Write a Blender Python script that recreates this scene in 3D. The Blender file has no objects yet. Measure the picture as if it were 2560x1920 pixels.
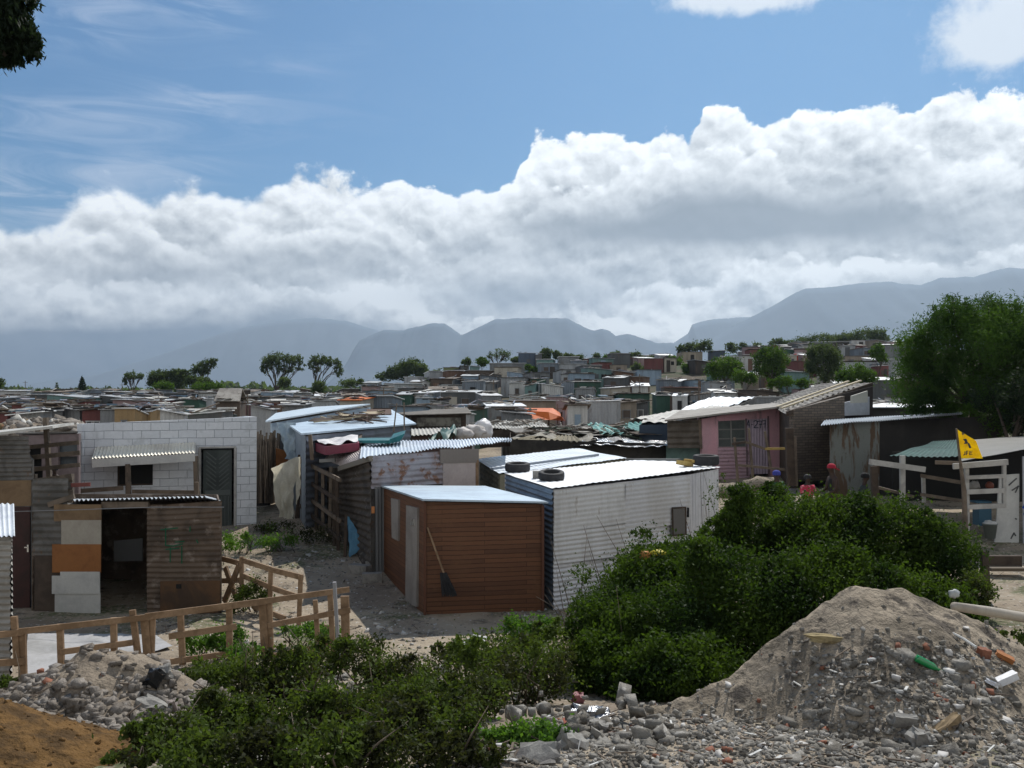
import bpy, math, random
import numpy as np
from mathutils import Vector, Matrix, noise as mnoise
R = math.radians
rnd = random.Random(7)
SC = bpy.context.scene
COL = SC.collection
# ------------------------------------------------------------------ camera
F, HZ, EYE = 2350.0, 985.0, 4.2          # focal length and horizon in photo pixels, eye height
PIT = math.atan((HZ - 960) / F)
cam_d = bpy.data.cameras.new("camera"); cam = bpy.data.objects.new("camera", cam_d); COL.objects.link(cam)
cam_d.sensor_width = 36; cam_d.lens = 36 * F / 2560; cam_d.clip_start = 0.1; cam_d.clip_end = 60000
cam.location = (0, 0, EYE); cam.rotation_euler = (R(90) + PIT, 0, 0)
SC.camera = cam
# ------------------------------------------------------------------ sun, world, exposure
SUN_EL, SUN_AZ = R(50), R(20)
s = Vector((math.sin(SUN_AZ) * math.cos(SUN_EL), math.cos(SUN_AZ) * math.cos(SUN_EL), math.sin(SUN_EL)))
sl = bpy.data.lights.new("sun", 'SUN'); sl.energy = 4.9; sl.angle = R(0.5); sl.color = (1, .955, .88)
so = bpy.data.objects.new("sun", sl); COL.objects.link(so); so.rotation_euler = s.to_track_quat('Z', 'Y').to_euler(); so.location = (0, 0, 300)
SC.view_settings.view_transform = 'Standard'; SC.view_settings.look = 'None'
SC.view_settings.exposure = 0.0; SC.view_settings.gamma = 1.0
SC.render.engine = 'CYCLES'
SC.cycles.use_denoising = True
SC.cycles.max_bounces = 6; SC.cycles.diffuse_bounces = 3; SC.cycles.glossy_bounces = 3
SC.cycles.volume_bounces = 0; SC.cycles.transmission_bounces = 4; SC.cycles.transparent_max_bounces = 8
SC.cycles.sample_clamp_indirect = 6
SC.render.filter_size = 1.5 if hasattr(SC.render, 'filter_size') else 1.5

def az_of(px): return math.atan((px - 1280) / F)
def el_of(px, py): return math.atan((HZ - py) / F * math.cos(az_of(px)))

class NG:
    """small helper round a node tree"""
    def __init__(s, nt): s.nt = nt; s.n = nt.nodes; s.l = nt.links
    def node(s, t, **kw):
        n = s.n.new(t)
        for k, v in kw.items(): setattr(n, k, v)
        return n
    def put(s, sock, v):
        if isinstance(v, bpy.types.NodeSocket): s.l.new(v, sock)
        else: sock.default_value = v
    def m(s, op, *a, clamp=False):
        n = s.node('ShaderNodeMath', operation=op, use_clamp=clamp)
        for i, v in enumerate(a): s.put(n.inputs[i], v)
        return n.outputs[0]
    def vm(s, op, *a):
        n = s.node('ShaderNodeVectorMath', operation=op)
        for i, v in enumerate(a):
            s.put(n.inputs[3] if (op == 'SCALE' and i == 1) else n.inputs[i], v)
        return n.outputs[0]
    def noise(s, vec, scale, detail=4, rough=.55, dist=0, out=0, ntype=None):
        n = s.node('ShaderNodeTexNoise'); n.noise_dimensions = getattr(s, 'dim', '3D')
        if ntype: n.noise_type = ntype
        s.put(n.inputs['Vector'], vec); n.inputs['Scale'].default_value = scale; n.inputs['Detail'].default_value = detail
        n.inputs['Roughness'].default_value = rough; n.inputs['Distortion'].default_value = dist
        return n.outputs[out]
    def voro(s, vec, scale, feature='F1', out='Distance', smooth=.5, rand=1):
        n = s.node('ShaderNodeTexVoronoi', feature=feature); n.voronoi_dimensions = getattr(s, 'dim', '3D')
        s.put(n.inputs['Vector'], vec); n.inputs['Scale'].default_value = scale; n.inputs['Randomness'].default_value = rand
        if feature == 'SMOOTH_F1': n.inputs['Smoothness'].default_value = smooth
        return n.outputs[out]
    def ss(s, x, a, b, lo=0, hi=1):
        n = s.node('ShaderNodeMapRange', interpolation_type='SMOOTHSTEP')
        s.put(n.inputs[0], x); s.put(n.inputs[1], a); s.put(n.inputs[2], b); n.inputs[3].default_value = lo; n.inputs[4].default_value = hi
        return n.outputs[0]
    def mix(s, f, a, b, blend='MIX'):
        n = s.node('ShaderNodeMix', data_type='RGBA', blend_type=blend)
        s.put(n.inputs[0], f)
        for i, v in ((6, a), (7, b)):
            s.put(n.inputs[i], v if isinstance(v, bpy.types.NodeSocket) else (*v, 1))
        return n.outputs[2]

W = bpy.data.worlds.new("World"); SC.world = W; W.use_nodes = True
g = NG(W.node_tree); g.n.clear(); g.dim = '2D'
tc = g.node('ShaderNodeTexCoord').outputs['Generated']
sep = g.node('ShaderNodeSeparateXYZ'); g.l.new(tc, sep.inputs[0])
az = g.m('ARCTAN2', sep.outputs[0], sep.outputs[1]); el = g.m('ARCSINE', sep.outputs[2])
cb = g.node('ShaderNodeCombineXYZ'); g.put(cb.inputs[0], az); g.put(cb.inputs[1], g.m('MULTIPLY', el, 1.25))
p0 = cb.outputs[0]
def warp(p, scale, amt, det=3):
    w = g.vm('SUBTRACT', g.noise(p, scale, det, .6, out=1), (.5, .5, .5))
    return g.vm('ADD', p, g.vm('SCALE', w, amt))
p1 = warp(p0, 7, .022); p2 = warp(p1, 40, .006)
sw = g.node('ShaderNodeSeparateXYZ'); g.l.new(p1, sw.inputs[0]); waz = sw.outputs[0]; wel = g.m('DIVIDE', sw.outputs[1], 1.25)
# outline of the cloud bank as an elevation over azimuth
edge_px = [(-400, 560), (0, 560), (120, 540), (190, 470), (260, 455), (400, 500), (500, 480), (620, 475), (740, 447), (800, 435), (900, 468), (1000, 435), (1045, 465),
           (1200, 462), (1280, 455), (1312, 390), (1335, 340), (1450, 335), (1600, 362), (1660, 340), (1735, 345), (1762, 292), (1850, 282), (1900, 312), (2010, 302),
           (2150, 282), (2230, 247), (2290, 262), (2312, 232), (2370, 220), (2425, 232), (2445, 256), (2560, 236), (2900, 210)]
fc = g.node('ShaderNodeFloatCurve'); c = fc.mapping.curves[0]
AZ0, AZ1 = -0.62, 0.62
pts = [((az_of(x) - AZ0) / (AZ1 - AZ0), el_of(x, y) / .4) for x, y in edge_px]
c.points[0].location = pts[0]; c.points[1].location = pts[-1]
for q in pts[1:-1]: c.points.new(*q)
for q in c.points: q.handle_type = 'VECTOR'
fc.mapping.update()
g.put(fc.inputs['Value'], g.m('DIVIDE', g.m('SUBTRACT', waz, AZ0), AZ1 - AZ0, clamp=True))
edge = g.m('MULTIPLY', fc.outputs[0], .4)
def curve_(pts_px, src=None):
    f = g.node('ShaderNodeFloatCurve'); c_ = f.mapping.curves[0]; q_ = [((az_of(x) - AZ0) / (AZ1 - AZ0), el_of(x, y) / .4) for x, y in pts_px]
    c_.points[0].location = q_[0]; c_.points[1].location = q_[-1]
    for q in q_[1:-1]: c_.points.new(*q)
    for q in c_.points: q.handle_type = 'AUTO'
    f.mapping.update(); g.put(f.inputs['Value'], g.m('DIVIDE', g.m('SUBTRACT', src or waz, AZ0), AZ1 - AZ0, clamp=True)); return g.m('MULTIPLY', f.outputs[0], .4)
def gauss(px, py, rx, ry, a=None, e=None, rot=0):
    a = a or waz; e = e or wel
    da = g.m('SUBTRACT', a, az_of(px)); de = g.m('SUBTRACT', e, el_of(px, py))
    if rot:
        cr, sr = math.cos(rot), math.sin(rot)
        da, de = g.m('ADD', g.m('MULTIPLY', da, cr), g.m('MULTIPLY', de, sr)), g.m('SUBTRACT', g.m('MULTIPLY', de, cr), g.m('MULTIPLY', da, sr))
    q = g.m('ADD', g.m('POWER', g.m('ABSOLUTE', g.m('DIVIDE', da, rx / F)), 2), g.m('POWER', g.m('ABSOLUTE', g.m('DIVIDE', de, ry / F)), 2))
    return g.m('EXPONENT', g.m('MULTIPLY', q, -1))
def total(lst):
    t = 0
    for (px, py, rx, ry, w) in lst: t = g.m('ADD', t, g.m('MULTIPLY', gauss(px, py, rx, ry), w))
    return t
fb = g.noise(p1, 14, 9, .62)
def billow(p, k=1.0):
    a_ = g.m('SUBTRACT', .42, g.voro(p, 15 * k)); b_ = g.m('SUBTRACT', .42, g.voro(p, 38 * k)); c_ = g.m('SUBTRACT', .42, g.voro(p, 95 * k))
    return g.m('ADD', g.m('ADD', g.m('MULTIPLY', a_, .030), g.m('MULTIPLY', b_, .012)), g.m('ADD', g.m('MULTIPLY', c_, .0045), g.m('MULTIPLY', g.m('SUBTRACT', g.noise(p, 26 * k, 8, .68), .5), .026)))
def layer(edge_, off, rim, floor_, width, k=1.0, gain=30, gam=1.0):
    p = g.vm('ADD', p2, off); q = g.vm('ADD', p, (.0035, .010, 0)); b0 = billow(p, k); b1 = billow(q, k)
    h_ = g.m('SUBTRACT', g.m('ADD', edge_, b0), el); mk = g.ss(h_, -.001, width)
    rimv = g.m('EXPONENT', g.m('DIVIDE', g.m('MAXIMUM', h_, 0), -rim)); big = g.noise(p, 8, 6, .6)
    L_ = g.m('ADD', floor_, g.m('MULTIPLY', rimv, 1 - floor_)); L_ = g.m('ADD', L_, g.m('MULTIPLY', g.m('SUBTRACT', b0, b1), gain)); L_ = g.m('ADD', L_, g.m('MULTIPLY', g.m('SUBTRACT', big, .5), .85))
    return mk, L_
back = g.m('MULTIPLY', g.ss(g.m('ABSOLUTE', az), .9, 1.7), .62)  # unseen cloud bank behind the camera, added to brighten camera-facing walls
edge = g.m('ADD', g.m('ADD', edge, back), g.ss(az, az_of(200), az_of(2300), .007, .003))
wid = g.ss(az, az_of(100), az_of(1200), .020, .0045)
mA, LA = layer(edge, (0, 0, 0), .045, .50, wid)
eC = curve_([(-400, 650), (60, 640), (150, 590), (260, 556), (380, 570), (440, 610), (560, 590), (760, 566), (900, 545), (1000, 560), (1120, 640), (1250, 600), (1330, 520), (1420, 470), (1560, 440), (1700, 400), (1850, 372), (1960, 420), (2060, 520), (2160, 470), (2290, 400), (2420, 390), (2560, 400), (2900, 420)])
mC, LC = layer(eC, (3.1, 1.7, 0), .032, .40, .010, 1.15)
eB = curve_([(-400, 700), (0, 700), (110, 735), (190, 690), (300, 702), (430, 690), (560, 684), (650, 712), (760, 694), (840, 730), (900, 690), (980, 690), (1080, 740), (1200, 790), (1350, 800), (1480, 770), (1600, 735), (1720, 690), (1850, 655), (1950, 640), (2060, 660), (2150, 640), (2300, 650), (2430, 640), (2560, 618), (2900, 600)])
mB, LB = layer(eB, (7.7, 4.2, 0), .024, .36, .010, 1.3)
dark = total([(1790, 520, 240, 70, .55), (1600, 590, 300, 50, .45), (1950, 560, 230, 60, .38), (2200, 500, 120, 90, .35), (2330, 570, 300, 50, .35), (1400, 560, 160, 45, .30),
              (1290, 745, 250, 40, .50), (1500, 700, 200, 30, .2), (2450, 715, 260, 36, .45), (440, 690, 260, 26, .35), (760, 655, 300, 36, .30), (1180, 640, 100, 60, .25),
              (620, 800, 190, 40, .30), (760, 790, 120, 40, .25), (-100, 905, 900, 62, .85), (560, 905, 640, 78, 1.0), (1300, 940, 700, 65, .35)])
lite = total([(950, 760, 130, 45, .45), (2000, 690, 320, 26, .30), (300, 760, 320, 32, .30), (1650, 815, 150, 50, .45), (1190, 845, 60, 15, .5), (1450, 400, 160, 50, .2)])
oC = g.m('MULTIPLY', mC, .85); oB = g.m('MULTIPLY', mB, .95)
def lm(f, a, b): return g.m('ADD', g.m('MULTIPLY', a, g.m('SUBTRACT', 1, f)), g.m('MULTIPLY', b, f))
L = lm(oC, LA, LC); L = lm(oB, L, LB)
L = g.m('ADD', L, lite); L = g.m('MULTIPLY', g.m('ADD', L, 0, clamp=True), g.m('SUBTRACT', 1, g.m('MULTIPLY', g.m('MINIMUM', g.m('MULTIPLY', dark, 1.45), 1.0), .93))); L = g.m('ADD', L, g.m('MULTIPLY', back, .1)); L = g.m('ADD', L, 0, clamp=True)
mask = mA
lowc = g.mix(g.ss(el, el_of(1280, 850), el_of(1280, 700)), (.095, .15, .235), (.165, .195, .23))
cloud = g.mix(L, lowc, (1.16, 1.19, 1.20))
# thin high cloud, upper left and right
strv = g.node('ShaderNodeMapping'); g.l.new(p0, strv.inputs[0]); strv.inputs['Rotation'].default_value = (0, 0, R(-14)); strv.inputs['Scale'].default_value = (1, 4.5, 1)
cir = g.noise(strv.outputs[0], 7, 7, .6, .6)
reg = 0
for (px, py, rx, ry, w, ro) in [(260, 290, 420, 60, .75, .10), (560, 215, 260, 40, .55, .3), (330, 430, 200, 40, .9, .12), (60, 470, 240, 60, .9, 0), (230, 40, 170, 60, .8, .1), (530, 25, 90, 45, .8, 0), (120, 540, 200, 50, .8, 0)]:
    reg = g.m('ADD', reg, g.m('MULTIPLY', gauss(px, py, rx, ry, az, el, ro), w))
cm = g.m('MULTIPLY', g.ss(cir, .36, .72), reg, clamp=True)
tr = g.m('ADD', gauss(2530, 50, 190, 120, None, None), g.m('ADD', gauss(1850, -5, 230, 36), g.m('MULTIPLY', gauss(2480, 115, 60, 40), .7)))
trm = g.ss(g.m('ADD', tr, g.m('MULTIPLY', g.m('SUBTRACT', fb, .5), 1.3)), .33, .85)
sky = g.node('ShaderNodeTexSky', sky_type='NISHITA', sun_disc=False, sun_elevation=SUN_EL, sun_rotation=SUN_AZ)
sky.air_density = 1.0; sky.dust_density = .6; sky.ozone_density = 2.0
skyc = g.mix(1, sky.outputs[0], (.017, .050, .073), 'MULTIPLY')
c1 = g.mix(g.m('MULTIPLY', cm, .55), skyc, (.62, .70, .84))
c2 = g.mix(g.m('MULTIPLY', trm, .85), c1, (.80, .84, .88))
c3 = g.mix(mask, c2, cloud)
bg = g.node('ShaderNodeBackground'); g.l.new(c3, bg.inputs[0]); bg.inputs[1].default_value = 1.0
wo = g.node('ShaderNodeOutputWorld'); g.l.new(bg.outputs[0], wo.inputs[0])
W.cycles.sampling_method = 'MANUAL'; W.cycles.sample_map_resolution = 512

# ------------------------------------------------------------------ geometry helpers
def smooth(a, b, t):
    t = max(0.0, min(1.0, (t - a) / (b - a))); return t * t * (3 - 2 * t)
def lerp(a, b, t): return a + (b - a) * t
def pl(x, tab):
    if x <= tab[0][0]: return tab[0][1]
    for (x0, y0), (x1, y1) in zip(tab, tab[1:]):
        if x <= x1: return y0 + (y1 - y0) * (x - x0) / (x1 - x0)
    return tab[-1][1]
BASE = [(-30, 1.6), (5, 1.42), (7.5, 1.3), (10, .8), (12.5, .15), (13.7, .02), (19, 0), (22, .22), (26, .6), (50, .95), (80, 1.6), (115, 2.2), (160, 2.5), (400, 2.6), (8000, 2.4)]
HILL = [(820, 0), (900, .6), (950, 1.8), (1050, 3.2), (1130, 4.6), (1250, 5.6), (1400, 7.2), (1600, 7.6), (1750, 8.4), (1850, 9.0), (2000, 10.2), (2200, 10.8), (2600, 10.8), (3000, 9)]
def ter(x, y):
    z = pl(y, BASE)
    z += .75 * smooth(4.6, 7.5, x) * smooth(9.5, 12.5, y) * (1 - smooth(22, 30, y))
    z += .45 * smooth(4.5, 9, x) * smooth(20, 28, y) * (1 - smooth(45, 70, y))
    if y > 60:
        u = 1280 + F * x / y
        z += pl(u, HILL) * smooth(75, 205, y) * (1 - .6 * smooth(260, 500, y))
    if y < 80: z += .05 * mnoise.noise(Vector((x * .5, y * .5, 3))) + .02 * mnoise.noise(Vector((x * 2.3, y * 2.3, 9)))
    else: z += .35 * mnoise.noise(Vector((x * .06, y * .06, 1)))
    return z
def P(px, py, D):
    u, v = (px - 1280) / F, (960 - py) / F
    d = Vector((u, math.cos(PIT) - v * math.sin(PIT), math.sin(PIT) + v * math.cos(PIT)))
    return Vector((0, 0, EYE)) + d * (D / d.y)
def X(px, D): return P(px, 960, D).x
def Z(py, D): return P(1280, py, D).z

def wloc(o):
    v = Vector((0, 0, 0))
    while o is not None: v += o.location; o = o.parent
    return v
def tag(o, label=None, cat=None, group=None, kind=None):
    if label: o['label'] = label
    if cat: o['category'] = cat
    if group: o['group'] = group
    if kind: o['kind'] = kind
    return o
def empty(name, loc, label=None, cat=None, group=None):
    o = bpy.data.objects.new(name, None); COL.objects.link(o); o.location = loc; o.empty_display_size = .3
    return tag(o, label, cat, group)
def link(name, me, mat, parent=None, loc=None):
    me.materials.append(mat)
    o = bpy.data.objects.new(name, me); COL.objects.link(o)
    if parent is not None: o.parent = parent
    elif loc is not None: o.location = loc
    return o

class MB:
    def __init__(s): s.v = []; s.f = []
    def add(s, vs, fs):
        k = len(s.v); s.v += [tuple(v) for v in vs]; s.f += [tuple(i + k for i in f) for f in fs]; return s
    def hexa(s, p):      # bottom 4 then top 4
        return s.add(p, [(0, 3, 2, 1), (4, 5, 6, 7), (0, 1, 5, 4), (1, 2, 6, 5), (2, 3, 7, 6), (3, 0, 4, 7)])
    def box(s, c, d, rot=None):
        ps = []
        for z in (-1, 1):
            for x, y in ((-1, -1), (1, -1), (1, 1), (-1, 1)):
                v = Vector((x * d[0] / 2, y * d[1] / 2, z * d[2] / 2))
                if rot is not None: v = rot @ v
                ps.append(Vector(c) + v)
        return s.hexa(ps)
    def beam(s, a, b, w, h, up=(0, 0, 1)):
        a, b = Vector(a), Vector(b); t = (b - a).normalized(); u = Vector(up)
        if abs(t.dot(u)) > .95: u = Vector((0, 1, 0))
        sd = t.cross(u).normalized(); u2 = sd.cross(t).normalized()
        q = [sd * x * w / 2 + u2 * z * h / 2 for x, z in ((-1, -1), (1, -1), (1, 1), (-1, 1))]
        return s.hexa([a + i for i in q] + [b + i for i in q])
    def slab(s, A, B, C, D, t):
        A, B, C, D = map(Vector, (A, B, C, D)); n = (C - A).cross(D - B).normalized() * t
        return s.hexa([A, B, C, D, A + n, B + n, C + n, D + n])
    def sheet(s, A, B, C, D, pitch=.09, amp=.012, along='h', rag=0, bow=0, spp=5, seed=0, t=.006):
        """corrugated sheet; A top left, B top right, C bottom right, D bottom left; ridges along AB ('h') or AD ('v')"""
        A, B, C, D = map(Vector, (A, B, C, D)); n = (B - A).cross(D - A).normalized()
        W_, H_ = max((B - A).length, (C - D).length), max((D - A).length, (C - B).length)
        Lc, Ll = (H_, W_) if along == 'h' else (W_, H_)
        nc = max(2, min(900, int(Lc / pitch * spp))); nl = max(1, min(14, int(Ll / .5)))
        r = random.Random(seed + 5); V = []; ph = [r.uniform(-1, 1) * rag for _ in range(nc + 1)]; ph2 = [r.uniform(-1, 1) * rag for _ in range(nc + 1)]
        for side in (0, 1):
            for i in range(nc + 1):
                a = i / nc; off = amp * math.sin(a * Lc / pitch * 2 * math.pi)
                for j in range(nl + 1):
                    b = j / nl
                    e = lerp(ph[i // 4 * 4], 0, b) if b < .5 else lerp(0, ph2[i // 4 * 4], b)
                    if b < .5: e = -ph[i // 6 * 6] * (1 - 2 * b) / max(Ll, .1)
                    else: e = ph2[i // 6 * 6] * (2 * b - 1) / max(Ll, .1)
                    uu, vv = (b + e, a) if along == 'h' else (a, b + e)
                    p = (A * (1 - uu) + B * uu) * (1 - vv) + (D * (1 - uu) + C * uu) * vv
                    wv = bow * mnoise.noise(p * .9 + Vector((seed, 0, 0))) if bow else 0
                    V.append(p + n * (off + wv - side * t))
        m = (nc + 1) * (nl + 1); fs = []
        for i in range(nc):
            for j in range(nl):
                k = i * (nl + 1) + j; q = (k, k + 1, k + nl + 2, k + nl + 1)
                fs.append(q); fs.append(tuple(x + m for x in reversed(q)))
        return s.add(V, fs)
    def tube(s, pts, rad, n=6, cap=True):
        pts = [Vector(p) for p in pts]; k = len(s.v); rad = rad if isinstance(rad, (list, tuple)) else [rad] * len(pts)
        for i, p in enumerate(pts):
            t = (pts[min(i + 1, len(pts) - 1)] - pts[max(i - 1, 0)]).normalized()
            u = t.cross(Vector((.13, .21, .97))); u = u.normalized() if u.length > 1e-3 else Vector((1, 0, 0)); w = t.cross(u)
            for j in range(n):
                a = 2 * math.pi * j / n; s.v.append(tuple(p + (u * math.cos(a) + w * math.sin(a)) * rad[i]))
        for i in range(len(pts) - 1):
            for j in range(n): a = k + i * n + j; b = k + i * n + (j + 1) % n; s.f.append((a, b, b + n, a + n))
        if cap: s.f.append(tuple(range(k + n - 1, k - 1, -1))); e = k + (len(pts) - 1) * n; s.f.append(tuple(range(e, e + n)))
        return s
    def rev(s, prof, c=(0, 0, 0), n=20, rot=None, closed=False):
        k = len(s.v)
        for i in range(n):
            a = 2 * math.pi * i / n
            for r_, z in prof:
                v = Vector((r_ * math.cos(a), r_ * math.sin(a), z))
                if rot is not None: v = rot @ v
                s.v.append(tuple(Vector(c) + v))
        m = len(prof)
        for i in range(n):
            for j in range(m if closed else m - 1):
                a = k + i * m + j; b = k + i * m + (j + 1) % m; c2 = k + ((i + 1) % n) * m + (j + 1) % m; d = k + ((i + 1) % n) * m + j
                s.f.append((a, d, c2, b))
        return s
    def holewall(s, A, B, zA, zB, z0, holes, t=.15):
        """vertical wall from A to B (xy) with openings (u0,u1,v0,v1) in metres along / above z0"""
        A = Vector((A[0], A[1])); B = Vector((B[0], B[1])); Ln = (B - A).length; d = (B - A) / Ln; n = Vector((-d.y, d.x))
        us = sorted({0, Ln} | {h_[0] for h_ in holes} | {h_[1] for h_ in holes}); vs = sorted({0.0, 99.0} | {h_[2] for h_ in holes} | {h_[3] for h_ in holes})
        def pt(u, v, k): q = A + d * u + n * (t * k); top = lerp(zA, zB, u / Ln); return Vector((q.x, q.y, min(z0 + v, top) if v < 90 else top))
        for i in range(len(us) - 1):
            for j in range(len(vs) - 1):
                um, vm = (us[i] + us[i + 1]) / 2, vs[j] + .01
                if any(h_[0] < um < h_[1] and h_[2] < vm < h_[3] for h_ in holes): continue
                c4 = [(us[i], vs[j]), (us[i + 1], vs[j]), (us[i + 1], vs[j + 1]), (us[i], vs[j + 1])]
                s.add([pt(u, v, 0) for u, v in c4], [(0, 1, 2, 3)]); s.add([pt(u, v, 1) for u, v in c4], [(3, 2, 1, 0)])
        for (u0, u1, v0, v1) in holes + [(0, Ln, 0, 99.0)]:
            c4 = [(u0, v0), (u1, v0), (u1, v1), (u0, v1)]
            for a, b in zip(c4, c4[1:] + c4[:1]): s.add([pt(*a, 0), pt(*b, 0), pt(*b, 1), pt(*a, 1)], [(0, 1, 2, 3)])
        return s
    def cloth(s, A, B, C, D, nu=14, nv=14, fold=.08, fr=5, seed=0, t=.004, outl=None, nf=(4, 5)):
        A, B, C, D = map(Vector, (A, B, C, D)); n = (B - A).cross(D - A).normalized(); V = []
        for side in (0, 1):
            for i in range(nv + 1):
                for j in range(nu + 1):
                    u, v = j / nu, i / nv; uu = u
                    if outl: l0, l1 = outl(v); uu = lerp(l0, l1, u)
                    p = (A * (1 - uu) + B * uu) * (1 - v) + (D * (1 - uu) + C * uu) * v
                    o = fold * math.sin(u * fr * math.pi + seed + 1.5 * mnoise.noise(Vector((u * 3, v * 3, seed)))) * (.3 + .7 * v) + fold * 1.4 * mnoise.noise(Vector((u * nf[0], v * nf[1], seed + 7)))
                    V.append(p + n * (o - side * t))
        m = (nu + 1) * (nv + 1); fs = []
        for i in range(nv):
            for j in range(nu):
                k = i * (nu + 1) + j; q = (k, k + nu + 1, k + nu + 2, k + 1); fs.append(q); fs.append(tuple(x + m for x in reversed(q)))
        return s.add(V, fs)
    def build(s, name, mat, parent=None, loc=None, sm=False):
        if parent is not None: o0 = wloc(parent)
        else:
            if loc is None:
                xs = [v[0] for v in s.v]; ys = [v[1] for v in s.v]; zs = [v[2] for v in s.v]
                loc = ((min(xs) + max(xs)) / 2, (min(ys) + max(ys)) / 2, min(zs))
            o0 = Vector(loc)
        me = bpy.data.meshes.new(name); me.from_pydata([(v[0] - o0.x, v[1] - o0.y, v[2] - o0.z) for v in s.v], [], s.f); me.update()
        if sm: me.polygons.foreach_set('use_smooth', [True] * len(me.polygons))
        return link(name, me, mat, parent, None if parent is not None else o0)

def npmesh(name, V, Q):
    me = bpy.data.meshes.new(name); me.vertices.add(len(V)); me.vertices.foreach_set('co', np.ascontiguousarray(V, dtype=np.float32).ravel())
    me.loops.add(Q.size); me.loops.foreach_set('vertex_index', np.ascontiguousarray(Q, dtype=np.int32).ravel())
    me.polygons.add(len(Q)); me.polygons.foreach_set('loop_start', np.arange(len(Q), dtype=np.int32) * Q.shape[1])
    me.update(calc_edges=True); return me

# ------------------------------------------------------------------ materials
_m = {}
def M(key, c, c2=None, sc=2.5, thr=(.42, .62), rough=.75, metal=0, spec=.3, bump=0, bsc=30, wave=None, streak=False, c3=None, fine=.18, transl=0, ttint=(1, 1, 1), coord='Object', seed=0, c3thr=(.58, .68)):
    if key in _m: return _m[key]
    mt = bpy.data.materials.new(key); mt.use_nodes = True; g = NG(mt.node_tree); g.n.clear()
    co = g.node('ShaderNodeTexCoord').outputs[coord]
    co = g.vm('ADD', co, (seed * 3.1, seed * 1.7, seed * .9)) if seed else co
    mp = co
    if streak:
        q = g.node('ShaderNodeMapping'); g.l.new(co, q.inputs[0]); q.inputs['Scale'].default_value = (1, 1, .22); mp = q.outputs[0]
    col = c
    if c2: col = g.mix(g.ss(g.noise(mp, sc, 6, .62, .4), *thr), c, c2)
    if c3: col = g.mix(g.ss(g.noise(g.vm('ADD', mp, (9, 4, 2)), sc * 2.3, 6, .65), *c3thr), col, c3)
    fn = g.m('ADD', 1 - fine, g.m('MULTIPLY', g.noise(co, sc * 9, 4, .7), fine * 2))
    gray = g.node('ShaderNodeCombineXYZ')
    for i in range(3): g.put(gray.inputs[i], fn)
    col = g.mix(1, col, gray.outputs[0], 'MULTIPLY')
    b = g.node('ShaderNodeBsdfPrincipled'); g.put(b.inputs['Base Color'], col)
    b.inputs['Roughness'].default_value = rough; b.inputs['Metallic'].default_value = metal; b.inputs['Specular IOR Level'].default_value = spec
    hs = None
    if bump: hs = g.m('MULTIPLY', g.noise(co, bsc, 5, .6), bump)
    if wave:
        sx = g.node('ShaderNodeSeparateXYZ'); g.l.new(co, sx.inputs[0]); w = g.m('MULTIPLY', g.m('SINE', g.m('MULTIPLY', sx.outputs['XYZ'.index(wave[0])], 2 * math.pi / wave[1])), wave[2])
        hs = w if hs is None else g.m('ADD', hs, w)
    if hs is not None:
        bp = g.node('ShaderNodeBump'); bp.inputs['Strength'].default_value = 1; bp.inputs['Distance'].default_value = 1; g.l.new(hs, bp.inputs['Height']); g.l.new(bp.outputs[0], b.inputs['Normal'])
    out = g.node('ShaderNodeOutputMaterial'); sh = b.outputs[0]
    if transl:
        t = g.node('ShaderNodeBsdfTranslucent'); g.put(t.inputs[0], g.mix(1, col, ttint, 'MULTIPLY')); mx = g.node('ShaderNodeMixShader'); mx.inputs[0].default_value = transl
        g.l.new(sh, mx.inputs[1]); g.l.new(t.outputs[0], mx.inputs[2]); sh = mx.outputs[0]
    g.l.new(sh, out.inputs[0]); _m[key] = mt; return mt

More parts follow.
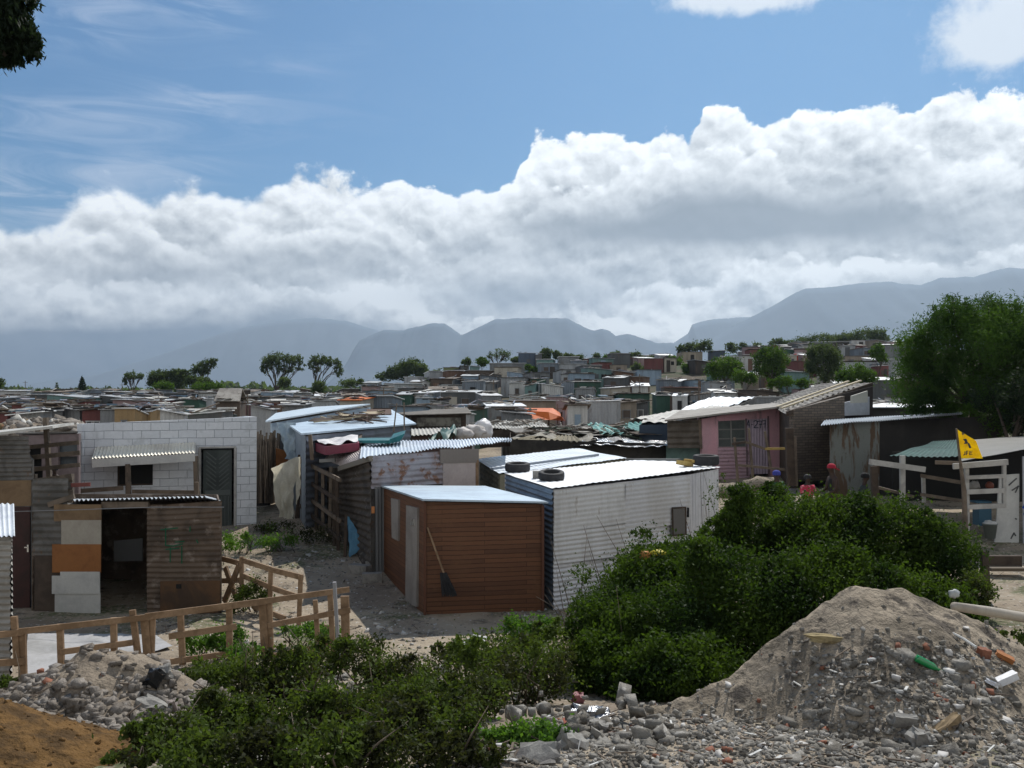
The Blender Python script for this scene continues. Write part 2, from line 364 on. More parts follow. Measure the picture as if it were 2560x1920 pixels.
def brick(key, c1, c2, mortar, w, hgt, ms, rough=.8, bump=.02, off=.5, noisec=None, xz=True, spec=.3):
    if key in _m: return _m[key]
    mt = bpy.data.materials.new(key); mt.use_nodes = True; g = NG(mt.node_tree); g.n.clear()
    co = g.node('ShaderNodeTexCoord').outputs['Object']; sx = g.node('ShaderNodeSeparateXYZ'); g.l.new(co, sx.inputs[0]); cbn = g.node('ShaderNodeCombineXYZ')
    g.put(cbn.inputs[0], g.m('ADD', sx.outputs[0], sx.outputs[1]) if not xz else sx.outputs[0]); g.put(cbn.inputs[1], g.m('ADD', sx.outputs[2], g.m('MULTIPLY', g.noise(co, 1.6, 5), .045)))
    bt = g.node('ShaderNodeTexBrick'); g.l.new(cbn.outputs[0], bt.inputs['Vector']); bt.offset = off; bt.inputs['Scale'].default_value = 1
    bt.inputs['Color1'].default_value = (*c1, 1); bt.inputs['Color2'].default_value = (*c2, 1); bt.inputs['Mortar'].default_value = (*mortar, 1)
    bt.inputs['Mortar Size'].default_value = ms; bt.inputs['Mortar Smooth'].default_value = .2; bt.inputs['Brick Width'].default_value = w; bt.inputs['Row Height'].default_value = hgt
    col = bt.outputs['Color']
    if noisec: col = g.mix(g.ss(g.noise(co, 1.7, 7, .65, .6), .52, .70), col, noisec)
    fn = g.m('ADD', .82, g.m('MULTIPLY', g.noise(co, 12, 6, .7), .36)); gc = g.node('ShaderNodeCombineXYZ')
    for i in range(3): g.put(gc.inputs[i], fn)
    col = g.mix(1, col, gc.outputs[0], 'MULTIPLY')
    b = g.node('ShaderNodeBsdfPrincipled'); g.put(b.inputs['Base Color'], col); b.inputs['Roughness'].default_value = rough; b.inputs['Specular IOR Level'].default_value = spec
    bp = g.node('ShaderNodeBump'); bp.inputs['Distance'].default_value = bump; bp.inputs['Strength'].default_value = .8; bp.invert = True
    g.l.new(g.m('ADD', bt.outputs['Fac'], g.m('MULTIPLY', g.noise(co, 25, 4), .3)), bp.inputs['Height']); g.l.new(bp.outputs[0], b.inputs['Normal'])
    out = g.node('ShaderNodeOutputMaterial'); g.l.new(b.outputs[0], out.inputs[0]); _m[key] = mt; return mt

GALV = M('galvanised', (.62, .66, .70), (.45, .48, .52), 1.5, rough=.38, metal=.55, c3=(.36, .27, .20), c3thr=(.66, .78), bump=.004, bsc=8)
GALVW = M('whitewashed_tin', (.74, .77, .80), (.60, .63, .67), 1.2, rough=.42, metal=.25, bump=.003, bsc=9)
BLUETIN = M('bluish_tin', (.50, .60, .68), (.42, .50, .58), 1.3, rough=.4, metal=.35, bump=.003, bsc=8)
TINWALL = M('white_tin_wall', (.62, .62, .64), (.50, .50, .53), 1.1, rough=.55, metal=.15, c3=(.37, .33, .29), streak=True)
PURPTIN = M('rust_streaked_tin', (.36, .35, .38), (.28, .25, .26), 1.6, rough=.6, metal=.2, c3=(.22, .12, .08), c3thr=(.52, .64))
BROWNTIN = M('brown_weathered_tin', (.125, .092, .068), (.072, .053, .04), 1.8, rough=.8, c3=(.21, .17, .14), c3thr=(.54, .66), streak=False)
GREYTIN = M('grey_weathered_tin', (.14, .132, .122), (.078, .073, .066), 1.8, rough=.75, c3=(.14, .09, .06))
RUSTTIN = M('rusty_painted_tin', (.14, .15, .14), (.085, .055, .035), 2.6, thr=(.48, .54), rough=.8, c3=(.06, .045, .032), streak=True, bump=.004)
OLIVETIN = M('olive_tin', (.20, .185, .13), (.13, .12, .09), 2, rough=.75)
DARKBLUETIN = M('dark_blue_tin', (.20, .26, .33), (.15, .19, .24), 2, rough=.5, metal=.3)
WOOD = M('new_timber', (.27, .18, .11), (.18, .115, .066), 3, rough=.8, fine=.3, bump=.003, bsc=40)
WOODG = M('grey_timber', (.16, .125, .095), (.10, .08, .062), 3, rough=.85, fine=.3)
WOODD = M('dark_timber', (.075, .055, .042), (.045, .034, .027), 3, rough=.9)
WOODW = M('whitewashed_timber', (.40, .39, .37), (.30, .29, .275), 3, rough=.8)
WOODY = M('yellow_timber', (.42, .30, .10), (.32, .22, .07), 3, rough=.8)
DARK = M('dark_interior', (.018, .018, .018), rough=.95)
BLACK = M('black_rubber', (.022, .022, .024), (.03, .03, .032), 6, rough=.75)
CREAMB = M('cream_board', (.34, .31, .26), (.29, .26, .22), 2, rough=.7)
WHITEB = M('white_board', (.50, .50, .48), (.43, .43, .42), 2, rough=.6)
ORANGEB = M('orange_brown_board', (.27, .11, .035), (.22, .085, .028), 2, rough=.6)
TANB = M('tan_board', (.19, .125, .07), (.14, .09, .05), 2.5, rough=.7)
PINKB = M('pale_pink_panel', (.42, .36, .34), (.37, .32, .30), 1.5, rough=.7)
PINK = M('pink_paint', (.60, .34, .39), (.52, .32, .36), 1.4, rough=.7, c3=(.28, .19, .21), c3thr=(.55, .72), streak=True)
PINKG = M('faded_pink_boards', (.50, .33, .38), (.42, .29, .33), 2, rough=.75, wave=('Z', .13, .012), c3=(.25, .17, .19))
LILAC = M('lilac_paint', (.45, .37, .45), (.38, .31, .38), 2, rough=.7, wave=('X', .11, .008))
MAUVE = M('dusty_mauve_paint', (.21, .165, .165), (.16, .125, .125), 2, rough=.8)
MAROON = M('maroon_paint', (.055, .022, .020), (.035, .018, .016), 2, rough=.6)
GREYDOOR = M('grey_board', (.26, .24, .22), (.21, .19, .175), 2, rough=.7)
GREENDOOR = M('dark_green_paint', (.055, .066, .064), (.035, .043, .042), 3, rough=.6)
CLOTHW = M('cream_cloth', (.80, .77, .68), (.70, .67, .58), 2, rough=.9, transl=.62)
PLASTIC = M('cloudy_plastic', (.46, .55, .60), (.36, .44, .50), 2, rough=.3, spec=.6, transl=.25)
BLUECLOTH = M('light_blue_cloth', (.12, .28, .42), (.09, .21, .34), 3, rough=.9, transl=.15)
TEAL = M('teal_plastic', (.02, .15, .155), (.015, .11, .12), 3, rough=.4)
MAROONP = M('faded_maroon_plastic', (.24, .05, .08), (.18, .05, .07), 3, rough=.7)
SHADE = M('green_shade_net', (.035, .095, .088), (.025, .065, .062), 2, rough=.8)
TEALW = M('pale_teal_board', (.17, .27, .25), (.13, .21, .20), 2, rough=.75)
ORANGE = M('orange_tarpaulin', (.72, .17, .03), (.60, .13, .025), 2, rough=.55, transl=.2)
CONC = M('broken_concrete', (.27, .26, .24), (.17, .16, .15), 5, rough=.95, bump=.006, bsc=40)
SILVER = M('crumpled_foil', (.40, .41, .43), (.22, .22, .23), 6, rough=.25, metal=.7, bump=.03, bsc=14)
ASB = M('grey_asbestos_sheet', (.33, .31, .28), (.23, .21, .19), 1.6, rough=.85, c3=(.14, .13, .11), fine=.3)
PALEROOF = M('pale_worn_roofing', (.48, .47, .44), (.36, .35, .32), 2, rough=.7, c3=(.20, .18, .16), fine=.3)
STONEW = brick('grey_brick_masonry', (.19, .15, .12), (.12, .10, .085), (.085, .075, .065), .24, .085, .012, bump=.03)
BLOCK = brick('white_block_masonry', (.66, .68, .71), (.58, .605, .64), (.24, .26, .30), .44, .215, .006, bump=.015, noisec=(.48, .50, .52))
PLANK = brick('varnished_planks', (.145, .064, .032), (.094, .042, .023), (.040, .017, .010), 1.9, .088, .005, rough=.55, bump=.007, noisec=(.135, .064, .032), xz=False)
YELLOW = M('yellow_flag_cloth', (.95, .74, .02), (.85, .62, .02), 6, rough=.8, transl=.5)
INK = M('dark_ink', (.03, .04, .06), rough=.9)
BLUEPAINT = M('blue_paint', (.02, .07, .42), rough=.7)
GREENPAINT = M('green_spray_paint', (.01, .09, .045), rough=.8)
WIRE = M('wire', (.25, .25, .25), rough=.5, metal=.6)
SKIN = M('dark_skin', (.055, .032, .022), (.045, .026, .018), 9, rough=.6)

# ground
def ground_mat():
    mt = bpy.data.materials.new('sandy_ground'); mt.use_nodes = True; g = NG(mt.node_tree); g.n.clear()
    co = g.node('ShaderNodeTexCoord').outputs['Object']
    col = g.mix(g.ss(g.noise(co, .5, 7, .62, .5), .36, .66), (.37, .31, .235), (.24, .195, .15))
    col = g.mix(g.ss(g.noise(co, 1.3, 8, .72), .53, .66), col, (.135, .115, .09)); col = g.mix(g.ss(g.noise(co, 5, 6, .75), .56, .66), col, (.40, .36, .30))
    gr = g.m('MULTIPLY', g.ss(g.noise(co, .35, 6, .65, .3), .52, .60), g.ss(g.noise(co, 9, 4, .7), .38, .55))
    col = g.mix(g.m('MULTIPLY', gr, .75), col, (.055, .085, .025))
    # litter: small pale and dark bits
    vc = g.voro(co, 13, 'F1', 'Color'); vd = g.voro(co, 13)
    sx = g.node('ShaderNodeSeparateColor'); g.l.new(vc, sx.inputs[0])
    bit = g.m('MULTIPLY', g.m('LESS_THAN', vd, .26), g.m('GREATER_THAN', sx.outputs[0], .84)); col = g.mix(bit, col, (.52, .50, .47))
    bit2 = g.m('MULTIPLY', g.m('LESS_THAN', vd, .32), g.m('LESS_THAN', sx.outputs[0], .12)); col = g.mix(bit2, col, (.07, .06, .05))
    sy = g.node('ShaderNodeSeparateXYZ'); g.l.new(co, sy.inputs[0]); far = g.ss(g.m('ADD', sy.outputs[1], g.m('MULTIPLY', g.noise(co, .08, 4), 30)), 55, 95)
    fcol = g.mix(g.ss(g.noise(co, .16, 8, .7), .42, .58), (.105, .085, .065), (.045, .060, .028)); fcol = g.mix(g.ss(g.noise(co, .35, 8, .75), .60, .70), fcol, (.22, .185, .14))
    col = g.mix(far, col, fcol)
    b = g.node('ShaderNodeBsdfPrincipled'); g.l.new(col, b.inputs['Base Color']); b.inputs['Roughness'].default_value = .95; b.inputs['Specular IOR Level'].default_value = .15
    hh = g.m('ADD', g.m('MULTIPLY', g.noise(co, 3, 8, .65), .12), g.m('ADD', g.m('MULTIPLY', g.noise(co, 22, 5, .7), .03), g.m('MULTIPLY', bit, .03)))
    bp = g.node('ShaderNodeBump'); bp.inputs['Distance'].default_value = 1; bp.inputs['Strength'].default_value = .8; g.l.new(hh, bp.inputs['Height']); g.l.new(bp.outputs[0], b.inputs['Normal'])
    out = g.node('ShaderNodeOutputMaterial'); g.l.new(b.outputs[0], out.inputs[0]); return mt
GROUND = ground_mat()
SANDM = M('heap_sand', (.32, .27, .21), (.20, .17, .132), 1.6, rough=.97, c3=(.11, .095, .08), c3thr=(.52, .62), fine=.4, bump=.10, bsc=8, spec=.08)
DIRTM = M('ochre_soil', (.155, .088, .034), (.075, .046, .022), 3.4, rough=.97, fine=.45, bump=.05, bsc=14, spec=.1)
RUB = M('rubble_stone', (.235, .222, .20), (.125, .115, .10), 3.0, rough=.97, c3=(.36, .345, .32), fine=.45, spec=.08, c3thr=(.57, .61), bump=.02, bsc=28)
RUBL = M('pale_lumpy_rubble', (.25, .225, .20), (.15, .13, .11), 3.0, rough=.97, c3=(.33, .31, .29), fine=.45, spec=.08, bump=.02, bsc=28)
SOIL = M('grey_brown_soil', (.27, .225, .175), (.17, .14, .11), 3, rough=.97, fine=.45, spec=.05, bump=.05, bsc=12)
RUBR = M('red_brick', (.24, .10, .06), (.17, .075, .05), 5, rough=.9)
def leafm(key, a, b, sc=1.2, tr=.35, thr=(.40, .62), rough=.65): return M(key, a, b, sc, thr=thr, rough=rough, spec=.12, fine=.4, transl=tr, ttint=(1.35, 1.45, .5))
LF_BUSH = leafm('bush_leaves', (.056, .094, .015), (.020, .040, .010), 1.1, .40)
LF_WEED = leafm('scrub_leaves', (.072, .105, .024), (.034, .038, .017), 2.0, .4, (.42, .58))
LF_BRIGHT = leafm('bright_leaves', (.10, .19, .035), (.06, .13, .025), 2.5, .4)
LF_TREE = leafm('hazed_tree_leaves', (.085, .115, .058), (.048, .070, .038), .35, .45)  # leaf colour lightened and blued to carry distance haze
LF_PINE = leafm('feathery_leaves', (.062, .120, .024), (.026, .054, .016), .6, .4)
LF_DARK = leafm('dark_leaves', (.022, .036, .020), (.014, .024, .014), .4)
LF_GREEN = leafm('fresh_tree_leaves', (.075, .135, .022), (.040, .08, .016), .35, .4)
BARK = M('bark', (.10, .08, .065), (.06, .05, .04), 4, rough=.95)
TWIG = M('dry_twigs', (.12, .095, .07), (.07, .055, .042), 4, rough=.95)

# ------------------------------------------------------------------ ground sheet and mountains
def grid_obj(name, xs_fn, ys, nx, zf, mat, sm=True):
    V = []; 
    for y in ys:
        for i in range(nx + 1):
            x = xs_fn(i / nx, y); V.append((x, y, zf(x, y)))
    V = np.array(V); n = nx + 1; q = []
    ii = np.arange(len(ys) - 1)[:, None] * n + np.arange(nx)[None, :]; ii = ii.ravel(); Q = np.stack([ii, ii + 1, ii + n + 1, ii + n], 1)
    me = npmesh(name, V, Q)
    if sm: me.polygons.foreach_set('use_smooth', [True] * len(Q))
    return link(name, me, mat)
ys = [-20, -10, -4, 0, 3] + list(np.arange(5, 32, .22)) + list(32 + 1.0 * np.arange(0, 60)) + list(np.geomspace(93, 9500, 90))
gr = grid_obj('ground', lambda t, y: (t * 2 - 1) * (max(y, 0) + 22) * 1.05, ys, 260, ter, GROUND)
tag(gr, kind='structure')

MOUNT = M('hazed_mountain_slopes', (.11, .145, .19), (.13, .165, .21), .002, rough=1, spec=0, fine=.1)  # pale blue of distance haze put into the slope colour
def range_(name, ridge, D, depth):
    xs = [X(a, D) for a, b in ridge]; zs = [Z(b, D) for a, b in ridge]; tab = list(zip(xs, zs)); x0, x1 = xs[0], xs[-1]; nx = 260; rows = 16; V = []
    for r_ in range(rows + 5):
        t = r_ / rows
        for i in range(nx + 1):
            x = lerp(x0, x1, i / nx); zt = pl(x, tab) + 5 * mnoise.noise(Vector((x * .012, D, 0))) + 3 * mnoise.noise(Vector((x * .04, D, 1)))
            if t <= 1: y = D - depth * (1 - t); k = (t ** 1.3); z = (zt + 34 * (abs(mnoise.noise(Vector((x * .0045 + y * .001, y * .0012, 7)))) - .25) * math.sin(math.pi * min(1, t)) * 2.4 + (1 - t) * 60 * mnoise.noise(Vector((x * .0016, y * .0016, 2)))) * k - 5 * (1 - t)
            else: y = D + (t - 1) * depth; z = zt * (1 - (t - 1) * 2.2)
            V.append((x, y, z))
    n = nx + 1; ii = (np.arange(rows + 4)[:, None] * n + np.arange(nx)[None, :]).ravel(); Q = np.stack([ii, ii + 1, ii + n + 1, ii + n], 1)
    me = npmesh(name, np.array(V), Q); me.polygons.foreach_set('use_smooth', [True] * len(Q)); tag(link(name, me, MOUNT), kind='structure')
range_('mountains', [(860, 985), (900, 850), (955, 826), (1007, 825), (1082, 808), (1111, 808), (1152, 837), (1163, 834), (1238, 798), (1280, 796), (1367, 795), (1419, 796), (1459, 817), (1483, 827),
                     (1506, 822), (1523, 826), (1540, 840), (1569, 834), (1604, 845), (1639, 857), (1680, 857), (1740, 880), (1900, 985)], 6000, 1400)
range_('mountains', [(1600, 985), (1680, 860), (1720, 834), (1731, 811), (1772, 799), (1859, 793), (1920, 790), (2100, 985)], 8200, 1200)
range_('mountains', [(1660, 985), (1760, 860), (1801, 834), (1859, 802), (1893, 785), (1922, 770), (1963, 747), (1992, 730), (2015, 721), (2079, 718), (2148, 708), (2229, 704), (2264, 711), (2304, 712),
                     (2350, 695), (2437, 692), (2483, 678), (2524, 669), (2560, 671), (2800, 640), (3100, 700)], 7000, 1700)
range_('mountains', [(-100, 985), (250, 935), (420, 880), (560, 830), (640, 812), (700, 801), (790, 795), (868, 803), (955, 830), (1060, 860), (1200, 985)], 9300, 1500)

# ------------------------------------------------------------------ huts
def hut(name, label, fl, fr, br, bl, z0, zt, mats, roofm, corr=None, over=.15, roofcorr=None, holes=None, cat='shack', group=None, roof=True, wallt=.05, roofdrop=0, seed=0, sides='flrb'):
    """fl..bl: xy of corners; zt: tops of (fl, fr, br, bl)"""
    zb = z0; cx = (fl[0] + fr[0]) / 2; cy = (fl[1] + fr[1]) / 2
    root = empty(name, (cx, cy, zb), label, cat, group); root['z0'] = zb
    cor = {'f': (fl, fr, zt[0], zt[1]), 'r': (fr, br, zt[1], zt[2]), 'b': (br, bl, zt[2], zt[3]), 'l': (bl, fl, zt[3], zt[0])}
    corr = corr or {}
    for k in sides:
        a, b, za, zb_ = cor[k]; mb = MB(); ck = corr.get(k)
        if ck: mb.sheet((a[0], a[1], za), (b[0], b[1], zb_), (b[0], b[1], z0 - .1), (a[0], a[1], z0 - .1), ck[1], ck[2], ck[0], rag=.01, bow=.02, seed=seed)
        else: mb.holewall(a, b, za, zb_, z0 - .1, (holes or {}).get(k, []), wallt)
        mb.build('wall', mats.get(k, mats['f']), root)
    if roof:
        c4 = [Vector((*fl, zt[0])), Vector((*fr, zt[1])), Vector((*br, zt[2])), Vector((*bl, zt[3]))]; ctr = sum(c4, Vector()) / 4; q = []
        for p in c4:
            d = (p - ctr); d2 = Vector((d.x, d.y, 0)).normalized() * over * 1.4; q.append(p + d2 + Vector((0, 0, .03)))
        mb = MB()
        if roofcorr: mb.sheet(q[3], q[2], q[1], q[0], roofcorr[1], roofcorr[2], roofcorr[0], rag=.03, bow=.03, seed=seed)
        else: mb.slab(q[0], q[1], q[2], q[3], .035)
        mb.build('roof', roofm, root)
    return root
def xy(px, D): return (X(px, D), D)
def cuboid_part(root, name, px0, px1, py0, py1, D, mat, t=.05, D1=None):
    D1 = D1 or D
    A, B, C, Dd = P(px0, py0, D), P(px1, py0, D1), P(px1, py1, D1), P(px0, py1, D)
    return MB().slab(A, Dd, C, B, t).build(name, mat, root)

# -- white block house
fl, fr = xy(193, 24.6), xy(642, 26.0); bl = (fl[0] + .3, fl[1] + 5); br = (X(618, 31), 31.0); z0 = .45
A = Vector(fl); B = Vector(fr); Ln = (B - A).length
def uo(px): # distance along the facade of a pixel column
    lo, hi = 0, 1
    for _ in range(40):
        m_ = (lo + hi) / 2; q = A.lerp(B, m_)
        if 1280 + F * q.x / q.y < px: lo = m_
        else: hi = m_
    return lo * Ln
def facade(px, py):  # point on the facade
    u = uo(px) / Ln; q = A.lerp(B, u); return u * Ln, Z(py, q.y)
du0, du1 = uo(503), uo(586); dz = facade(545, 1120)[1] - z0 + .1
wu0, wu1, wz0, wz1 = uo(294), uo(383), facade(340, 1214)[1] - z0 + .1, facade(340, 1162)[1] - z0 + .1
house = hut('block_house', 'white painted concrete block house with green door and small window canopy', fl, fr, br, bl, z0, (facade(194, 1060)[1], facade(641, 1042)[1], Z(1042, 26) - .1, Z(1060, 25) - .1),
            {'f': BLOCK}, GALV, holes={'f': [(du0, du1, 0, dz), (wu0, wu1, wz0, wz1)]}, roof=False, wallt=.15, cat='house')
zr = facade(400, 1052)[1] - .12
MB().slab(Vector((fl[0] + .1, fl[1] + .2, zr - .2)), Vector((fr[0] - .1, fr[1] + .2, zr)), Vector((br[0] - .1, br[1], zr - .1)), Vector((bl[0] + .1, bl[1], zr - .3)), .04).build('roof', GALV, house)
dv = (B - A).normalized(); nv = Vector((dv.y, -dv.x))
def fp(u, z, o=0): q = A + dv * u + nv * o; return Vector((q.x, q.y, z))
mb = MB(); mb.slab(fp(du0 + .06, z0, -.08), fp(du1 - .06, z0, -.08), fp(du1 - .06, z0 - .1 + dz - .05, -.08), fp(du0 + .06, z0 - .1 + dz - .05, -.08), .04)
door = mb.build('door', GREENDOOR, house)
mb = MB()
uc = (du0 + du1) / 2; zt_ = z0 + dz - .2
for k in range(8):
    zz = zt_ - .12 * k
    for sg in (-1, 1): mb.beam(fp(uc + sg * .04, zz - .22, -.03), fp(uc + sg * .30, zz, -.03), .02, .03)
for k in range(7): mb.beam(fp(du0 + .14 + k * (du1 - du0 - .28) / 6, z0 + .12, -.03), fp(du0 + .14 + k * (du1 - du0 - .28) / 6, z0 + .95, -.03), .03, .02)
mb.beam(fp(du0 + .1, z0 + 1.05, -.03), fp(du1 - .1, z0 + 1.05, -.03), .03, .14)
mb.build('door_panel', M('door_ribs', (.085, .098, .095), rough=.5), door)
mb = MB()
for u in (du0 - .03, du1 + .03): mb.beam(fp(u, z0, .02), fp(u, z0 + dz - .1, .02), .06, .05)
mb.beam(fp(du0 - .05, z0 + dz - .08, .02), fp(du1 + .05, z0 + dz - .08, .02), .05, .05); mb.build('door_frame', WOODW, house)
w = MB().slab(fp(wu0, z0 + wz0 - .1, -.12), fp(wu1, z0 + wz0 - .1, -.12), fp(wu1, z0 + wz1 - .1, -.12), fp(wu0, z0 + wz1 - .1, -.12), .02).build('window', DARK, house)
mb = MB(); mb.beam(fp(wu0 + .02, z0 + wz0 - .1, -.08), fp(wu0 + .02, z0 + wz1 - .1, -.08), .04, .04); mb.beam(fp(wu0, z0 + wz0 - .08, -.08), fp(wu1, z0 + wz0 - .08, -.08), .04, .04); mb.build('window_frame', WOODD, w)
c0, c1 = uo(240), uo(489); zl, zr2 = facade(240, 1118)[1], facade(489, 1106)[1]
pf0, pf1 = fp(c0 - .02, 0, .65), fp(c1, 0, .65); pf0.z = Z(1147, pf0.y); pf1.z = Z(1132, pf1.y)
mb = MB().sheet(fp(c0, zl, .02), fp(c1, zr2, .02), pf1, pf0, .085, .016, 'v', spp=6); mb.build('canopy', M('cream_canopy_tin', (.74, .71, .62), (.62, .58, .50), 2, rough=.5, metal=.2, c3=(.33, .20, .10), c3thr=(.66, .74)), house)
mb = MB().beam(pf0 + Vector((0, 0, -.12)), pf1 + Vector((0, 0, -.12)), .03, .21); mb.build('fascia', WHITEB, house)
mb = MB(); q = P(489, 1140, pf1.y + .05); mb.beam(q, P(492, 1262, pf1.y + .05), .11, .10); q2 = pf0.lerp(pf1, .33); mb.beam(P(320, 1160, q2.y), P(321, 1262, q2.y), .11, .09); mb.build('post', WOODG, house)
fr_ = empty('rail_fence', P(330, 1262, 24.2), 'low weathered rail fence in front of the white block house', 'fence')
MB().beam(P(176, 1229, 24), P(308, 1220, 24), .04, .11).build('rail', WOODG, fr_); MB().beam(P(330, 1229, 24.1), P(500, 1231, 24.3), .04, .10).build('rail', WOODG, fr_)
for px in (180, 322, 492): MB().beam(P(px, 1205, 24.15), P(px, 1300, 24.15), .1, .08).build('post', WOODG, fr_)

# -- shed with patchwork door wall in front of the house
z0 = 0.0; Ds = 18.0
fl, fr = xy(82, 18.2), xy(556, 18.0); bl = (X(84, 20.8), 20.8); br = (X(546, 20.6), 20.6)
shed = empty('patchwork_shed', (X(320, 18), 18, 0), 'low shed of brown corrugated sheets and patched boards with open doorway', 'shed')
def shp(px, py, o=0): q = P(px, py, 18.2 - .2 * (px - 82) / 474); return q + Vector((0, -o, 0))
MB().sheet(shp(402, 1262), shp(554, 1252), shp(551, 1455), shp(402, 1455), .105, .016, 'h', rag=.012, bow=.02, seed=3).build('wall', BROWNTIN, shed)
MB().sheet(shp(366, 1262, -.03), shp(405, 1262, -.03), shp(405, 1540, -.03), shp(366, 1540, -.03), .10, .014, 'h', bow=.02, seed=4).build('wall', BROWNTIN, shed)
lo = MB().slab(shp(403, 1452, .02), shp(403, 1537, .02), shp(552, 1530, .02), shp(552, 1450, .02), .03).build('lower_panel', M('rust_brown_sheet', (.11, .058, .028), (.06, .038, .025), 1.5, rough=.7), shed)
MB().slab(shp(443, 1459, .05), shp(443, 1470, .05), shp(456, 1470, .05), shp(456, 1459, .05), .01).build('vent_hole', DARK, lo)
MB().sheet(shp(82, 1195), shp(170, 1195), shp(170, 1390), shp(82, 1390), .13, .015, 'h', rag=.02, bow=.03, seed=9).build('wall', GREYTIN, shed)
MB().slab(shp(88, 1388, .0), shp(88, 1540, .0), shp(160, 1540, .0), shp(160, 1388, .0), .03).build('wall', M('dark_brown_board', (.085, .062, .048), (.06, .045, .035), 3, rough=.8), shed)
for (a, b, c_, d, mt, o) in [(139, 257, 1260, 1302, TANB, .05), (158, 257, 1299, 1360, CREAMB, .06), (136, 257, 1359, 1429, ORANGEB, .07), (136, 255, 1437, 1482, WHITEB, .08), (157, 255, 1427, 1440, WHITEB, .082), (142, 255, 1480, 1538, WHITEB, .06)]:
    MB().slab(shp(a, c_, o), shp(a, d, o), shp(b, d, o), shp(b, c_, o), .02).build('board_panel', mt, shed)
for i, (p, q) in enumerate(((fl, bl), (bl, br), (br, fr))):
    MB().slab(Vector((*p, 2.0)), Vector((*p, -.1)), Vector((*q, -.1)), Vector((*q, 2.0)), .03).build('wall', BROWNTIN, shed)
MB().slab(shp(258, 1362, -.5), shp(258, 1415, -.5), shp(332, 1413, -.5), shp(332, 1355, -.5), .02).build('inner_screen', M('dim_cloth', (.05, .05, .05), rough=.9), shed)
MB().sheet(shp(186, 1249, .12), shp(520, 1240, .12), Vector((br[0], br[1] + .2, 1.85)), Vector((bl[0] + .9, bl[1] + .2, 1.85)), .11, .022, 'v', rag=.05, seed=5, spp=6).build('roof', GALV, shed)
MB().slab(Vector((fl[0], fl[1] + .05, 2.03)), Vector((X(200, 18), 18.1, 2.05)), Vector((bl[0] + 1, bl[1], 1.8)), Vector((bl[0], bl[1], 1.8)), .03).build('roof', GREYTIN, shed)
MB().beam(shp(122, 1262, .02), shp(187, 1240, .02), .05, .10).build('beam', WOODG, shed); MB().beam(shp(255, 1262, .0), shp(372, 1262, .0), .06, .12).build('beam', WOODG, shed)
def strokes(parent, name, mat, poly, fn, w=.02, t=.012):
    mb = MB()
    for line in poly:
        for a, b in zip(line, line[1:]):
            p, q = fn(*a), fn(*b); d_ = (q - p)
            if d_.length < 1e-4: continue
            mb.beam(p - d_.normalized() * w * .3, q + d_.normalized() * w * .3, t, w, up=(0, 0, 1) if abs(d_.normalized().z) < .7 else (1, 0, 0))
    return mb.build(name, mat, parent)
def strokes2(parent, name, mat, poly, fn, w=.02, t=.006):
    """flat ribbons facing the camera side of a wall"""
    mb = MB()
    for line in poly:
        for a, b in zip(line, line[1:]):
            p, q = fn(*a), fn(*b); d_ = (q - p).normalized(); n = Vector((0, -1, 0)); sd = d_.cross(n).normalized() * w / 2
            p = p - d_ * w * .4; q = q + d_ * w * .4
            mb.hexa([p - sd, q - sd, q + sd, p + sd, p - sd + n * t, q - sd + n * t, q + sd + n * t, p + sd + n * t])
    return mb.build(name, mat, parent)
gx = lambda x, y: shp(380 + x * .1808, 1230 + y * .1808, .022)
strokes2(shed, 'spray_marks', GREENPAINT, [[(195, 500), (195, 735), (300, 745), (430, 715)], [(130, 520), (360, 495)], [(260, 770), (258, 960)], [(418, 750), (418, 980)], [(200, 790), (380, 775)], [(330, 690), (450, 680)], [(535, 480), (530, 540)], [(620, 660), (640, 700)]], gx, .022)

# -- shed with maroon door at the left
ls = empty('maroon_door_shed', (X(40, 18.6), 18.6, 0), 'dark shed with maroon door, tan board above it and corrugated grey upper wall', 'shed')
def lp(px, py, o=0): return P(px, py, 18.6) + Vector((0, -o, 0))
dr = MB().slab(lp(13, 1266, .03), lp(13, 1534, .03), lp(79, 1534, .03), lp(79, 1266, .03), .04).build('door', MAROON, ls)
hb = MB(); hb.beam(lp(76, 1360, .09), lp(76, 1378, .09), .03, .025); hb.beam(lp(69, 1366, .12), lp(76, 1366, .12), .02, .02); hb.build('handle', M('bright_metal', (.7, .7, .7), rough=.3, metal=.9), dr)
MB().slab(lp(-90, 1203, .02), lp(-90, 1268, .02), lp(80, 1264, .02), lp(80, 1200, .02), .03).build('board_panel', TANB, ls)
MB().slab(lp(-90, 1266, 0), lp(-90, 1536, 0), lp(15, 1536, 0), lp(15, 1266, 0), .05).build('wall', MAROON, ls)
MB().sheet(lp(-90, 1090), lp(72, 1090), lp(82, 1204), lp(-90, 1207), .09, .018, 'h', rag=.02, bow=.04, seed=12).build('wall', GREYTIN, ls)
a, b = X(-90, 18.6), X(82, 18.6); b2 = X(64, 21.3)
for p, q in (((b, 18.6), (b2, 21.3)), ((b2, 21.3), (a - 1.5, 21.3))): MB().slab(Vector((*p, 2.9)), Vector((*p, 0)), Vector((*q, 0)), Vector((*q, 2.9)), .03).build('wall', GREYTIN, ls)
MB().slab(P(-90, 1098, 18.4), P(132, 1071, 18.6), P(186, 1062, 20.4), P(-90, 1090, 21.0), .05).build('roof', PALEROOF, ls)
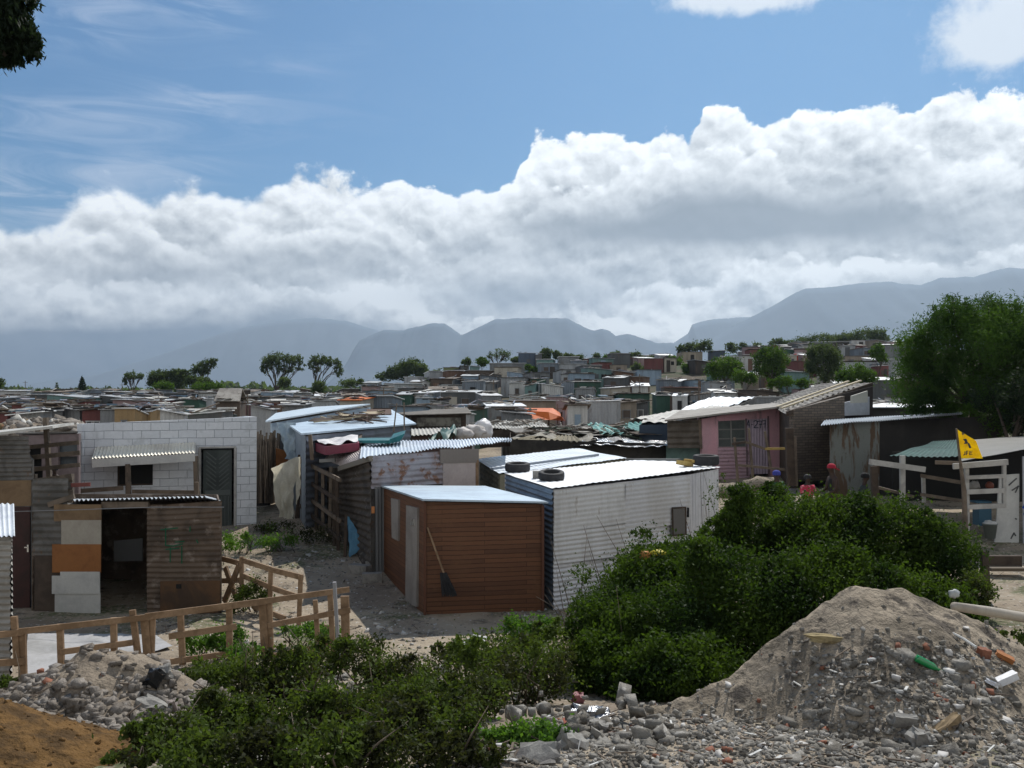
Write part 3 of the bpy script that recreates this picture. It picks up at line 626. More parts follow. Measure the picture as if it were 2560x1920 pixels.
# mauve wall with window openings behind
mw = empty('mauve_house', (X(150, 22.5), 22.5, .3), 'dusty mauve walled house with dark window gaps beside the white block house', 'house')
def mp_(px, py, o=0): return P(px, py, 22.5) + Vector((0, -o, 0))
a0, a1 = xy(60, 22.5), xy(198, 22.5)
def hrel(px0, px1, py0, py1): return (X(px0, 22.5) - a0[0], X(px1, 22.5) - a0[0], Z(py1, 22.5) - .3, Z(py0, 22.5) - .3)
MB().holewall(a0, a1, Z(1088, 22.5), Z(1084, 22.5), .3, [hrel(71, 103, 1119, 1139), hrel(76, 105, 1146, 1167), hrel(82, 108, 1174, 1197), hrel(145, 195, 1108, 1134), hrel(147, 196, 1141, 1162)], .1).build('wall', MAUVE, mw)
for (x0_, x1_, y0_, y1_, mt) in [(68, 110, 1116, 1200, DARK), (143, 197, 1106, 1164, M('dim_window_glass', (.085, .10, .11), rough=.25, spec=.6))]:
    MB().slab(mp_(x0_, y0_, -.14), mp_(x0_, y1_, -.14), mp_(x1_, y1_, -.14), mp_(x1_, y0_, -.14), .02).build('window', mt, mw)
MB().slab(Vector((a0[0] - .1, 22.45, Z(1086, 22.5))), Vector((a1[0], 22.45, Z(1082, 22.5))), Vector((X(190, 24.4), 24.4, Z(1082, 22.5) - .10)), Vector((X(40, 24.4), 24.4, Z(1082, 22.5) - .1)), .04).build('roof', GREYTIN, mw)
for p, q in ((a0, (X(50, 24.4), 24.4)), ((X(50, 24.4), 24.4), (X(188, 24.4), 24.4)), ((X(188, 24.4), 24.4), a1)): MB().slab(Vector((*p, 3.2)), Vector((*p, 0)), Vector((*q, 0)), Vector((*q, 3.2)), .03).build('wall', MAUVE, mw)
yf = empty('yard_fence', P(120, 1200, 20.2), 'tall post with grey horizontal rails in front of the mauve house', 'fence')
mb = MB().beam(P(114, 1044, 20.2), P(124, 1205, 20.2), .09, .09); mb.build('post', WOODG, yf)
for (x0_, y0_, x1_, y1_, w_) in [(72, 1118, 198, 1106, .09), (74, 1144, 200, 1132, .10), (78, 1174, 200, 1162, .09)]:
    MB().beam(P(x0_, y0_, 20.1), P(x1_, y1_, 20.1), .03, w_).build('rail', WOODG, yf)
bf = empty('board_fence', P(130, 1262, 18.9), 'weathered grey board fence behind the patchwork shed', 'fence')
for (x0_, y0_, x1_, y1_, mt) in [(84, 1205, 180, 1192, WOODG), (84, 1222, 182, 1213, GREYTIN), (84, 1240, 184, 1233, WOODG)]:
    MB().beam(P(x0_, y0_, 19.3), P(x1_, y1_, 19.3), .03, .13).build('board', mt, bf)
MB().beam(P(178, 1213, 19.25), P(226, 1211, 19.25), .03, .08).build('board', M('red_tipped_board', (.18, .06, .05), rough=.8), bf)
for px in (86, 178): MB().beam(P(px, 1185, 19.4), P(px, 1330, 19.4), .09, .09).build('post', WOODG, bf)

# -- small shed corner at the left edge
sc_ = hut('tin_shed', 'small pale corrugated shed cut by the left frame edge', xy(-120, 14.0), xy(30, 14.0), (X(26, 16.2), 16.2), (X(-140, 16.2), 16.2), 0, (Z(1344, 14), Z(1342, 14), 2.25, 2.25),
          {'f': M('pale_tin', (.30, .29, .27), (.22, .21, .19), 2, rough=.7)}, GALVW, corr={'f': ('h', .1, .016), 'r': ('h', .1, .016)}, over=.12, roofcorr=('v', .09, .015), cat='shed')

# -- brown plank hut
FLc, FRc = xy(1063, 17.9), xy(1357, 18.3); BLc = xy(960, 21.4); BRc = (FRc[0] + BLc[0] - FLc[0], 21.8)
bh = hut('plank_hut', 'reddish brown plank hut with sloping tin roof and narrow side door', FLc, FRc, BRc, BLc, 0, (Z(1254, 17.9), Z(1261, 18.3), Z(1223, 21.8), Z(1221, 21.4)),
         {'f': PLANK}, BLUETIN, over=.10, cat='hut')
Ab, Bb = Vector(BLc), Vector(FLc); dvb = (Bb - Ab).normalized(); nb = Vector((dvb.y, -dvb.x))
def sidep(px, py, o=.02):
    lo_, hi_ = 0.0, 1.0
    for _ in range(40):
        m_ = (lo_ + hi_) / 2; q = Ab.lerp(Bb, m_)
        if 1280 + F * q.x / q.y < px: lo_ = m_
        else: hi_ = m_
    q = Ab.lerp(Bb, lo_); return Vector((q.x + nb.x * o, q.y + nb.y * o, Z(py, q.y)))
dd = MB().hexa([sidep(1019, 1505, -.02), sidep(1047, 1517, -.02), sidep(1047, 1517, .045), sidep(1019, 1505, .045), sidep(1021, 1263, -.02), sidep(1049, 1270, -.02), sidep(1049, 1270, .045), sidep(1021, 1263, .045)]).build('door', GREYDOOR, bh)
MB().hexa([sidep(1036, 1312, .045), sidep(1042, 1313, .045), sidep(1042, 1313, .075), sidep(1036, 1312, .075), sidep(1036, 1297, .045), sidep(1042, 1298, .045), sidep(1042, 1298, .075), sidep(1036, 1297, .075)]).build('handle', M('bright_metal', (.7, .7, .7)), dd)
MB().hexa([sidep(984, 1344, -.02), sidep(1000, 1352, -.02), sidep(1000, 1352, .04), sidep(984, 1344, .04), sidep(982, 1245, -.02), sidep(1001, 1250, -.02), sidep(1001, 1250, .04), sidep(982, 1245, .04)]).build('window_board', GREYDOOR, bh)
for q_, zt9 in ((FLc, Z(1256, 17.9)), (FRc, Z(1263, 18.3))): MB().beam(Vector((q_[0], q_[1] - .02, 0)), Vector((q_[0], q_[1] - .02, zt9)), .05, .05).build('corner_trim', M('plank_trim', (.10, .042, .025), rough=.6), bh)
br_ = empty('broom', P(1120, 1488, 17.72), 'long handled black broom leaning on the brown plank hut', 'broom')
MB().tube([P(1069, 1318, 17.93) + Vector((0, -.04, 0)), P(1112, 1440, 17.7)], .018, 8).build('handle', WOOD, br_)
mb = MB(); q0, q1 = P(1108, 1432, 17.7), P(1124, 1488, 17.66)
rr = random.Random(3)
for _ in range(160):
    a = rr.uniform(-.12, .12); mb.beam(q0 + Vector((a * .5, rr.uniform(-.03, .03), 0)), q1 + Vector((a * 1.2, rr.uniform(-.07, .03), rr.uniform(-.02, .06))), .008, .012)
mb.build('head', BLACK, br_)

# -- white corrugated hut with tyres
C0, C1, C2 = xy(1382, 18.4), xy(1720, 20.5), xy(1793, 21.3); BL2 = xy(1264, 22.1); off = Vector(BL2) - Vector(C0); BR2 = (C2[0] + off.x, C2[1] + off.y)
wh = empty('white_tin_hut', (*C0, 0), 'white corrugated tin hut with glaring flat roof held down by tyres', 'hut')
zc0, zc1, zc2, zb2 = Z(1224, 18.4), Z(1187, 20.5), Z(1173, 21.3), Z(1187, 22.1)
zr_ = zb2 + (zc2 - zc0) * .9
MB().sheet((*C0, zc0), (*C1, zc1), (*C1, -.1), (*C0, -.1), .095, .011, 'h', rag=.0, bow=.05, seed=2).build('wall', TINWALL, wh)
for u0_, u1_, v0_, v1_, sd_ in ((0, .53, 0, .36, 4), (.5, 1.0, 0, .42, 5), (.0, .6, .36, .62, 6)):
    def wq(u, v): q = Vector(C0).lerp(Vector(C1), u); t_ = lerp(zc0, zc1, u); return Vector((q.x + .02, q.y - .03 - .006 * sd_ + .02, lerp(t_ - .01, 0, v)))
    MB().sheet(wq(u0_, v0_), wq(u1_, v0_), wq(u1_, v1_ + .01 * (sd_ - 5)), wq(u0_, v1_), .095, .0035 if sd_ < 6 else .008, 'h', rag=.01, bow=.05, seed=sd_).build('wall_sheet', M('cream_white_sheet' if sd_ != 5 else 'greyer_white_sheet', (.60, .595, .59) if sd_ != 5 else (.55, .55, .56), (.48, .47, .46), 1.6, rough=.55, metal=.1, c3=(.34, .30, .26), streak=True), wh)
MB().sheet((*C1, zc1), (*C2, zc2), (*C2, -.1), (*C1, -.1), .105, .018, 'v', bow=.01, seed=2).build('wall', TINWALL, wh)
MB().sheet((*BL2, zb2), (*C0, zc0), (*C0, -.1), (*BL2, -.1), .11, .02, 'h', bow=.01, seed=2).build('wall', DARKBLUETIN, wh)
for p, q, za, zb3 in ((C2, BR2, zc2, zr_), (BR2, BL2, zr_, zb2)): MB().slab(Vector((*p, za)), Vector((*p, 0)), Vector((*q, 0)), Vector((*q, zb3)), .03).build('wall', TINWALL, wh)
R0, R1, R2, R3 = [Vector(v) for v in ((C0[0] - .03, C0[1] - .08, zc0 + .03), (C2[0] + .05, C2[1] - .06, zc2 + .04), (BR2[0], BR2[1], zr_ + .03), (BL2[0] - .05, BL2[1], zb2 + .03))]
MB().sheet(R3, R2, R1, R0, .16, .006, 'v', rag=.02, bow=.02, seed=6).build('roof', M('bright_white_roof', (.90, .91, .92), (.84, .85, .86), 1, rough=.5, metal=.05), wh)
v0, v1 = Vector(C0), Vector(C1); dw = (v1 - v0).normalized()
def wp(px, py, o=.03):
    lo_, hi_ = 0.0, 1.0
    for _ in range(40):
        m_ = (lo_ + hi_) / 2; q = v0.lerp(v1, m_)
        if 1280 + F * q.x / q.y < px: lo_ = m_
        else: hi_ = m_
    q = v0.lerp(v1, lo_); return Vector((q.x + dw.y * o, q.y - dw.x * o, Z(py, q.y)))
def wbox(px0, px1, py0, py1, name, mat, parent, o0=.0, o1=.10):
    return MB().hexa([wp(px0, py1, o0), wp(px1, py1, o0), wp(px1, py1, o1), wp(px0, py1, o1), wp(px0, py0, o0), wp(px1, py0, o0), wp(px1, py0, o1), wp(px0, py0, o1)]).build(name, mat, parent)
wn = wbox(1673, 1704, 1270, 1336, 'window', M('dusty_glass', (.12, .115, .11), rough=.4), wh); 
mb = MB()
for a_, b_ in (((1672, 1269), (1705, 1267)), ((1705, 1267), (1706, 1334)), ((1706, 1334), (1674, 1337)), ((1674, 1337), (1672, 1269))): mb.beam(wp(*a_, .10), wp(*b_, .10), .03, .03)
mb.build('frame', WOODD, wn); wbox(1711, 1714, 1268, 1292, 'slot', DARK, wh)
# white-roofed shack behind it
w2 = hut('pale_roof_shack', 'shack with broad pale blue-white roof between the plank hut and tyre roof', (X(1250, 23.6), 23.6), (X(1560, 27.6), 27.6), (X(1445, 32.0), 32.0), (X(1194, 28.6), 28.6), .3,
         (Z(1187, 23.6), Z(1148, 27.6), Z(1124, 32), Z(1150, 28.6)), {'f': OLIVETIN}, M('pale_blue_white_roof', (.66, .71, .76), (.58, .63, .68), 1, rough=.5, metal=.15), corr={'l': ('h', .14, .02)}, over=.06, roofcorr=('v', .2, .006))
MB().beam(P(1229, 1177, 24.0) + Vector((0, 0, .05)), P(1495, 1141, 28.6) + Vector((0, 0, .05)), .07, .06).build('roof_batten', M('grey_batten', (.22, .25, .29), rough=.6), w2)
# tyres
def tyre(label, c, r=.30, w=.2, tilt=(0, 0)):
    prof = []; ri = r * .58
    for k in range(16):
        a = 2 * math.pi * k / 16; ca, sa = math.cos(a), math.sin(a); ex = .55
        prof.append(((r + ri) / 2 + (r - ri) / 2 * math.copysign(abs(ca) ** ex, ca), w / 2 * math.copysign(abs(sa) ** ex, sa)))
    o = MB().rev(prof, (0, 0, w / 2), 32, closed=True); o = o.build('tyre', BLACK, None, loc=(0, 0, 0), sm=True); o.location = c; o.rotation_euler = (tilt[0], tilt[1], 0)
    tag(o, label, 'tyre', 'old tyres weighing down the roof'); return o
def on_roof(px, py):
    best = None
    n = (R1 - R0).cross(R3 - R0).normalized(); d = P(px, py, 1) - Vector((0, 0, EYE)); t = (R0 - Vector((0, 0, EYE))).dot(n) / d.dot(n); return Vector((0, 0, EYE)) + d * t
tyre('black tyre on the rear left edge of the white roof, seen side on', on_roof(1294, 1182) + Vector((0, .2, .02)), .30, .2, (R(4), 0))
tyre('black tyre lying at the roof\'s front left corner beside a grey block', on_roof(1379, 1203) + Vector((0, .12, .03)), .28, .17, (R(9), 0))
tyre('black tyre at the far right corner of the white roof', on_roof(1768, 1166) + Vector((-.02, .05, .03)), .30, .23, (R(2), 0))
tag(MB().box(on_roof(1345, 1199) + Vector((0, .2, .09)), (.22, .2, .16)).build('concrete_block', CONC), 'small grey concrete block beside the front tyre on the white roof', 'block')
yb = on_roof(1714, 1168); tag(MB().box(yb + Vector((0, .1, .08)), (.24, .35, .1), Matrix.Rotation(R(25), 3, 'Z') @ Matrix.Rotation(R(12), 3, 'Y')).box(yb + Vector((.12, .1, .14)), (.06, .4, .07), Matrix.Rotation(R(25), 3, 'Z')).build('wooden_block', WOODY), 'yellow timber block on the white roof next to the right tyre', 'timber block')
tag(MB().beam(P(1566, 1151, 25), P(1700, 1152, 23.6), .09, .11).build('roof_beam', M('weathered_grey_beam', (.16, .165, .16), rough=.8)), 'long grey beam lying along the back edge of the white roof', 'beam')

# -- rust streaked shack behind the plank hut
G0, G1 = xy(928, 21.2), xy(1196, 23.4); G3 = (X(849, 25.2), 25.2); G2 = (G1[0] + G3[0] - G0[0], 27.2)
pk = empty('rust_streaked_shack', (*G0, 0), 'shack of purple-grey rust streaked tin with pink end panel', 'shack')
ga, gb = Vector(G0), Vector(G1)
def gp(px, py, o=0):
    lo_, hi_ = 0.0, 1.0
    for _ in range(40):
        m_ = (lo_ + hi_) / 2; q = ga.lerp(gb, m_)
        if 1280 + F * q.x / q.y < px: lo_ = m_
        else: hi_ = m_
    q = ga.lerp(gb, lo_); d_ = (gb - ga).normalized(); return Vector((q.x + d_.y * o, q.y - d_.x * o, Z(py, q.y)))
MB().sheet(gp(928, 1140), gp(1108, 1128), gp(1112, 1208), gp(928, 1222), .135, .022, 'h', rag=.01, bow=.03, seed=8).build('wall', PURPTIN, pk)
MB().slab(gp(928, 1218, -.04), gp(928, 1500, -.04), gp(1110, 1500, -.04), gp(1110, 1205, -.04), .03).build('wall', GREYTIN, pk)
MB().sheet(gp(934, 1217, .04), gp(964, 1216, .04), gp(966, 1430, .04), gp(936, 1440, .04), .09, .02, 'v').build('wall_strip', M('grey_strip_tin', (.16, .165, .17), rough=.6), pk)
MB().slab(gp(1098, 1124, .02), gp(1098, 1158, .02), gp(1194, 1156, .02), gp(1194, 1122, .02), .03).build('board_panel', M('grey_brown_board', (.20, .175, .155), rough=.8), pk)
MB().slab(gp(1106, 1156, .0), gp(1106, 1400, .0), gp(1187, 1400, .0), gp(1187, 1154, .0), .03).build('wall_panel', PINKB, pk)
MB().beam(gp(1191, 1150, .03), gp(1191, 1230, .03), .07, .07).build('post', WOOD, pk)
MB().sheet((*G3, Z(1170, 25.2)), (*G0, Z(1145, 21.2)), (*G0, 0), (*G3, 0), .17, .028, 'h', rag=.02, bow=.06, seed=13).build('wall', M('dark_boarded_tin', (.09, .075, .062), (.05, .042, .036), 2, rough=.85, c3=(.17, .15, .13)), pk)
for p, q in ((G1, G2), (G2, G3)): MB().slab(Vector((*p, 2.5)), Vector((*p, 0)), Vector((*q, 0)), Vector((*q, 2.5)), .03).build('wall', GREYTIN, pk)
MB().sheet(P(905, 1112, 26.5), P(1277, 1093, 30), P(1280, 1101, 26.5), P(900, 1142, 20.9), .14, .02, 'v', rag=.06, bow=.10, seed=21).build('roof', M('blue_white_sheets', (.62, .68, .74), (.50, .55, .62), .9, rough=.45, metal=.3, c3=(.42, .38, .35)), pk)
MB().sheet(P(785, 1133, 27.5), P(912, 1112, 26.8), P(930, 1140, 21.0), P(852, 1166, 24.4), .2, .012, 'v', rag=.1, bow=.12, seed=22).build('roof', M('pinkish_pale_sheet', (.56, .50, .48), (.45, .40, .38), 1.5, rough=.6), pk)
MB().beam(P(848, 1172, 24.3), P(928, 1146, 21.0), .08, .12).build('eaves_board', M('grey_eaves_board', (.20, .18, .15), rough=.8), pk)
for i, (a_, b_, c_) in enumerate([(1040, 1115, .06), (985, 1122, .05), (1100, 1108, .05)]):
    pass
# maroon mattress tray
mt_ = empty('maroon_tray', P(840, 1137, 25.0), 'faded maroon plastic tub lined with white sheeting on the shack roof', 'tub')
q = [P(784, 1126, 26.3), P(814, 1138, 23.9), P(899, 1127, 24.6), P(896, 1112, 26.6)]; q2 = [P(783, 1105, 26.3), P(812, 1117, 23.9), P(898, 1107, 24.6), P(895, 1096, 26.6)]
MB().hexa(q + q2).build('side', MAROONP, mt_)
MB().cloth(q2[0] + Vector((0, 0, .06)), q2[3] + Vector((0, 0, .10)), q2[2] + Vector((-.05, .1, .06)), q2[1] + Vector((0, .1, .03)), 14, 10, .035, 3, 4).build('liner', M('white_sheeting', (.66, .64, .64), (.45, .43, .43), 5, rough=.6), mt_, sm=True)
# junk on pale roof
def junk(name, label, cat, pts, n, size, mats, seed, group=None, flat=.3):
    r_ = random.Random(seed); root = empty(name, pts[0], label, cat, group)
    for mi, mt in enumerate(mats):
        mb = MB()
        for _ in range(n // len(mats)):
            u, v = r_.random(), r_.random(); p = (pts[0] * (1 - u) + pts[1] * u) * (1 - v) + (pts[3] * (1 - u) + pts[2] * u) * v
            L_ = r_.uniform(.4, 1) * size; a = r_.uniform(0, math.pi); d_ = Vector((math.cos(a), math.sin(a), r_.uniform(-.15, .2))) * L_ / 2
            if r_.random() < flat: mb.box(p + Vector((0, 0, r_.uniform(.02, .16))), (L_ * .6, L_ * .4, .02), Matrix.Rotation(a, 3, 'Z') @ Matrix.Rotation(r_.uniform(-.3, .3), 3, 'X'))
            else: mb.beam(p - d_ + Vector((0, 0, r_.uniform(.03, .12))), p + d_ + Vector((0, 0, r_.uniform(.03, .2))), .045, .035)
        mb.build('scrap_part', mt, root)
    return root

# -- big pale blue lean-to and tin shack (left centre)
B1a, B1b = xy(676, 31), xy(924, 42)
l1 = empty('long_blue_roof_shack', (*B1a, .7), 'long pale blue tin shack whose roof edge rises to the right', 'shack')
MB().slab(P(676, 1058, 31), P(676, 1175, 31), P(924, 1100, 42), P(924, 1018, 42), .05).build('wall', BLUETIN, l1)
MB().slab(P(664, 1056, 30.4), P(926, 1012, 41.8), P(790, 1019, 48), P(690, 1035, 43), .05).build('roof', M('pale_blue_roof', (.56, .64, .70), (.48, .56, .62), 1, rough=.45, metal=.2), l1)
for a_, b_ in ((P(676, 1058, 31), P(690, 1038, 43)), (P(690, 1038, 43), P(920, 1020, 47))): MB().slab(a_, Vector((a_.x, a_.y, .5)), Vector((b_.x, b_.y, .5)), b_, .03).build('wall', GREYTIN, l1)
l2 = empty('flat_roof_tin_shack', P(765, 1180, 25.5), 'blue-grey tin shack with scrap frames lying on its pale flat roof', 'shack')
K0, K1, K2, K3 = P(765, 1090, 25.5), P(1026, 1064, 30.5), P(971, 1028, 40), P(734, 1067, 29.5)
MB().sheet(K3, K0, Vector((K0.x, K0.y, .5)), Vector((K3.x, K3.y, .5)), .3, .004, 'v').build('wall', M('blue_grey_tin', (.26, .31, .36), (.21, .25, .30), 1.5, rough=.5, metal=.2), l2)
MB().sheet(K0, K1, Vector((K1.x, K1.y, .5)), Vector((K0.x, K0.y, .5)), .2, .02, 'h').build('wall', M('slate_tin', (.17, .19, .23), (.13, .15, .18), 1.5, rough=.6), l2)
for a_, b_ in ((K1, K2), (K2, K3)): MB().slab(a_, Vector((a_.x, a_.y, .5)), Vector((b_.x, b_.y, .5)), b_, .03).build('wall', GREYTIN, l2)
MB().slab(K0 + Vector((-.1, -.15, .03)), K1 + Vector((.2, -.1, .03)), K2 + Vector((.1, .1, .03)), K3 + Vector((-.2, .1, .03)), .05).build('roof', BLUETIN, l2)
junk('scrap_frames', 'heap of rusty frames and boards on the pale flat tin roof', 'scrap', [P(790, 1063, 29), P(925, 1055, 30), P(950, 1036, 36), P(830, 1050, 33)], 46, 1.9, [WOODD, M('buff_board', (.33, .27, .18), rough=.8), M('rusty_steel', (.10, .06, .045), rough=.8)], 5)
tag(MB().beam(P(908, 1064, 29.3), P(899, 1100, 27.2), .08, .06).build('loose_plank', WOODG), 'short grey plank leaning on the blue-grey tin shack', 'plank')
tag(MB().tube([P(992, 1008, 27.5), P(984, 1080, 27.4)], .022, 6).build('thin_pole', WOODG), 'thin upright pole, left of the pair above the teal tub', 'pole')
tag(MB().tube([P(1010, 1006, 27.5), P(1011, 1080, 27.4)], .022, 6).build('thin_pole', WOODG), 'thin upright pole, right of the pair above the teal tub', 'pole')
tb = MB(); 
q = [P(894, 1106, 25.2), P(978, 1108, 25.4), P(1012, 1098, 25.8), P(1000, 1085, 26.2), P(960, 1098, 26.0), P(893, 1101, 25.8)]
tb.hexa([P(893, 1107, 25.4), P(975, 1109, 25.6), P(980, 1102, 26.6), P(896, 1100, 26.6), P(893, 1101, 25.4), P(972, 1101, 25.6), P(980, 1094, 26.6), P(896, 1095, 26.6)])
tb.hexa([P(970, 1109, 25.5), P(1000, 1104, 25.6), P(1008, 1092, 26.4), P(978, 1100, 26.4), P(975, 1098, 25.5), P(1012, 1084, 25.6), P(1014, 1076, 26.4), P(984, 1084, 26.4)])
tag(tb.build('teal_tub', TEAL), 'teal plastic tub lying upside down on the blue-white roof sheets', 'tub')
# supporting post and hanging cloths
tag(MB().beam(P(775, 1086, 25), P(781, 1150, 25), .09, .09).build('roof_post', WOODG), 'short brown post beside the maroon tub on the roof', 'post')
tag(MB().cloth(P(690, 1058, 29.5), P(738, 1056, 29), P(732, 1150, 28.6), P(706, 1146, 29), 14, 18, .10, 4, 2, outl=lambda v: (0 + .35 * v, 1)).build('plastic_sheet', PLASTIC, sm=True), 'torn translucent bluish plastic sheet hanging beside the long blue shack', 'plastic sheet')
tag(MB().cloth(P(679, 1172, 25.5), P(740, 1142, 25.2), P(727, 1298, 25.2), P(702, 1292, 25.4), 18, 22, .10, 5, 5, outl=lambda v: (.05 * math.sin(v * 9), 1 + .05 * math.sin(v * 7))).cloth(P(738, 1144, 25.2), P(751, 1142, 25.1), P(752, 1222, 25.0), P(741, 1262, 25.1), 8, 16, .03, 3, 9).build('hanging_cloth', CLOTHW, sm=True), 'large cream cloth hanging from the line between the houses', 'cloth')
# dark alley screen left of the cloth
al = empty('stick_fence', P(668, 1262, 29), 'dark fence of sticks at the alley beside the block house', 'fence')
MB().slab(P(640, 1100, 28.5), P(640, 1265, 28.5), P(700, 1262, 31.5), P(700, 1100, 31.5), .04).build('screen', M('mottled_dark_screen', (.035, .032, .03), (.06, .05, .045), 3, rough=.95), al)  # near black mottled sheet behind the sticks
r_ = random.Random(8); mb = MB()
for k in range(26):
    px = 642 + k * 2.2 + r_.uniform(-2, 2); D_ = 28.3 + k * .1; mb.beam(P(px, r_.uniform(1075, 1120), D_), P(px + r_.uniform(-8, 8), 1258, D_), .05, .04)
mb.build('sticks', WOODG, al)
MB().slab(P(690, 1120, 29.9), P(690, 1185, 29.9), P(726, 1180, 29.9), P(726, 1130, 29.9), .03).build('board', ORANGEB, al)
MB().slab(P(700, 1062, 30.5), P(700, 1260, 30.5), P(742, 1255, 30.5), P(742, 1062, 30.5), .03).build('wall', M('slate_sheet', (.09, .095, .105), rough=.8), al)

# pen fence of poles
pf = empty('pole_pen', P(800, 1330, 24.5), 'rickety pen of dark poles and rails beside the rust streaked shack', 'fence')
def pen(t, h): # t 0 far .. 1 near ; h 0 bottom .. 1 top
    px = lerp(745, 846, t); D_ = lerp(27.2, 23.3, t); b, tp = lerp(1296, 1384, t), lerp(1146, 1188, t); return P(px, lerp(b, tp, h), D_)
r_ = random.Random(2)
for t in (0, .12, .3, .45, .62, .78, .9, 1.0):
    MB().beam(pen(t, -.02), pen(t + r_.uniform(-.04, .04), r_.uniform(.9, 1.08)), .08, .07).build('post', WOODD if r_.random() < .5 else WOODG, pf)
for h_ in (.97, .70, .45, .22): MB().beam(pen(-.02, h_ + .02), pen(1.05, h_ - .02), .05, .10).build('rail', WOODG if h_ in (.45, .97) else WOODD, pf)
MB().beam(P(740, 1296, 26.8), P(756, 1150, 26.8), .06, .06).build('post', WOODD, pf)
MB().slab(P(760, 1170, 28.4), P(760, 1292, 28.4), P(850, 1330, 25.6), P(850, 1170, 25.6), .05).build('rag_screen', M('dark_rags', (.06, .052, .045), (.12, .105, .09), 2.2, rough=.95, thr=(.5, .6)), pf)
MB().beam(P(800, 1152, 25), P(838, 1150, 24.6), .05, .09).build('board', M('grey_board2', (.25, .25, .24), rough=.8), pf)
tag(MB().cloth(P(868, 1290, 22.9), P(874, 1292, 22.85), P(912, 1362, 22.7), P(874, 1396, 22.7), 8, 12, .04, 3, 3, outl=None).build('blue_cloth', BLUECLOTH, sm=True), 'light blue cloth hung in a triangle by the boarded wall', 'cloth')
tag(MB().beam(P(866, 1286, 22.9), P(862, 1400, 22.7), .07, .07).build('cloth_post', WOODD), 'dark post holding the light blue cloth', 'post')
tag(MB().slab(P(929, 1266, 21.0), P(929, 1283, 21.0), P(937, 1283, 21.0), P(937, 1266, 21.0), .03).build('orange_plate', M('orange_plate', (.5, .2, .07), rough=.6)), 'small orange plate on the corner of the rust streaked shack', 'plate')
for i, (px, py, D_, sx, lab) in enumerate([(900, 1438, 21.2, .5, 'long pale concrete block lying on the ground by the shack corner'), (930, 1452, 20.6, .42, 'dark concrete block nearest the plank hut'), (938, 1428, 21.6, .4, 'concrete block lying against the base of the rust streaked shack')]):
    p = P(px, py, D_); p.z = ter(p.x, p.y) + .1; tag(MB().box(p, (sx, .22, .2), Matrix.Rotation(R(-30 + 40 * i), 3, 'Z')).build('concrete_block', CONC), lab, 'block')

# -- dark shack behind
d1_ = hut('dark_board_shack', 'dark brown board shack with mottled grey panel behind the teal tub', xy(1030, 40), xy(1165, 40), xy(1156, 44), xy(1000, 44), .8, (Z(1040, 40), Z(1036, 40), Z(1022, 44), Z(1036, 44)), {'f': WOODD}, M('brown_roof_sheet', (.10, .09, .075), (.16, .14, .12), 2, rough=.8), over=.3)
cuboid_part(d1_, 'wall_panel', 1042, 1152, 1066, 1044, 39.9, M('mottled_grey_panel', (.20, .19, .16), (.08, .07, .06), 3, rough=.8), .03)
# -- jumbled roof shack
jb = empty('jumbled_roof_shack', P(1500, 1150, 34), 'long dark shack under a jumble of tarps, foil and striped roof sheets', 'shack')
MB().slab(P(1275, 1098, 33), P(1275, 1200, 33), P(1775, 1200, 35), P(1775, 1112, 35), .05).build('wall', M('very_dark_wall', (.03, .028, .026), (.05, .045, .04), 2, rough=.9), jb)  # front wall in two near black tones
for a_, b_ in ((P(1275, 1098, 33), P(1275, 1078, 42)), (P(1275, 1078, 42), P(1700, 1080, 44)), (P(1700, 1080, 44), P(1775, 1112, 35))): MB().slab(a_, Vector((a_.x, a_.y, .5)), Vector((b_.x, b_.y, .5)), b_, .03).build('wall', WOODD, jb)
MB().slab(P(1665, 1114, 34.3), P(1665, 1150, 34.3), P(1748, 1150, 34.5), P(1748, 1114, 34.5), .04).build('wall_panel', TEALW, jb)
MB().cloth(P(1300, 1082, 42), P(1470, 1075, 43), P(1490, 1108, 34), P(1270, 1098, 34), 30, 20, .12, 3, 1, t=.02, nf=(7, 7)).build('roof_tarp', M('grey_brown_tarp', (.26, .24, .20), (.17, .155, .13), 1.3, rough=.85), jb)
MB().cloth(P(1430, 1066, 44), P(1560, 1080, 43), P(1570, 1112, 35), P(1440, 1108, 34.6), 16, 14, .14, 4, 7, t=.02).build('roof_tarp', M('grey_tarp', (.29, .28, .27), (.20, .19, .18), 1.5, rough=.7), jb)
MB().cloth(P(1470, 1095, 37), P(1775, 1098, 38), P(1778, 1116, 34.2), P(1430, 1116, 33.4), 90, 16, .05, 3, 3, t=.02, nf=(22, 5)).build('foil_sheet', SILVER, jb, sm=True)
stripe = M('mint_painted_tin', (.24, .46, .40), (.16, .33, .30), 3, rough=.5)
for (a_, b_, c_, d_, nm) in [((1468, 1072, 42), (1502, 1072, 42), (1560, 1096, 37), (1500, 1096, 37), 'roof_sheet'), ((1540, 1080, 41), (1600, 1066, 43), (1672, 1092, 37), (1605, 1098, 37), 'roof_sheet'), ((1605, 1068, 42.5), (1640, 1070, 42), (1705, 1096, 36.5), (1680, 1098, 36.5), 'roof_sheet')]:
    MB().sheet(P(*a_) + Vector((0, 0, .25)), P(*b_) + Vector((0, 0, .25)), P(*c_) + Vector((0, 0, .15)), P(*d_) + Vector((0, 0, .15)), .35, .05, 'v', bow=.1, seed=3).build(nm, stripe, jb)
MB().sheet(P(1340, 1090, 36), P(1440, 1092, 36), P(1455, 1104, 33.4), P(1270, 1098, 33.2), .2, .03, 'v', rag=.2, bow=.1, seed=33).build('roof_sheet', M('khaki_sheet', (.22, .19, .13), (.15, .13, .09), 2, rough=.85), jb)
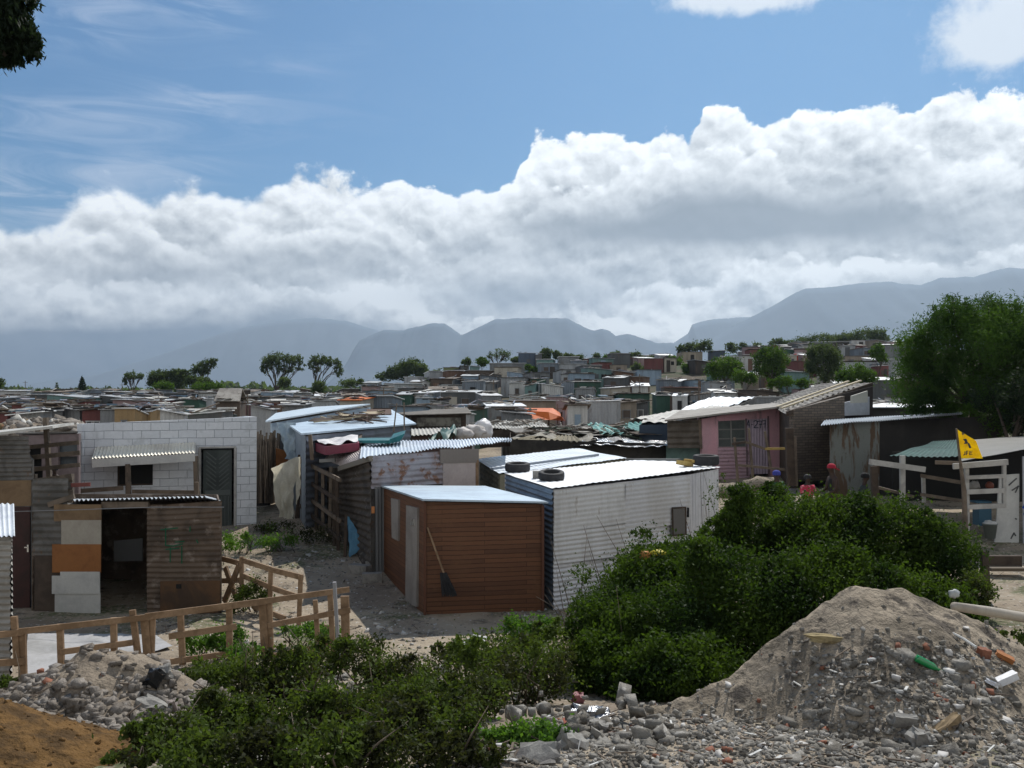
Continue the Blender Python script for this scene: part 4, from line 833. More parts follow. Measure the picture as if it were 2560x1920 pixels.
junk('branch_pile', 'tangle of branches, bars and boards weighing down the jumbled roof', 'scrap', [P(1280, 1090, 37), P(1620, 1092, 37), P(1540, 1070, 42), P(1320, 1074, 42)], 260, 1.9, [WOODD, M('dull_green_scrap', (.06, .08, .055), rough=.8), WOODG, ASB, GREYTIN], 15, flat=.45)
# strip roof to its left/back
sr = empty('striped_roof_shack', P(1270, 1080, 44), 'low shack with pale slatted roof behind the sacks', 'shack')
MB().sheet(P(1180, 1062, 46), P(1355, 1050, 47), P(1372, 1068, 41), P(1200, 1078, 40), .16, .022, 'v', rag=.2, bow=.2, seed=41).build('roof', PALEROOF, sr)
MB().slab(P(1200, 1078, 40), P(1200, 1120, 40), P(1372, 1110, 41), P(1372, 1068, 41), .05).build('wall', WOODD, sr)
MB().slab(P(1355, 1050, 47), P(1355, 1090, 47), P(1180, 1090, 46), P(1180, 1062, 46), .05).build('wall', WOODD, sr)
junk('slat_pile', 'loose pale slats strewn over the slatted roof', 'scrap', [P(1190, 1072, 42), P(1340, 1066, 42), P(1350, 1054, 46), P(1200, 1060, 46)], 120, 1.8, [PALEROOF, WOODG, ASB], 25, flat=.3)
MB2 = hut('grey_slat_shack', 'shack with grey ridged roof between the dark board shack and sacks', xy(1018, 34), xy(1180, 36), xy(1160, 42), xy(1020, 41), .8, (Z(1092, 34), Z(1085, 36), Z(1063, 42), Z(1070, 41)), {'f': M('umber_wall', (.08, .05, .045), rough=.8)}, PALEROOF, roofcorr=('v', .18, .022), over=.2)
def blob(name, label, cat, c, r, mat, seed, sq=.6, group=None, sub=3, rough=.35):
    me = bpy.data.meshes.new(name); import bmesh
    bm = bmesh.new(); bmesh.ops.create_icosphere(bm, subdivisions=sub, radius=1)
    for v in bm.verts:
        n_ = 1 + rough * mnoise.noise(v.co * 1.7 + Vector((seed, 0, 0))) + rough * .5 * mnoise.noise(v.co * 4 + Vector((0, seed, 0)))
        v.co = Vector((v.co.x * r[0] * n_, v.co.y * r[1] * n_, v.co.z * r[2] * n_))
    bm.to_mesh(me); bm.free(); me.polygons.foreach_set('use_smooth', [True] * len(me.polygons)); o = link(name, me, mat, None, c); return tag(o, label, cat, group)
SACK = M('off_white_sack', (.50, .47, .45), (.38, .35, .33), 3, rough=.7)
blob('sack', 'white sack, left of three bundled on the blue-white roof', 'sack', P(1158, 1084, 30.5), (.33, .35, .2), SACK, 1)
blob('sack', 'white sack, middle of three bundled on the blue-white roof', 'sack', P(1186, 1079, 31), (.36, .35, .24), SACK, 2)
blob('sack', 'tallest white plastic sack on the right of the roof bundle', 'sack', P(1206, 1074, 32), (.35, .35, .34), M('white_plastic', (.62, .60, .60), rough=.35), 3)
tag(MB().cloth(P(1118, 1070, 33), P(1160, 1072, 33), P(1140, 1094, 30), P(1070, 1097, 30), 14, 10, .14, 4, 6, t=.02).build('green_tarp', M('dark_green_tarp', (.02, .085, .065), (.015, .06, .05), 2, rough=.5), sm=True), 'crumpled dark green tarpaulin beside the white sacks', 'tarpaulin')

# -- pink house
DP = 34.0
ph = empty('pink_house', P(1860, 1200, DP), 'pink walled house with grey window and lilac door marked A-277', 'house')
def pp(px, py, o=0): return P(px, py, DP + (px - 1753) * .004) + Vector((0, -o, 0))
A_, B_ = pp(1753, 1050), pp(1964, 1018)
ze = Z(1196, DP)
MB().slab(pp(1753, 1048), pp(1753, 1200), pp(1794, 1200), pp(1794, 1040), .06).build('wall', PINK, ph)
MB().slab(pp(1794, 1040), pp(1794, 1053), pp(1926, 1045), pp(1926, 1022), .06).build('wall', PINK, ph)
MB().slab(pp(1921, 1022), pp(1921, 1196), pp(1964, 1196), pp(1964, 1017), .06).build('wall', PINK, ph)
MB().slab(pp(1792, 1117), pp(1792, 1200), pp(1872, 1200), pp(1872, 1117), .06).build('wall', PINKG, ph)
wn = MB().slab(pp(1793, 1052, -.02), pp(1793, 1118, -.02), pp(1864, 1118, -.02), pp(1864, 1051, -.02), .03).build('window', M('grey_green_glass', (.10, .115, .11), (.075, .085, .085), 3, rough=.35, spec=.5), ph)
mb = MB()
for px in (1793, 1826, 1862): mb.beam(pp(px, 1050, .03), pp(px + 2, 1119, .03), .05, .06, up=(0, 1, 0))
for py in (1051, 1074, 1097, 1118): mb.beam(pp(1793, py, .02), pp(1863, py - 1, .02), .04, .045)
mb.build('window_frame', M('grey_frame_paint', (.20, .20, .19), rough=.7), wn)
dr = MB().slab(pp(1865, 1046, -.01), pp(1865, 1186, -.01), pp(1919, 1184, -.01), pp(1919, 1041, -.01), .04).build('door', LILAC, ph)
mb = MB(); mb.beam(pp(1864, 1046, .05), pp(1867, 1190, .05), .06, .06, up=(0, 1, 0)); mb.beam(pp(1919, 1040, .05), pp(1922, 1190, .05), .06, .06, up=(0, 1, 0)); mb.build('door_frame', M('dusky_frame', (.13, .09, .10), rough=.8), ph)
dn = lambda x, y: pp(1740 + x * .1326, 1000 + y * .1326, .055)
strokes2(dr, 'house_number', INK, [[(935, 520), (985, 385), (1010, 540)], [(955, 470), (1005, 470)], [(1035, 465), (1060, 465)], [(1080, 410), (1110, 385), (1150, 400), (1150, 440), (1085, 520), (1165, 520)],
                                 [(1160, 400), (1225, 395), (1205, 525)], [(1185, 460), (1235, 455)], [(1240, 395), (1300, 385), (1290, 515)], [(1262, 452), (1305, 447)]], dn, .026)
for a_, b_ in ((pp(1964, 1018), P(1950, 1022, 39)), (P(1950, 1022, 39), P(1745, 1040, 39)), (P(1745, 1040, 39), pp(1753, 1050))): MB().slab(a_, Vector((a_.x, a_.y, 1)), Vector((b_.x, b_.y, 1)), b_, .03).build('wall', PINK, ph)
MB().slab(P(1662, 1054, 33.3), P(1966, 1018, 33.9), P(1950, 1010, 39.5), P(1700, 1030, 39.5), .06).build('roof', ASB, ph)
MB().slab(pp(1668, 1052), pp(1668, 1120), pp(1746, 1120), pp(1746, 1050), .05).build('wall', M('horizontal_plank_wall', (.14, .12, .10), (.10, .085, .07), 2, rough=.85, wave=('Z', .22, .03)), ph)
MB().beam(pp(1748, 1048, .04), pp(1752, 1122, .04), .1, .06, up=(0, 1, 0)).build('corner_post', WOODG, ph)
tag(MB().tube([P(1764, 1042, 36), P(1772, 1036, 36), P(1776, 1042, 36)], .03, 6).box(P(1770, 1044, 36), (.25, .2, .04)).build('roof_stone', CONC), 'small dark lump resting on the pink house roof', 'stone')
# long pale roofs left of the pink house
for i, (a_, b_, c_, d_, lab, mt) in enumerate([((1575, 1047, 42), (1760, 1042, 40), (1880, 1012, 48), (1690, 1026, 50), 'long pale sheet roof shack reaching up behind the pink house', PALEROOF),
                                             ((1600, 1058, 37), (1700, 1055, 37), (1720, 1046, 40), (1615, 1048, 40), 'small slanted pale roof shack left of the pink house planks', PALEROOF),
                                             ((1685, 1030, 52), (1830, 1016, 50), (1890, 990, 60), (1780, 994, 62), 'bright white roof shack farthest back behind the pink house', GALVW)]):
    a_, b_, c_, d_ = P(*a_), P(*b_), P(*c_), P(*d_); rt = empty('long_roof_shack', (a_.x, a_.y, 1), lab, 'shack')
    MB().sheet(d_, c_, b_, a_, .5, .03, 'v', rag=.25, bow=.15, seed=50 + i).build('roof', mt, rt)
    for p, q in ((a_, b_), (b_, c_), (c_, d_), (d_, a_)): MB().slab(p - Vector((0, 0, .08)), Vector((p.x, p.y, .9)), Vector((q.x, q.y, .9)), q - Vector((0, 0, .08)), .03).build('wall', [WOODD, M('dark_blue_wall', (.05, .07, .10), rough=.8), GREYTIN][i], rt)  # middle shack of the three gets plain dark blue walls
# yard frame in front of the pink house
yf2 = empty('yard_fence', P(1850, 1206, 29.5), 'crooked pole frame with one yellow rail in front of the pink house', 'fence')
for (a_, b_) in [((1836, 1094), (1845, 1208)), ((1872, 1070), (1883, 1205)), ((1912, 1078), (1927, 1170))]: MB().beam(P(*a_, 29.5), P(*b_, 29.5), .07, .07).build('post', WOODG, yf2)
for (a_, b_, mt) in [((1830, 1110), (1864, 1105), WOODD), ((1864, 1105), (1912, 1122), WOODG), ((1912, 1122), (1978, 1121), WOODY), ((1846, 1163), (1962, 1174), WOODG)]: MB().beam(P(*a_, 29.4), P(*b_, 29.4), .05, .075).build('rail', mt, yf2)
MB().beam(P(1972, 1070, 27), P(1978, 1215, 27), .22, .16).build('post', WOODD, yf2)
MB().beam(P(1986, 1090, 27), P(1990, 1215, 27), .09, .09).build('post', WOODG, yf2)
# -- masonry house with asbestos roof
ms = empty('masonry_house', P(2030, 1200, 31), 'dark brick house under a big ridged grey asbestos roof', 'house')
MB().slab(P(1973, 1024, 30.5), P(1973, 1200, 30.5), P(2100, 1200, 31.5), P(2100, 990, 31.5), .2).build('wall', STONEW, ms)
MB().slab(P(2092, 1010, 31.3), P(2092, 1040, 31.3), P(2170, 1037, 32.3), P(2170, 992, 32.3), .06).build('wall_panel', M('pale_blue_white_panel', (.40, .42, .46), (.33, .35, .39), 1.5, rough=.7), ms)
MB().slab(P(2126, 990, 31.2), P(2126, 1008, 31.2), P(2166, 1006, 31.7), P(2166, 977, 31.7), .05).build('wall_panel', M('cream_panel', (.42, .41, .36), rough=.7), ms)
MB().slab(P(2088, 988, 31.7), P(2088, 1200, 31.7), P(2176, 1200, 32.8), P(2176, 966, 32.8), .1).build('wall', M('shadowy_wall', (.035, .028, .026), rough=.9), ms)  # shade beneath the roof overhang put into this wall colour
MB().sheet(P(2043, 961, 42), P(2182, 956, 33), P(1965, 1030, 30.2), P(1915, 1013, 40.5), .30, .035, 'h', rag=.1, bow=.10, seed=61, spp=6).build('roof', ASB, ms)
mb = MB()
for t in (.82, .62): mb.beam(P(1965, 1030, 30.2).lerp(P(1915, 1013, 40.5), 1 - t) + Vector((0, 0, .08)), P(2182, 956, 33).lerp(P(2043, 961, 42), 1 - t) + Vector((0, 0, .08)), .1, .05)
mb.build('roof_batten', M('pale_buff_batten', (.46, .40, .28), rough=.8), ms)
MB().beam(P(1968, 1034, 30.2), P(2180, 961, 32.9), .08, .14).build('barge_board', WOODD, ms)
for a_, b_ in ((P(1973, 1024, 30.5), P(1925, 1020, 40)), (P(1925, 1020, 40), P(2060, 975, 42)), (P(2060, 975, 42), P(2172, 965, 33))): MB().slab(a_, Vector((a_.x, a_.y, .9)), Vector((b_.x, b_.y, .9)), b_, .05).build('wall', WOODD, ms)
# -- rusty sheet shack
rs = empty('rusty_sheet_shack', P(2130, 1225, 26), 'rust stained grey sheet shack with thin projecting roof', 'shack')
MB().slab(P(2074, 1062, 26), P(2074, 1240, 26), P(2196, 1240, 26.4), P(2196, 1052, 26.4), .05).build('wall', RUSTTIN, rs)
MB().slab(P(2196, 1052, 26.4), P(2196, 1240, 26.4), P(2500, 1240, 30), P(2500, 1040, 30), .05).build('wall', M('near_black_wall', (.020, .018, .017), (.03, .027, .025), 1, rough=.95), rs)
MB().sheet(P(2062, 1050, 31), P(2420, 1030, 34), P(2400, 1036, 27.5), P(2052, 1063, 25.3), .12, .02, 'v', rag=.04, bow=.03, seed=71).build('roof', GALV, rs)
for a_, b_ in ((P(2074, 1062, 26), P(2080, 1052, 31)), (P(2080, 1052, 31), P(2500, 1035, 34)), (P(2500, 1035, 34), P(2500, 1040, 30))): MB().slab(a_ - Vector((0, 0, .1)), Vector((a_.x, a_.y, .7)), Vector((b_.x, b_.y, .7)), b_ - Vector((0, 0, .1)), .05).build('wall', GREYTIN, rs)
hut('back_shack', 'narrow dark shack with bright roof edge behind the rusty sheet shack', xy(2155, 36), xy(2420, 36), xy(2400, 40), xy(2150, 40), 1.3, (Z(1022, 36), Z(1021, 36), Z(1016, 40), Z(1016, 40)), {'f': M('dark_grey_wall', (.06, .062, .06), rough=.85)}, GALVW, over=.2)  # walls in one even dark grey

# -- green roofed stall
st = empty('market_stall', P(2400, 1330, 21), 'open stall with green and grey sheet roof and whitewashed timber frame', 'stall')
MB().sheet(P(2330, 1106, 25), P(2420, 1102, 25), P(2440, 1146, 20.6), P(2224, 1136, 21.4), .12, .012, 'v', bow=.06, seed=81).build('roof', SHADE, st)
MB().cloth(P(2420, 1102, 25.2), P(2640, 1086, 26), P(2640, 1110, 21), P(2400, 1156, 20.2), 24, 16, .004, 3, 3, t=.02).build('roof', M('grey_roof_tarp', (.085, .088, .085), (.12, .12, .118), 3, rough=.35, spec=.6, bump=.02, bsc=9), st, sm=True)
for (a_, b_, w_) in [((2256, 1139, 21), (2256, 1290, 21), .11), ((2416, 1168, 20.2), (2418, 1345, 20.2), .085), ((2510, 1160, 20.4), (2510, 1270, 20.4), .07), ((2308, 1188, 21.6), (2310, 1256, 21.6), .07)]: MB().beam(P(*a_), P(*b_), w_, .07, up=(0, 1, 0)).build('post', WOODW, st)
for (a_, b_, w_, mt) in [((2173, 1154, 20.8), (2313, 1174, 20.8), .12, WOODW), ((2383, 1166, 20.1), (2519, 1155, 20.3), .12, WOODW), ((2412, 1194, 20.15), (2508, 1190, 20.3), .08, WOODW), ((2416, 1230, 20.1), (2511, 1226, 20.3), .10, WOODW), ((2417, 1268, 20.1), (2510, 1264, 20.3), .10, WOODW),
                        ((2302, 1189, 21.5), (2402, 1206, 20.8), .08, WOODG), ((2302, 1236, 21.5), (2405, 1252, 20.8), .07, WOODG), ((2338, 1156, 20.7), (2400, 1158, 20.4), .08, WOODG), ((2196, 1262, 20.6), (2240, 1272, 20.6), .12, WOODG), ((2193, 1218, 21.5), (2285, 1242, 21), .06, WOODG)]:
    MB().beam(P(*a_), P(*b_), .05, w_).build('rail', mt, st)
MB().beam(P(2184, 1165, 21.2), P(2190, 1280, 21.2), .14, .1).build('post', WOODD, st)
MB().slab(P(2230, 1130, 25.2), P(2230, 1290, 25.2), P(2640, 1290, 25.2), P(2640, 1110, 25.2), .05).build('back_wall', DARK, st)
def sp(px, py, o=0): return P(px, py, 20.9) + Vector((0, -o, 0))
wp1 = MB().slab(sp(2497, 1188), sp(2484, 1366), sp(2545, 1372), sp(2546, 1184), .04).build('side_board', WHITEB, st)
for sc1 in [[(2520, 1212), (2538, 1196)], [(2528, 1225), (2543, 1215), (2536, 1230)], [(2525, 1345), (2532, 1332), (2536, 1338)], [(2536, 1296), (2538, 1297)]]: strokes2(wp1, 'paint_scuff', M('scuffs', (.10, .10, .10), rough=.9), [sc1], lambda x, y: sp(x, y, .045), .03)
wp2 = MB().slab(sp(2549, 1140, .1), sp(2551, 1360, .1), sp(2700, 1360, .1), sp(2700, 1140, .1), .04).build('front_board', M('bluish_white_board', (.46, .47, .52), (.40, .41, .46), 2, rough=.6), st)
strokes2(wp2, 'blue_lettering', BLUEPAINT, [[(2549, 1267), (2554, 1260), (2560, 1264), (2559, 1272), (2552, 1283), (2566, 1281)], [(2554, 1178), (2562, 1186)], [(2556, 1150), (2562, 1156)]], lambda x, y: sp(x, y, .15), .045)
hb = empty('bucket', P(2475, 1345, 20.6), 'grey plastic bucket filled with rags standing under the stall rails', 'bucket')
zb_ = P(2475, 1345, 20.6)
MB().rev([(.001, 0), (.11, 0), (.15, .3), (.16, .3), (.16, .32), (.14, .32), (.10, .03), (.001, .03)], zb_, 20).build('body', M('grey_plastic', (.16, .18, .17), rough=.5), hb, sm=True)
blob('cloth_bundle', 'white and dark rags heaped in the grey bucket', 'rags', zb_ + Vector((0, 0, .32)), (.13, .13, .06), WHITEB, 4)
blob('brown_pot', 'round brown pot on a stall shelf', 'pot', P(2474, 1214, 20.9), (.09, .09, .09), M('brown_clay', (.13, .04, .025), rough=.6), 4, rough=.05)
blob('cloth_bundle', 'pale cloth bundle on the left of the stall shelf', 'rags', P(2436, 1214, 21), (.12, .1, .1), M('dull_white_cloth', (.22, .21, .20), rough=.9), 6)
tag(MB().box(P(2455, 1290, 21.1), (.28, .3, .4)).box(P(2452, 1254, 21.15), (.34, .3, .04)).build('blue_crate', M('dull_blue_plastic', (.03, .09, .14), rough=.5)), 'dull blue crate standing behind the stall rails', 'crate')
# flag
fg = empty('flag_pole', P(2412, 1290, 19.9), 'leaning pole flying a torn yellow flag at the stall corner', 'flag')
MB().tube([P(2391, 1071, 19.8), P(2400, 1150, 19.8), P(2410, 1225, 19.9), P(2414, 1345, 19.9)], [.022, .03, .05, .06], 8).build('pole', WOODG, fg)
fa, fb_, fc_, fd = P(2394, 1074, 19.75), P(2440, 1102, 19.6), P(2457, 1146, 19.6), P(2403, 1146, 19.75)
flo = MB().cloth(fa, fb_, fc_, fd, 16, 16, .025, 3, 2).build('flag_cloth', YELLOW, fg, sm=True)
def fl_(x, y): # zoom px of the flag crop
    px, py = 2360 + x * .12056, 1050 + y * .12056; return P(px, py, 19.69 if px < 2425 else 19.6) + Vector((0, -.09, 0))
strokes2(flo, 'lettering', INK, [[(392, 650), (390, 710), (365, 718)], [(455, 640), (425, 640), (420, 715)], [(425, 680), (450, 678)], [(540, 640), (492, 640), (488, 715), (540, 712)], [(490, 678), (530, 676)], [(335, 262), (345, 300)], [(360, 262), (368, 290)]], fl_, .018)
mb = MB(); 
for poly in ([(350, 395), (420, 380), (445, 440), (400, 450)], [(400, 440), (455, 450), (440, 490), (370, 492)], [(440, 460), (485, 480), (525, 575), (480, 578)]):
    q = [fl_(*p) for p in poly]; mb.slab(q[0], q[1], q[2], q[3], .004)
mb.build('emblem', INK, flo)
# power box / beam at right and post in bush
tr_ = empty('timber_trough', P(2505, 1427, 18.0), 'dark timber trough lying on sand beside the big bush', 'trough')
MB().box(P(2508, 1402, 18) + Vector((0, 0, .0)), (.66, .12, .20)).build('back_board', WOODD, tr_); MB().box(P(2512, 1421, 17.8), (.66, .3, .06)).build('base_board', M('brown_beam_face', (.11, .085, .06), rough=.8), tr_)
tag(MB().beam(P(2460, 1380, 15.8), P(2466, 1500, 15.6), .11, .1).build('stump_post', WOODD), 'dark stubby post at the right end of the big bush', 'post')

# -- near timber fence
nf = empty('timber_fence', P(460, 1680, 14.3), 'new timber post and rail fence across the left foreground', 'fence')
def nd(px): return 13.7 + (px - 55) / 808 * 1.25
def nfp(px, py, o=0): p = P(px, py, nd(px)); return p + Vector((0, -o, 0))
for (a_, b_) in [((-60, 1592), (62, 1578)), ((52, 1577), (380, 1540)), ((366, 1540), (668, 1501)), ((655, 1502), (875, 1472)), ((-60, 1660), (66, 1650)), ((60, 1702), (215, 1682)), ((345, 1664), (672, 1618)), ((680, 1640), (876, 1600)), ((155, 1628), (336, 1604)), ((425, 1589), (594, 1564)), ((671, 1562), (877, 1523))]:
    MB().beam(nfp(*a_, .05), nfp(*b_, .05), .03, .095 + rnd.uniform(-.01, .01)).build('rail', WOOD, nf)
for (x0_, y0_, x1_, y1_, w_) in [(35, 1541, 45, 1665, .09), (55, 1580, 58, 1700, .11), (150, 1560, 154, 1685, .09), (284, 1544, 286, 1656, .09), (331, 1525, 348, 1664, .09), (362, 1548, 372, 1668, .12), (382, 1546, 378, 1668, .08), (451, 1528, 457, 1662, .09), (573, 1510, 574, 1632, .09),
                                (656, 1496, 664, 1650, .12), (671, 1496, 676, 1652, .11), (788, 1500, 797, 1640, .07), (825, 1480, 834, 1655, .08), (862, 1490, 866, 1658, .13)]:
    MB().beam(nfp(x0_, y0_), nfp(x1_, y1_), .05, w_, up=(1, 0, 0)).build('post', WOOD, nf)
gp_ = tag(MB().beam(P(836, 1455, 14.3), P(848, 1655, 14.4), .05, .05).build('grey_stake', M('grey_painted_stake', (.26, .26, .27), rough=.7)), 'pale grey stake standing in the right end of the timber fence', 'post')
bk = empty('back_fence', P(660, 1520, 17.3), 'second timber fence running back toward the patchwork shed', 'fence')
def bd(px): return 18.6 - (px - 560) / 200 * 1.6
def bfp(px, py): return P(px, py, bd(px))
for (a_, b_) in [((556, 1397), (606, 1410)), ((604, 1400), (680, 1424)), ((678, 1424), (757, 1444)), ((604, 1438), (690, 1474)), ((680, 1470), (750, 1494)), ((556, 1452), (606, 1450)), ((630, 1514), (714, 1547)), ((780, 1562), (845, 1575))]: MB().beam(bfp(*a_), bfp(*b_), .03, .10).build('rail', WOOD, bk)
for (x0_, y0_, x1_, y1_) in [(604, 1392, 605, 1500), (677, 1420, 674, 1550), (752, 1438, 745, 1612)]: MB().beam(bfp(x0_, y0_), bfp(x1_, y1_), .05, .08, up=(1, 0, 0)).build('post', WOOD, bk)
MB().beam(bfp(563, 1418), bfp(594, 1504), .04, .12).build('brace', WOOD, bk); MB().beam(bfp(600, 1412) + Vector((0, -.06, 0)), bfp(563, 1504) + Vector((0, -.06, 0)), .04, .12).build('brace', WOOD, bk)
# white sheet on the ground
def gpt(px, py, dz=0):
    lo_, hi_ = 5.0, 60.0; d = P(px, py, 1) - Vector((0, 0, EYE))
    for k in range(400):
        D_ = 5 + k * .06; p = Vector((0, 0, EYE)) + d * D_
        if p.z < ter(p.x, p.y): break
    return Vector((p.x, p.y, ter(p.x, p.y) + dz))
a_, b_, c_, d_ = gpt(70, 1590), gpt(388, 1592), gpt(432, 1625), gpt(60, 1700)
mb = MB(); n = 26; V = []
for i in range(n + 1):
    for j in range(n + 1):
        u, v = i / n, j / n; p = (a_ * (1 - u) + b_ * u) * (1 - v) + (d_ * (1 - u) + c_ * u) * v; V.append((p.x, p.y, ter(p.x, p.y) + .045 + .03 * mnoise.noise(Vector((p.x * 3, p.y * 3, 0)))))
mb.add(V, [(i * (n + 1) + j, i * (n + 1) + j + 1, (i + 1) * (n + 1) + j + 1, (i + 1) * (n + 1) + j) for i in range(n) for j in range(n)])
tag(mb.build('ground_sheet', M('pale_sheet', (.38, .38, .39), (.30, .30, .30), 2, rough=.7, bump=.01, bsc=6), sm=True), 'pale grey plastic sheet spread on the ground inside the fence', 'ground sheet')

# ------------------------------------------------------------------ plants
rng = np.random.default_rng(11)
def leafmesh(C, size, aspect=.45, seed=0, droop=None):
    r_ = np.random.default_rng(seed); n = len(C); a = r_.normal(size=(n, 3)); a /= np.linalg.norm(a, axis=1)[:, None]
    if droop is not None: a = a * (1 - droop[1]) + np.array(droop[0]) * droop[1]; a /= np.linalg.norm(a, axis=1)[:, None]
    b = r_.normal(size=(n, 3)); b -= (a * b).sum(1)[:, None] * a; b /= np.linalg.norm(b, axis=1)[:, None]
    s_ = size * r_.uniform(.6, 1.35, n)[:, None]
    V = np.stack([C - a * s_ * .5, C + b * s_ * aspect * .5 + a * s_ * .05, C + a * s_ * .5, C - b * s_ * aspect * .5 + a * s_ * .05], 1).reshape(-1, 3)
    return V, np.arange(4 * n).reshape(n, 4)
def foliage(lobes, nclus, nleaf, spread, seed, shell=.55):
    """lobes: (centre, (rx,ry,rz)); returns leaf centres and cluster centres"""
    r_ = np.random.default_rng(seed); vol = np.array([np.prod(np.array(l[1])) ** (2 / 3) for l in lobes]); pr = vol / vol.sum()
    idx = r_.choice(len(lobes), nclus, p=pr); d = r_.normal(size=(nclus, 3)); d /= np.linalg.norm(d, axis=1)[:, None]; rr_ = r_.uniform(shell ** 3, 1, nclus) ** (1 / 3)
    cc = np.array([lobes[i][0] for i in idx]); ra = np.array([lobes[i][1] for i in idx]); cl = cc + d * rr_[:, None] * ra
    sp_ = spread * ra.mean(1)[:, None, None]
    L_ = cl[:, None, :] + r_.normal(size=(nclus, nleaf, 3)) * sp_ * r_.uniform(.5, 1.3, nclus)[:, None, None]
    return L_.reshape(-1, 3), cl
def lob(px, py, D, rx, ry, dep=None):
    c_ = P(px, py, D); k = D / F; return (np.array(c_), (rx * k, (dep if dep else (rx + ry) / 2) * k, ry * k))
def build_leaves(name, C, size, mat, parent, seed, aspect=.45, droop=None):
    o0 = np.array(wloc(parent)); V, Q = leafmesh(C - o0, size, aspect, seed, droop); me = npmesh(name, V, Q); return link(name, me, mat, parent)
def tree(name, label, bx, D, lobes, mat, size, nclus, nleaf, spread=.16, trunk=.16, seed=1, group='trees standing among the shacks', aspect=.45, shell=.35, cat='tree', lean=0, bark=BARK, ntw=26, by=None, fork=.42, dep=None, droop=None):
    base = P(bx, 985, D); base.z = ter(base.x, base.y) if by is None else Z(by, D); r_ = random.Random(seed)
    root = empty(name, base, label, cat, group); Ls = []
    for l in lobes:
        a_ = lob(l[0], l[1], D + r_.uniform(-.4, .4) * (l[2] * D / F), l[2], l[3], dep); Ls.append(a_)
    C, cl = foliage(Ls, nclus, nleaf, spread, seed, shell)
    build_leaves('crown', C, size, mat, root, seed, aspect, droop)
    mb = MB(); cen = Vector(sum((l[0] for l in Ls), np.zeros(3)) / len(Ls)); fk = base.lerp(cen, fork); fk.x = lerp(base.x, cen.x, fork) + lean
    mid = base.lerp(fk, .5) + Vector((r_.uniform(-.1, .1), 0, 0)) * (fk - base).length
    mb.tube([base - Vector((0, 0, .2)), mid, fk], [trunk * 1.2, trunk, trunk * .75], 8)
    for l in Ls:
        e = Vector(l[0]); m1 = fk.lerp(e, .5) + Vector((r_.uniform(-.12, .12), r_.uniform(-.1, .1), r_.uniform(-.05, .12))) * (e - fk).length
        mb.tube([fk, m1, e], [trunk * .6, trunk * .38, trunk * .18], 6)
    idx = [r_.randrange(len(cl)) for _ in range(ntw)]
    for i in idx:
        e = Vector(cl[i]); l = min(Ls, key=lambda q: (Vector(q[0]) - e).length); s_ = fk.lerp(Vector(l[0]), r_.uniform(.4, 1)); m1 = s_.lerp(e, .5) + Vector((r_.uniform(-.1, .1), r_.uniform(-.1, .1), r_.uniform(0, .1))) * (e - s_).length
        mb.tube([s_, m1, e], [trunk * .25, trunk * .15, trunk * .06], 4)
    mb.build('trunk', bark, root, sm=True); return root
# -- main bush
def shrub(name, label, lobes, mat, size, nclus, nleaf, seed, spread=.16, shell=.3, group=None, twigs=30, cat='bush', aspect=.5, twmat=None, outtw=0, tl=.5):
    rq = random.Random(seed + 900); ex = []
    for l in lobes:
        for _ in range(2 if l[3] > 50 else 1):
            a_ = rq.uniform(-.2, 3.34); f_ = rq.uniform(.75, .98); q_ = rq.uniform(.22, .42); ex.append((l[0] + math.cos(a_) * l[3] * f_, l[1] - math.sin(a_) * l[4] * f_, l[2] - rq.uniform(-.1, .35) * l[3] * l[2] / F, l[3] * q_, l[4] * q_ * 1.15))
    Ls = [lob(*l[:5]) for l in list(lobes) + ex]; cen = sum((l[0] for l in Ls), np.zeros(3)) / len(Ls); base = Vector((cen[0], cen[1], ter(cen[0], cen[1])))
    root = empty(name, base, label, cat, group); C, cl = foliage(Ls, nclus, nleaf, spread, seed, shell)
    tz = np.array([ter(c[0], c[1]) for c in cl]).repeat(nleaf); C = C[C[:, 2] > tz - .05]
    build_leaves('leaves', C, size, mat, root, seed, aspect)
    r_ = random.Random(seed); mb = MB()
    for _ in range(twigs):
        e = Vector(cl[r_.randrange(len(cl))]); l = min(Ls, key=lambda q: (Vector(q[0]) - e).length); b0 = Vector((l[0][0] + r_.uniform(-.2, .2), l[0][1] + r_.uniform(-.1, .2), 0)); b0.z = ter(b0.x, b0.y) - .03
        if r_.random() < outtw: e = e + (e - Vector(l[0])).normalized() * r_.uniform(.1, tl) + Vector((0, 0, .15))
        m1 = b0.lerp(e, .5) + Vector((r_.uniform(-.15, .15), r_.uniform(-.15, .15), r_.uniform(0, .15))); mb.tube([b0, m1, e], [.013, .008, .003], 4)
    mb.build('branches', twmat or TWIG, root, sm=True); return root
shrub('big_bush', 'big dense dark green bush in front of the white tin hut', [(1620, 1480, 15, 110, 110), (1740, 1440, 15.6, 115, 80), (1895, 1330, 16.2, 95, 95), (1690, 1400, 16, 80, 36), (1800, 1345, 16.2, 60, 50), (2050, 1345, 16, 140, 100), (2210, 1365, 16, 150, 112), (2350, 1425, 15.6, 95, 120),
       (1530, 1570, 14, 110, 95), (1660, 1600, 13.6, 150, 120), (1850, 1530, 14, 170, 150), (2050, 1520, 14, 170, 140), (2240, 1540, 14.2, 160, 110), (2380, 1560, 14.2, 70, 95), (1935, 1250, 18.5, 50, 42),  (1500, 1660, 13, 80, 80), (1620, 1700, 12.6, 140, 80), (1720, 1680, 12.4, 150, 90)],
      LF_BUSH, .062, 5200, 58, 3, .145, .40, twigs=60, outtw=.25)
shrub('leggy_shrub', 'thin leggy shrub with bare twigs against the white hut wall', [(1800, 1240, 17.2, 40, 60), (1640, 1370, 15.8, 90, 45), (1480, 1480, 15, 80, 60)], LF_BUSH, .05, 80, 26, 12, .2, .2, twigs=44, outtw=.8, tl=.8)
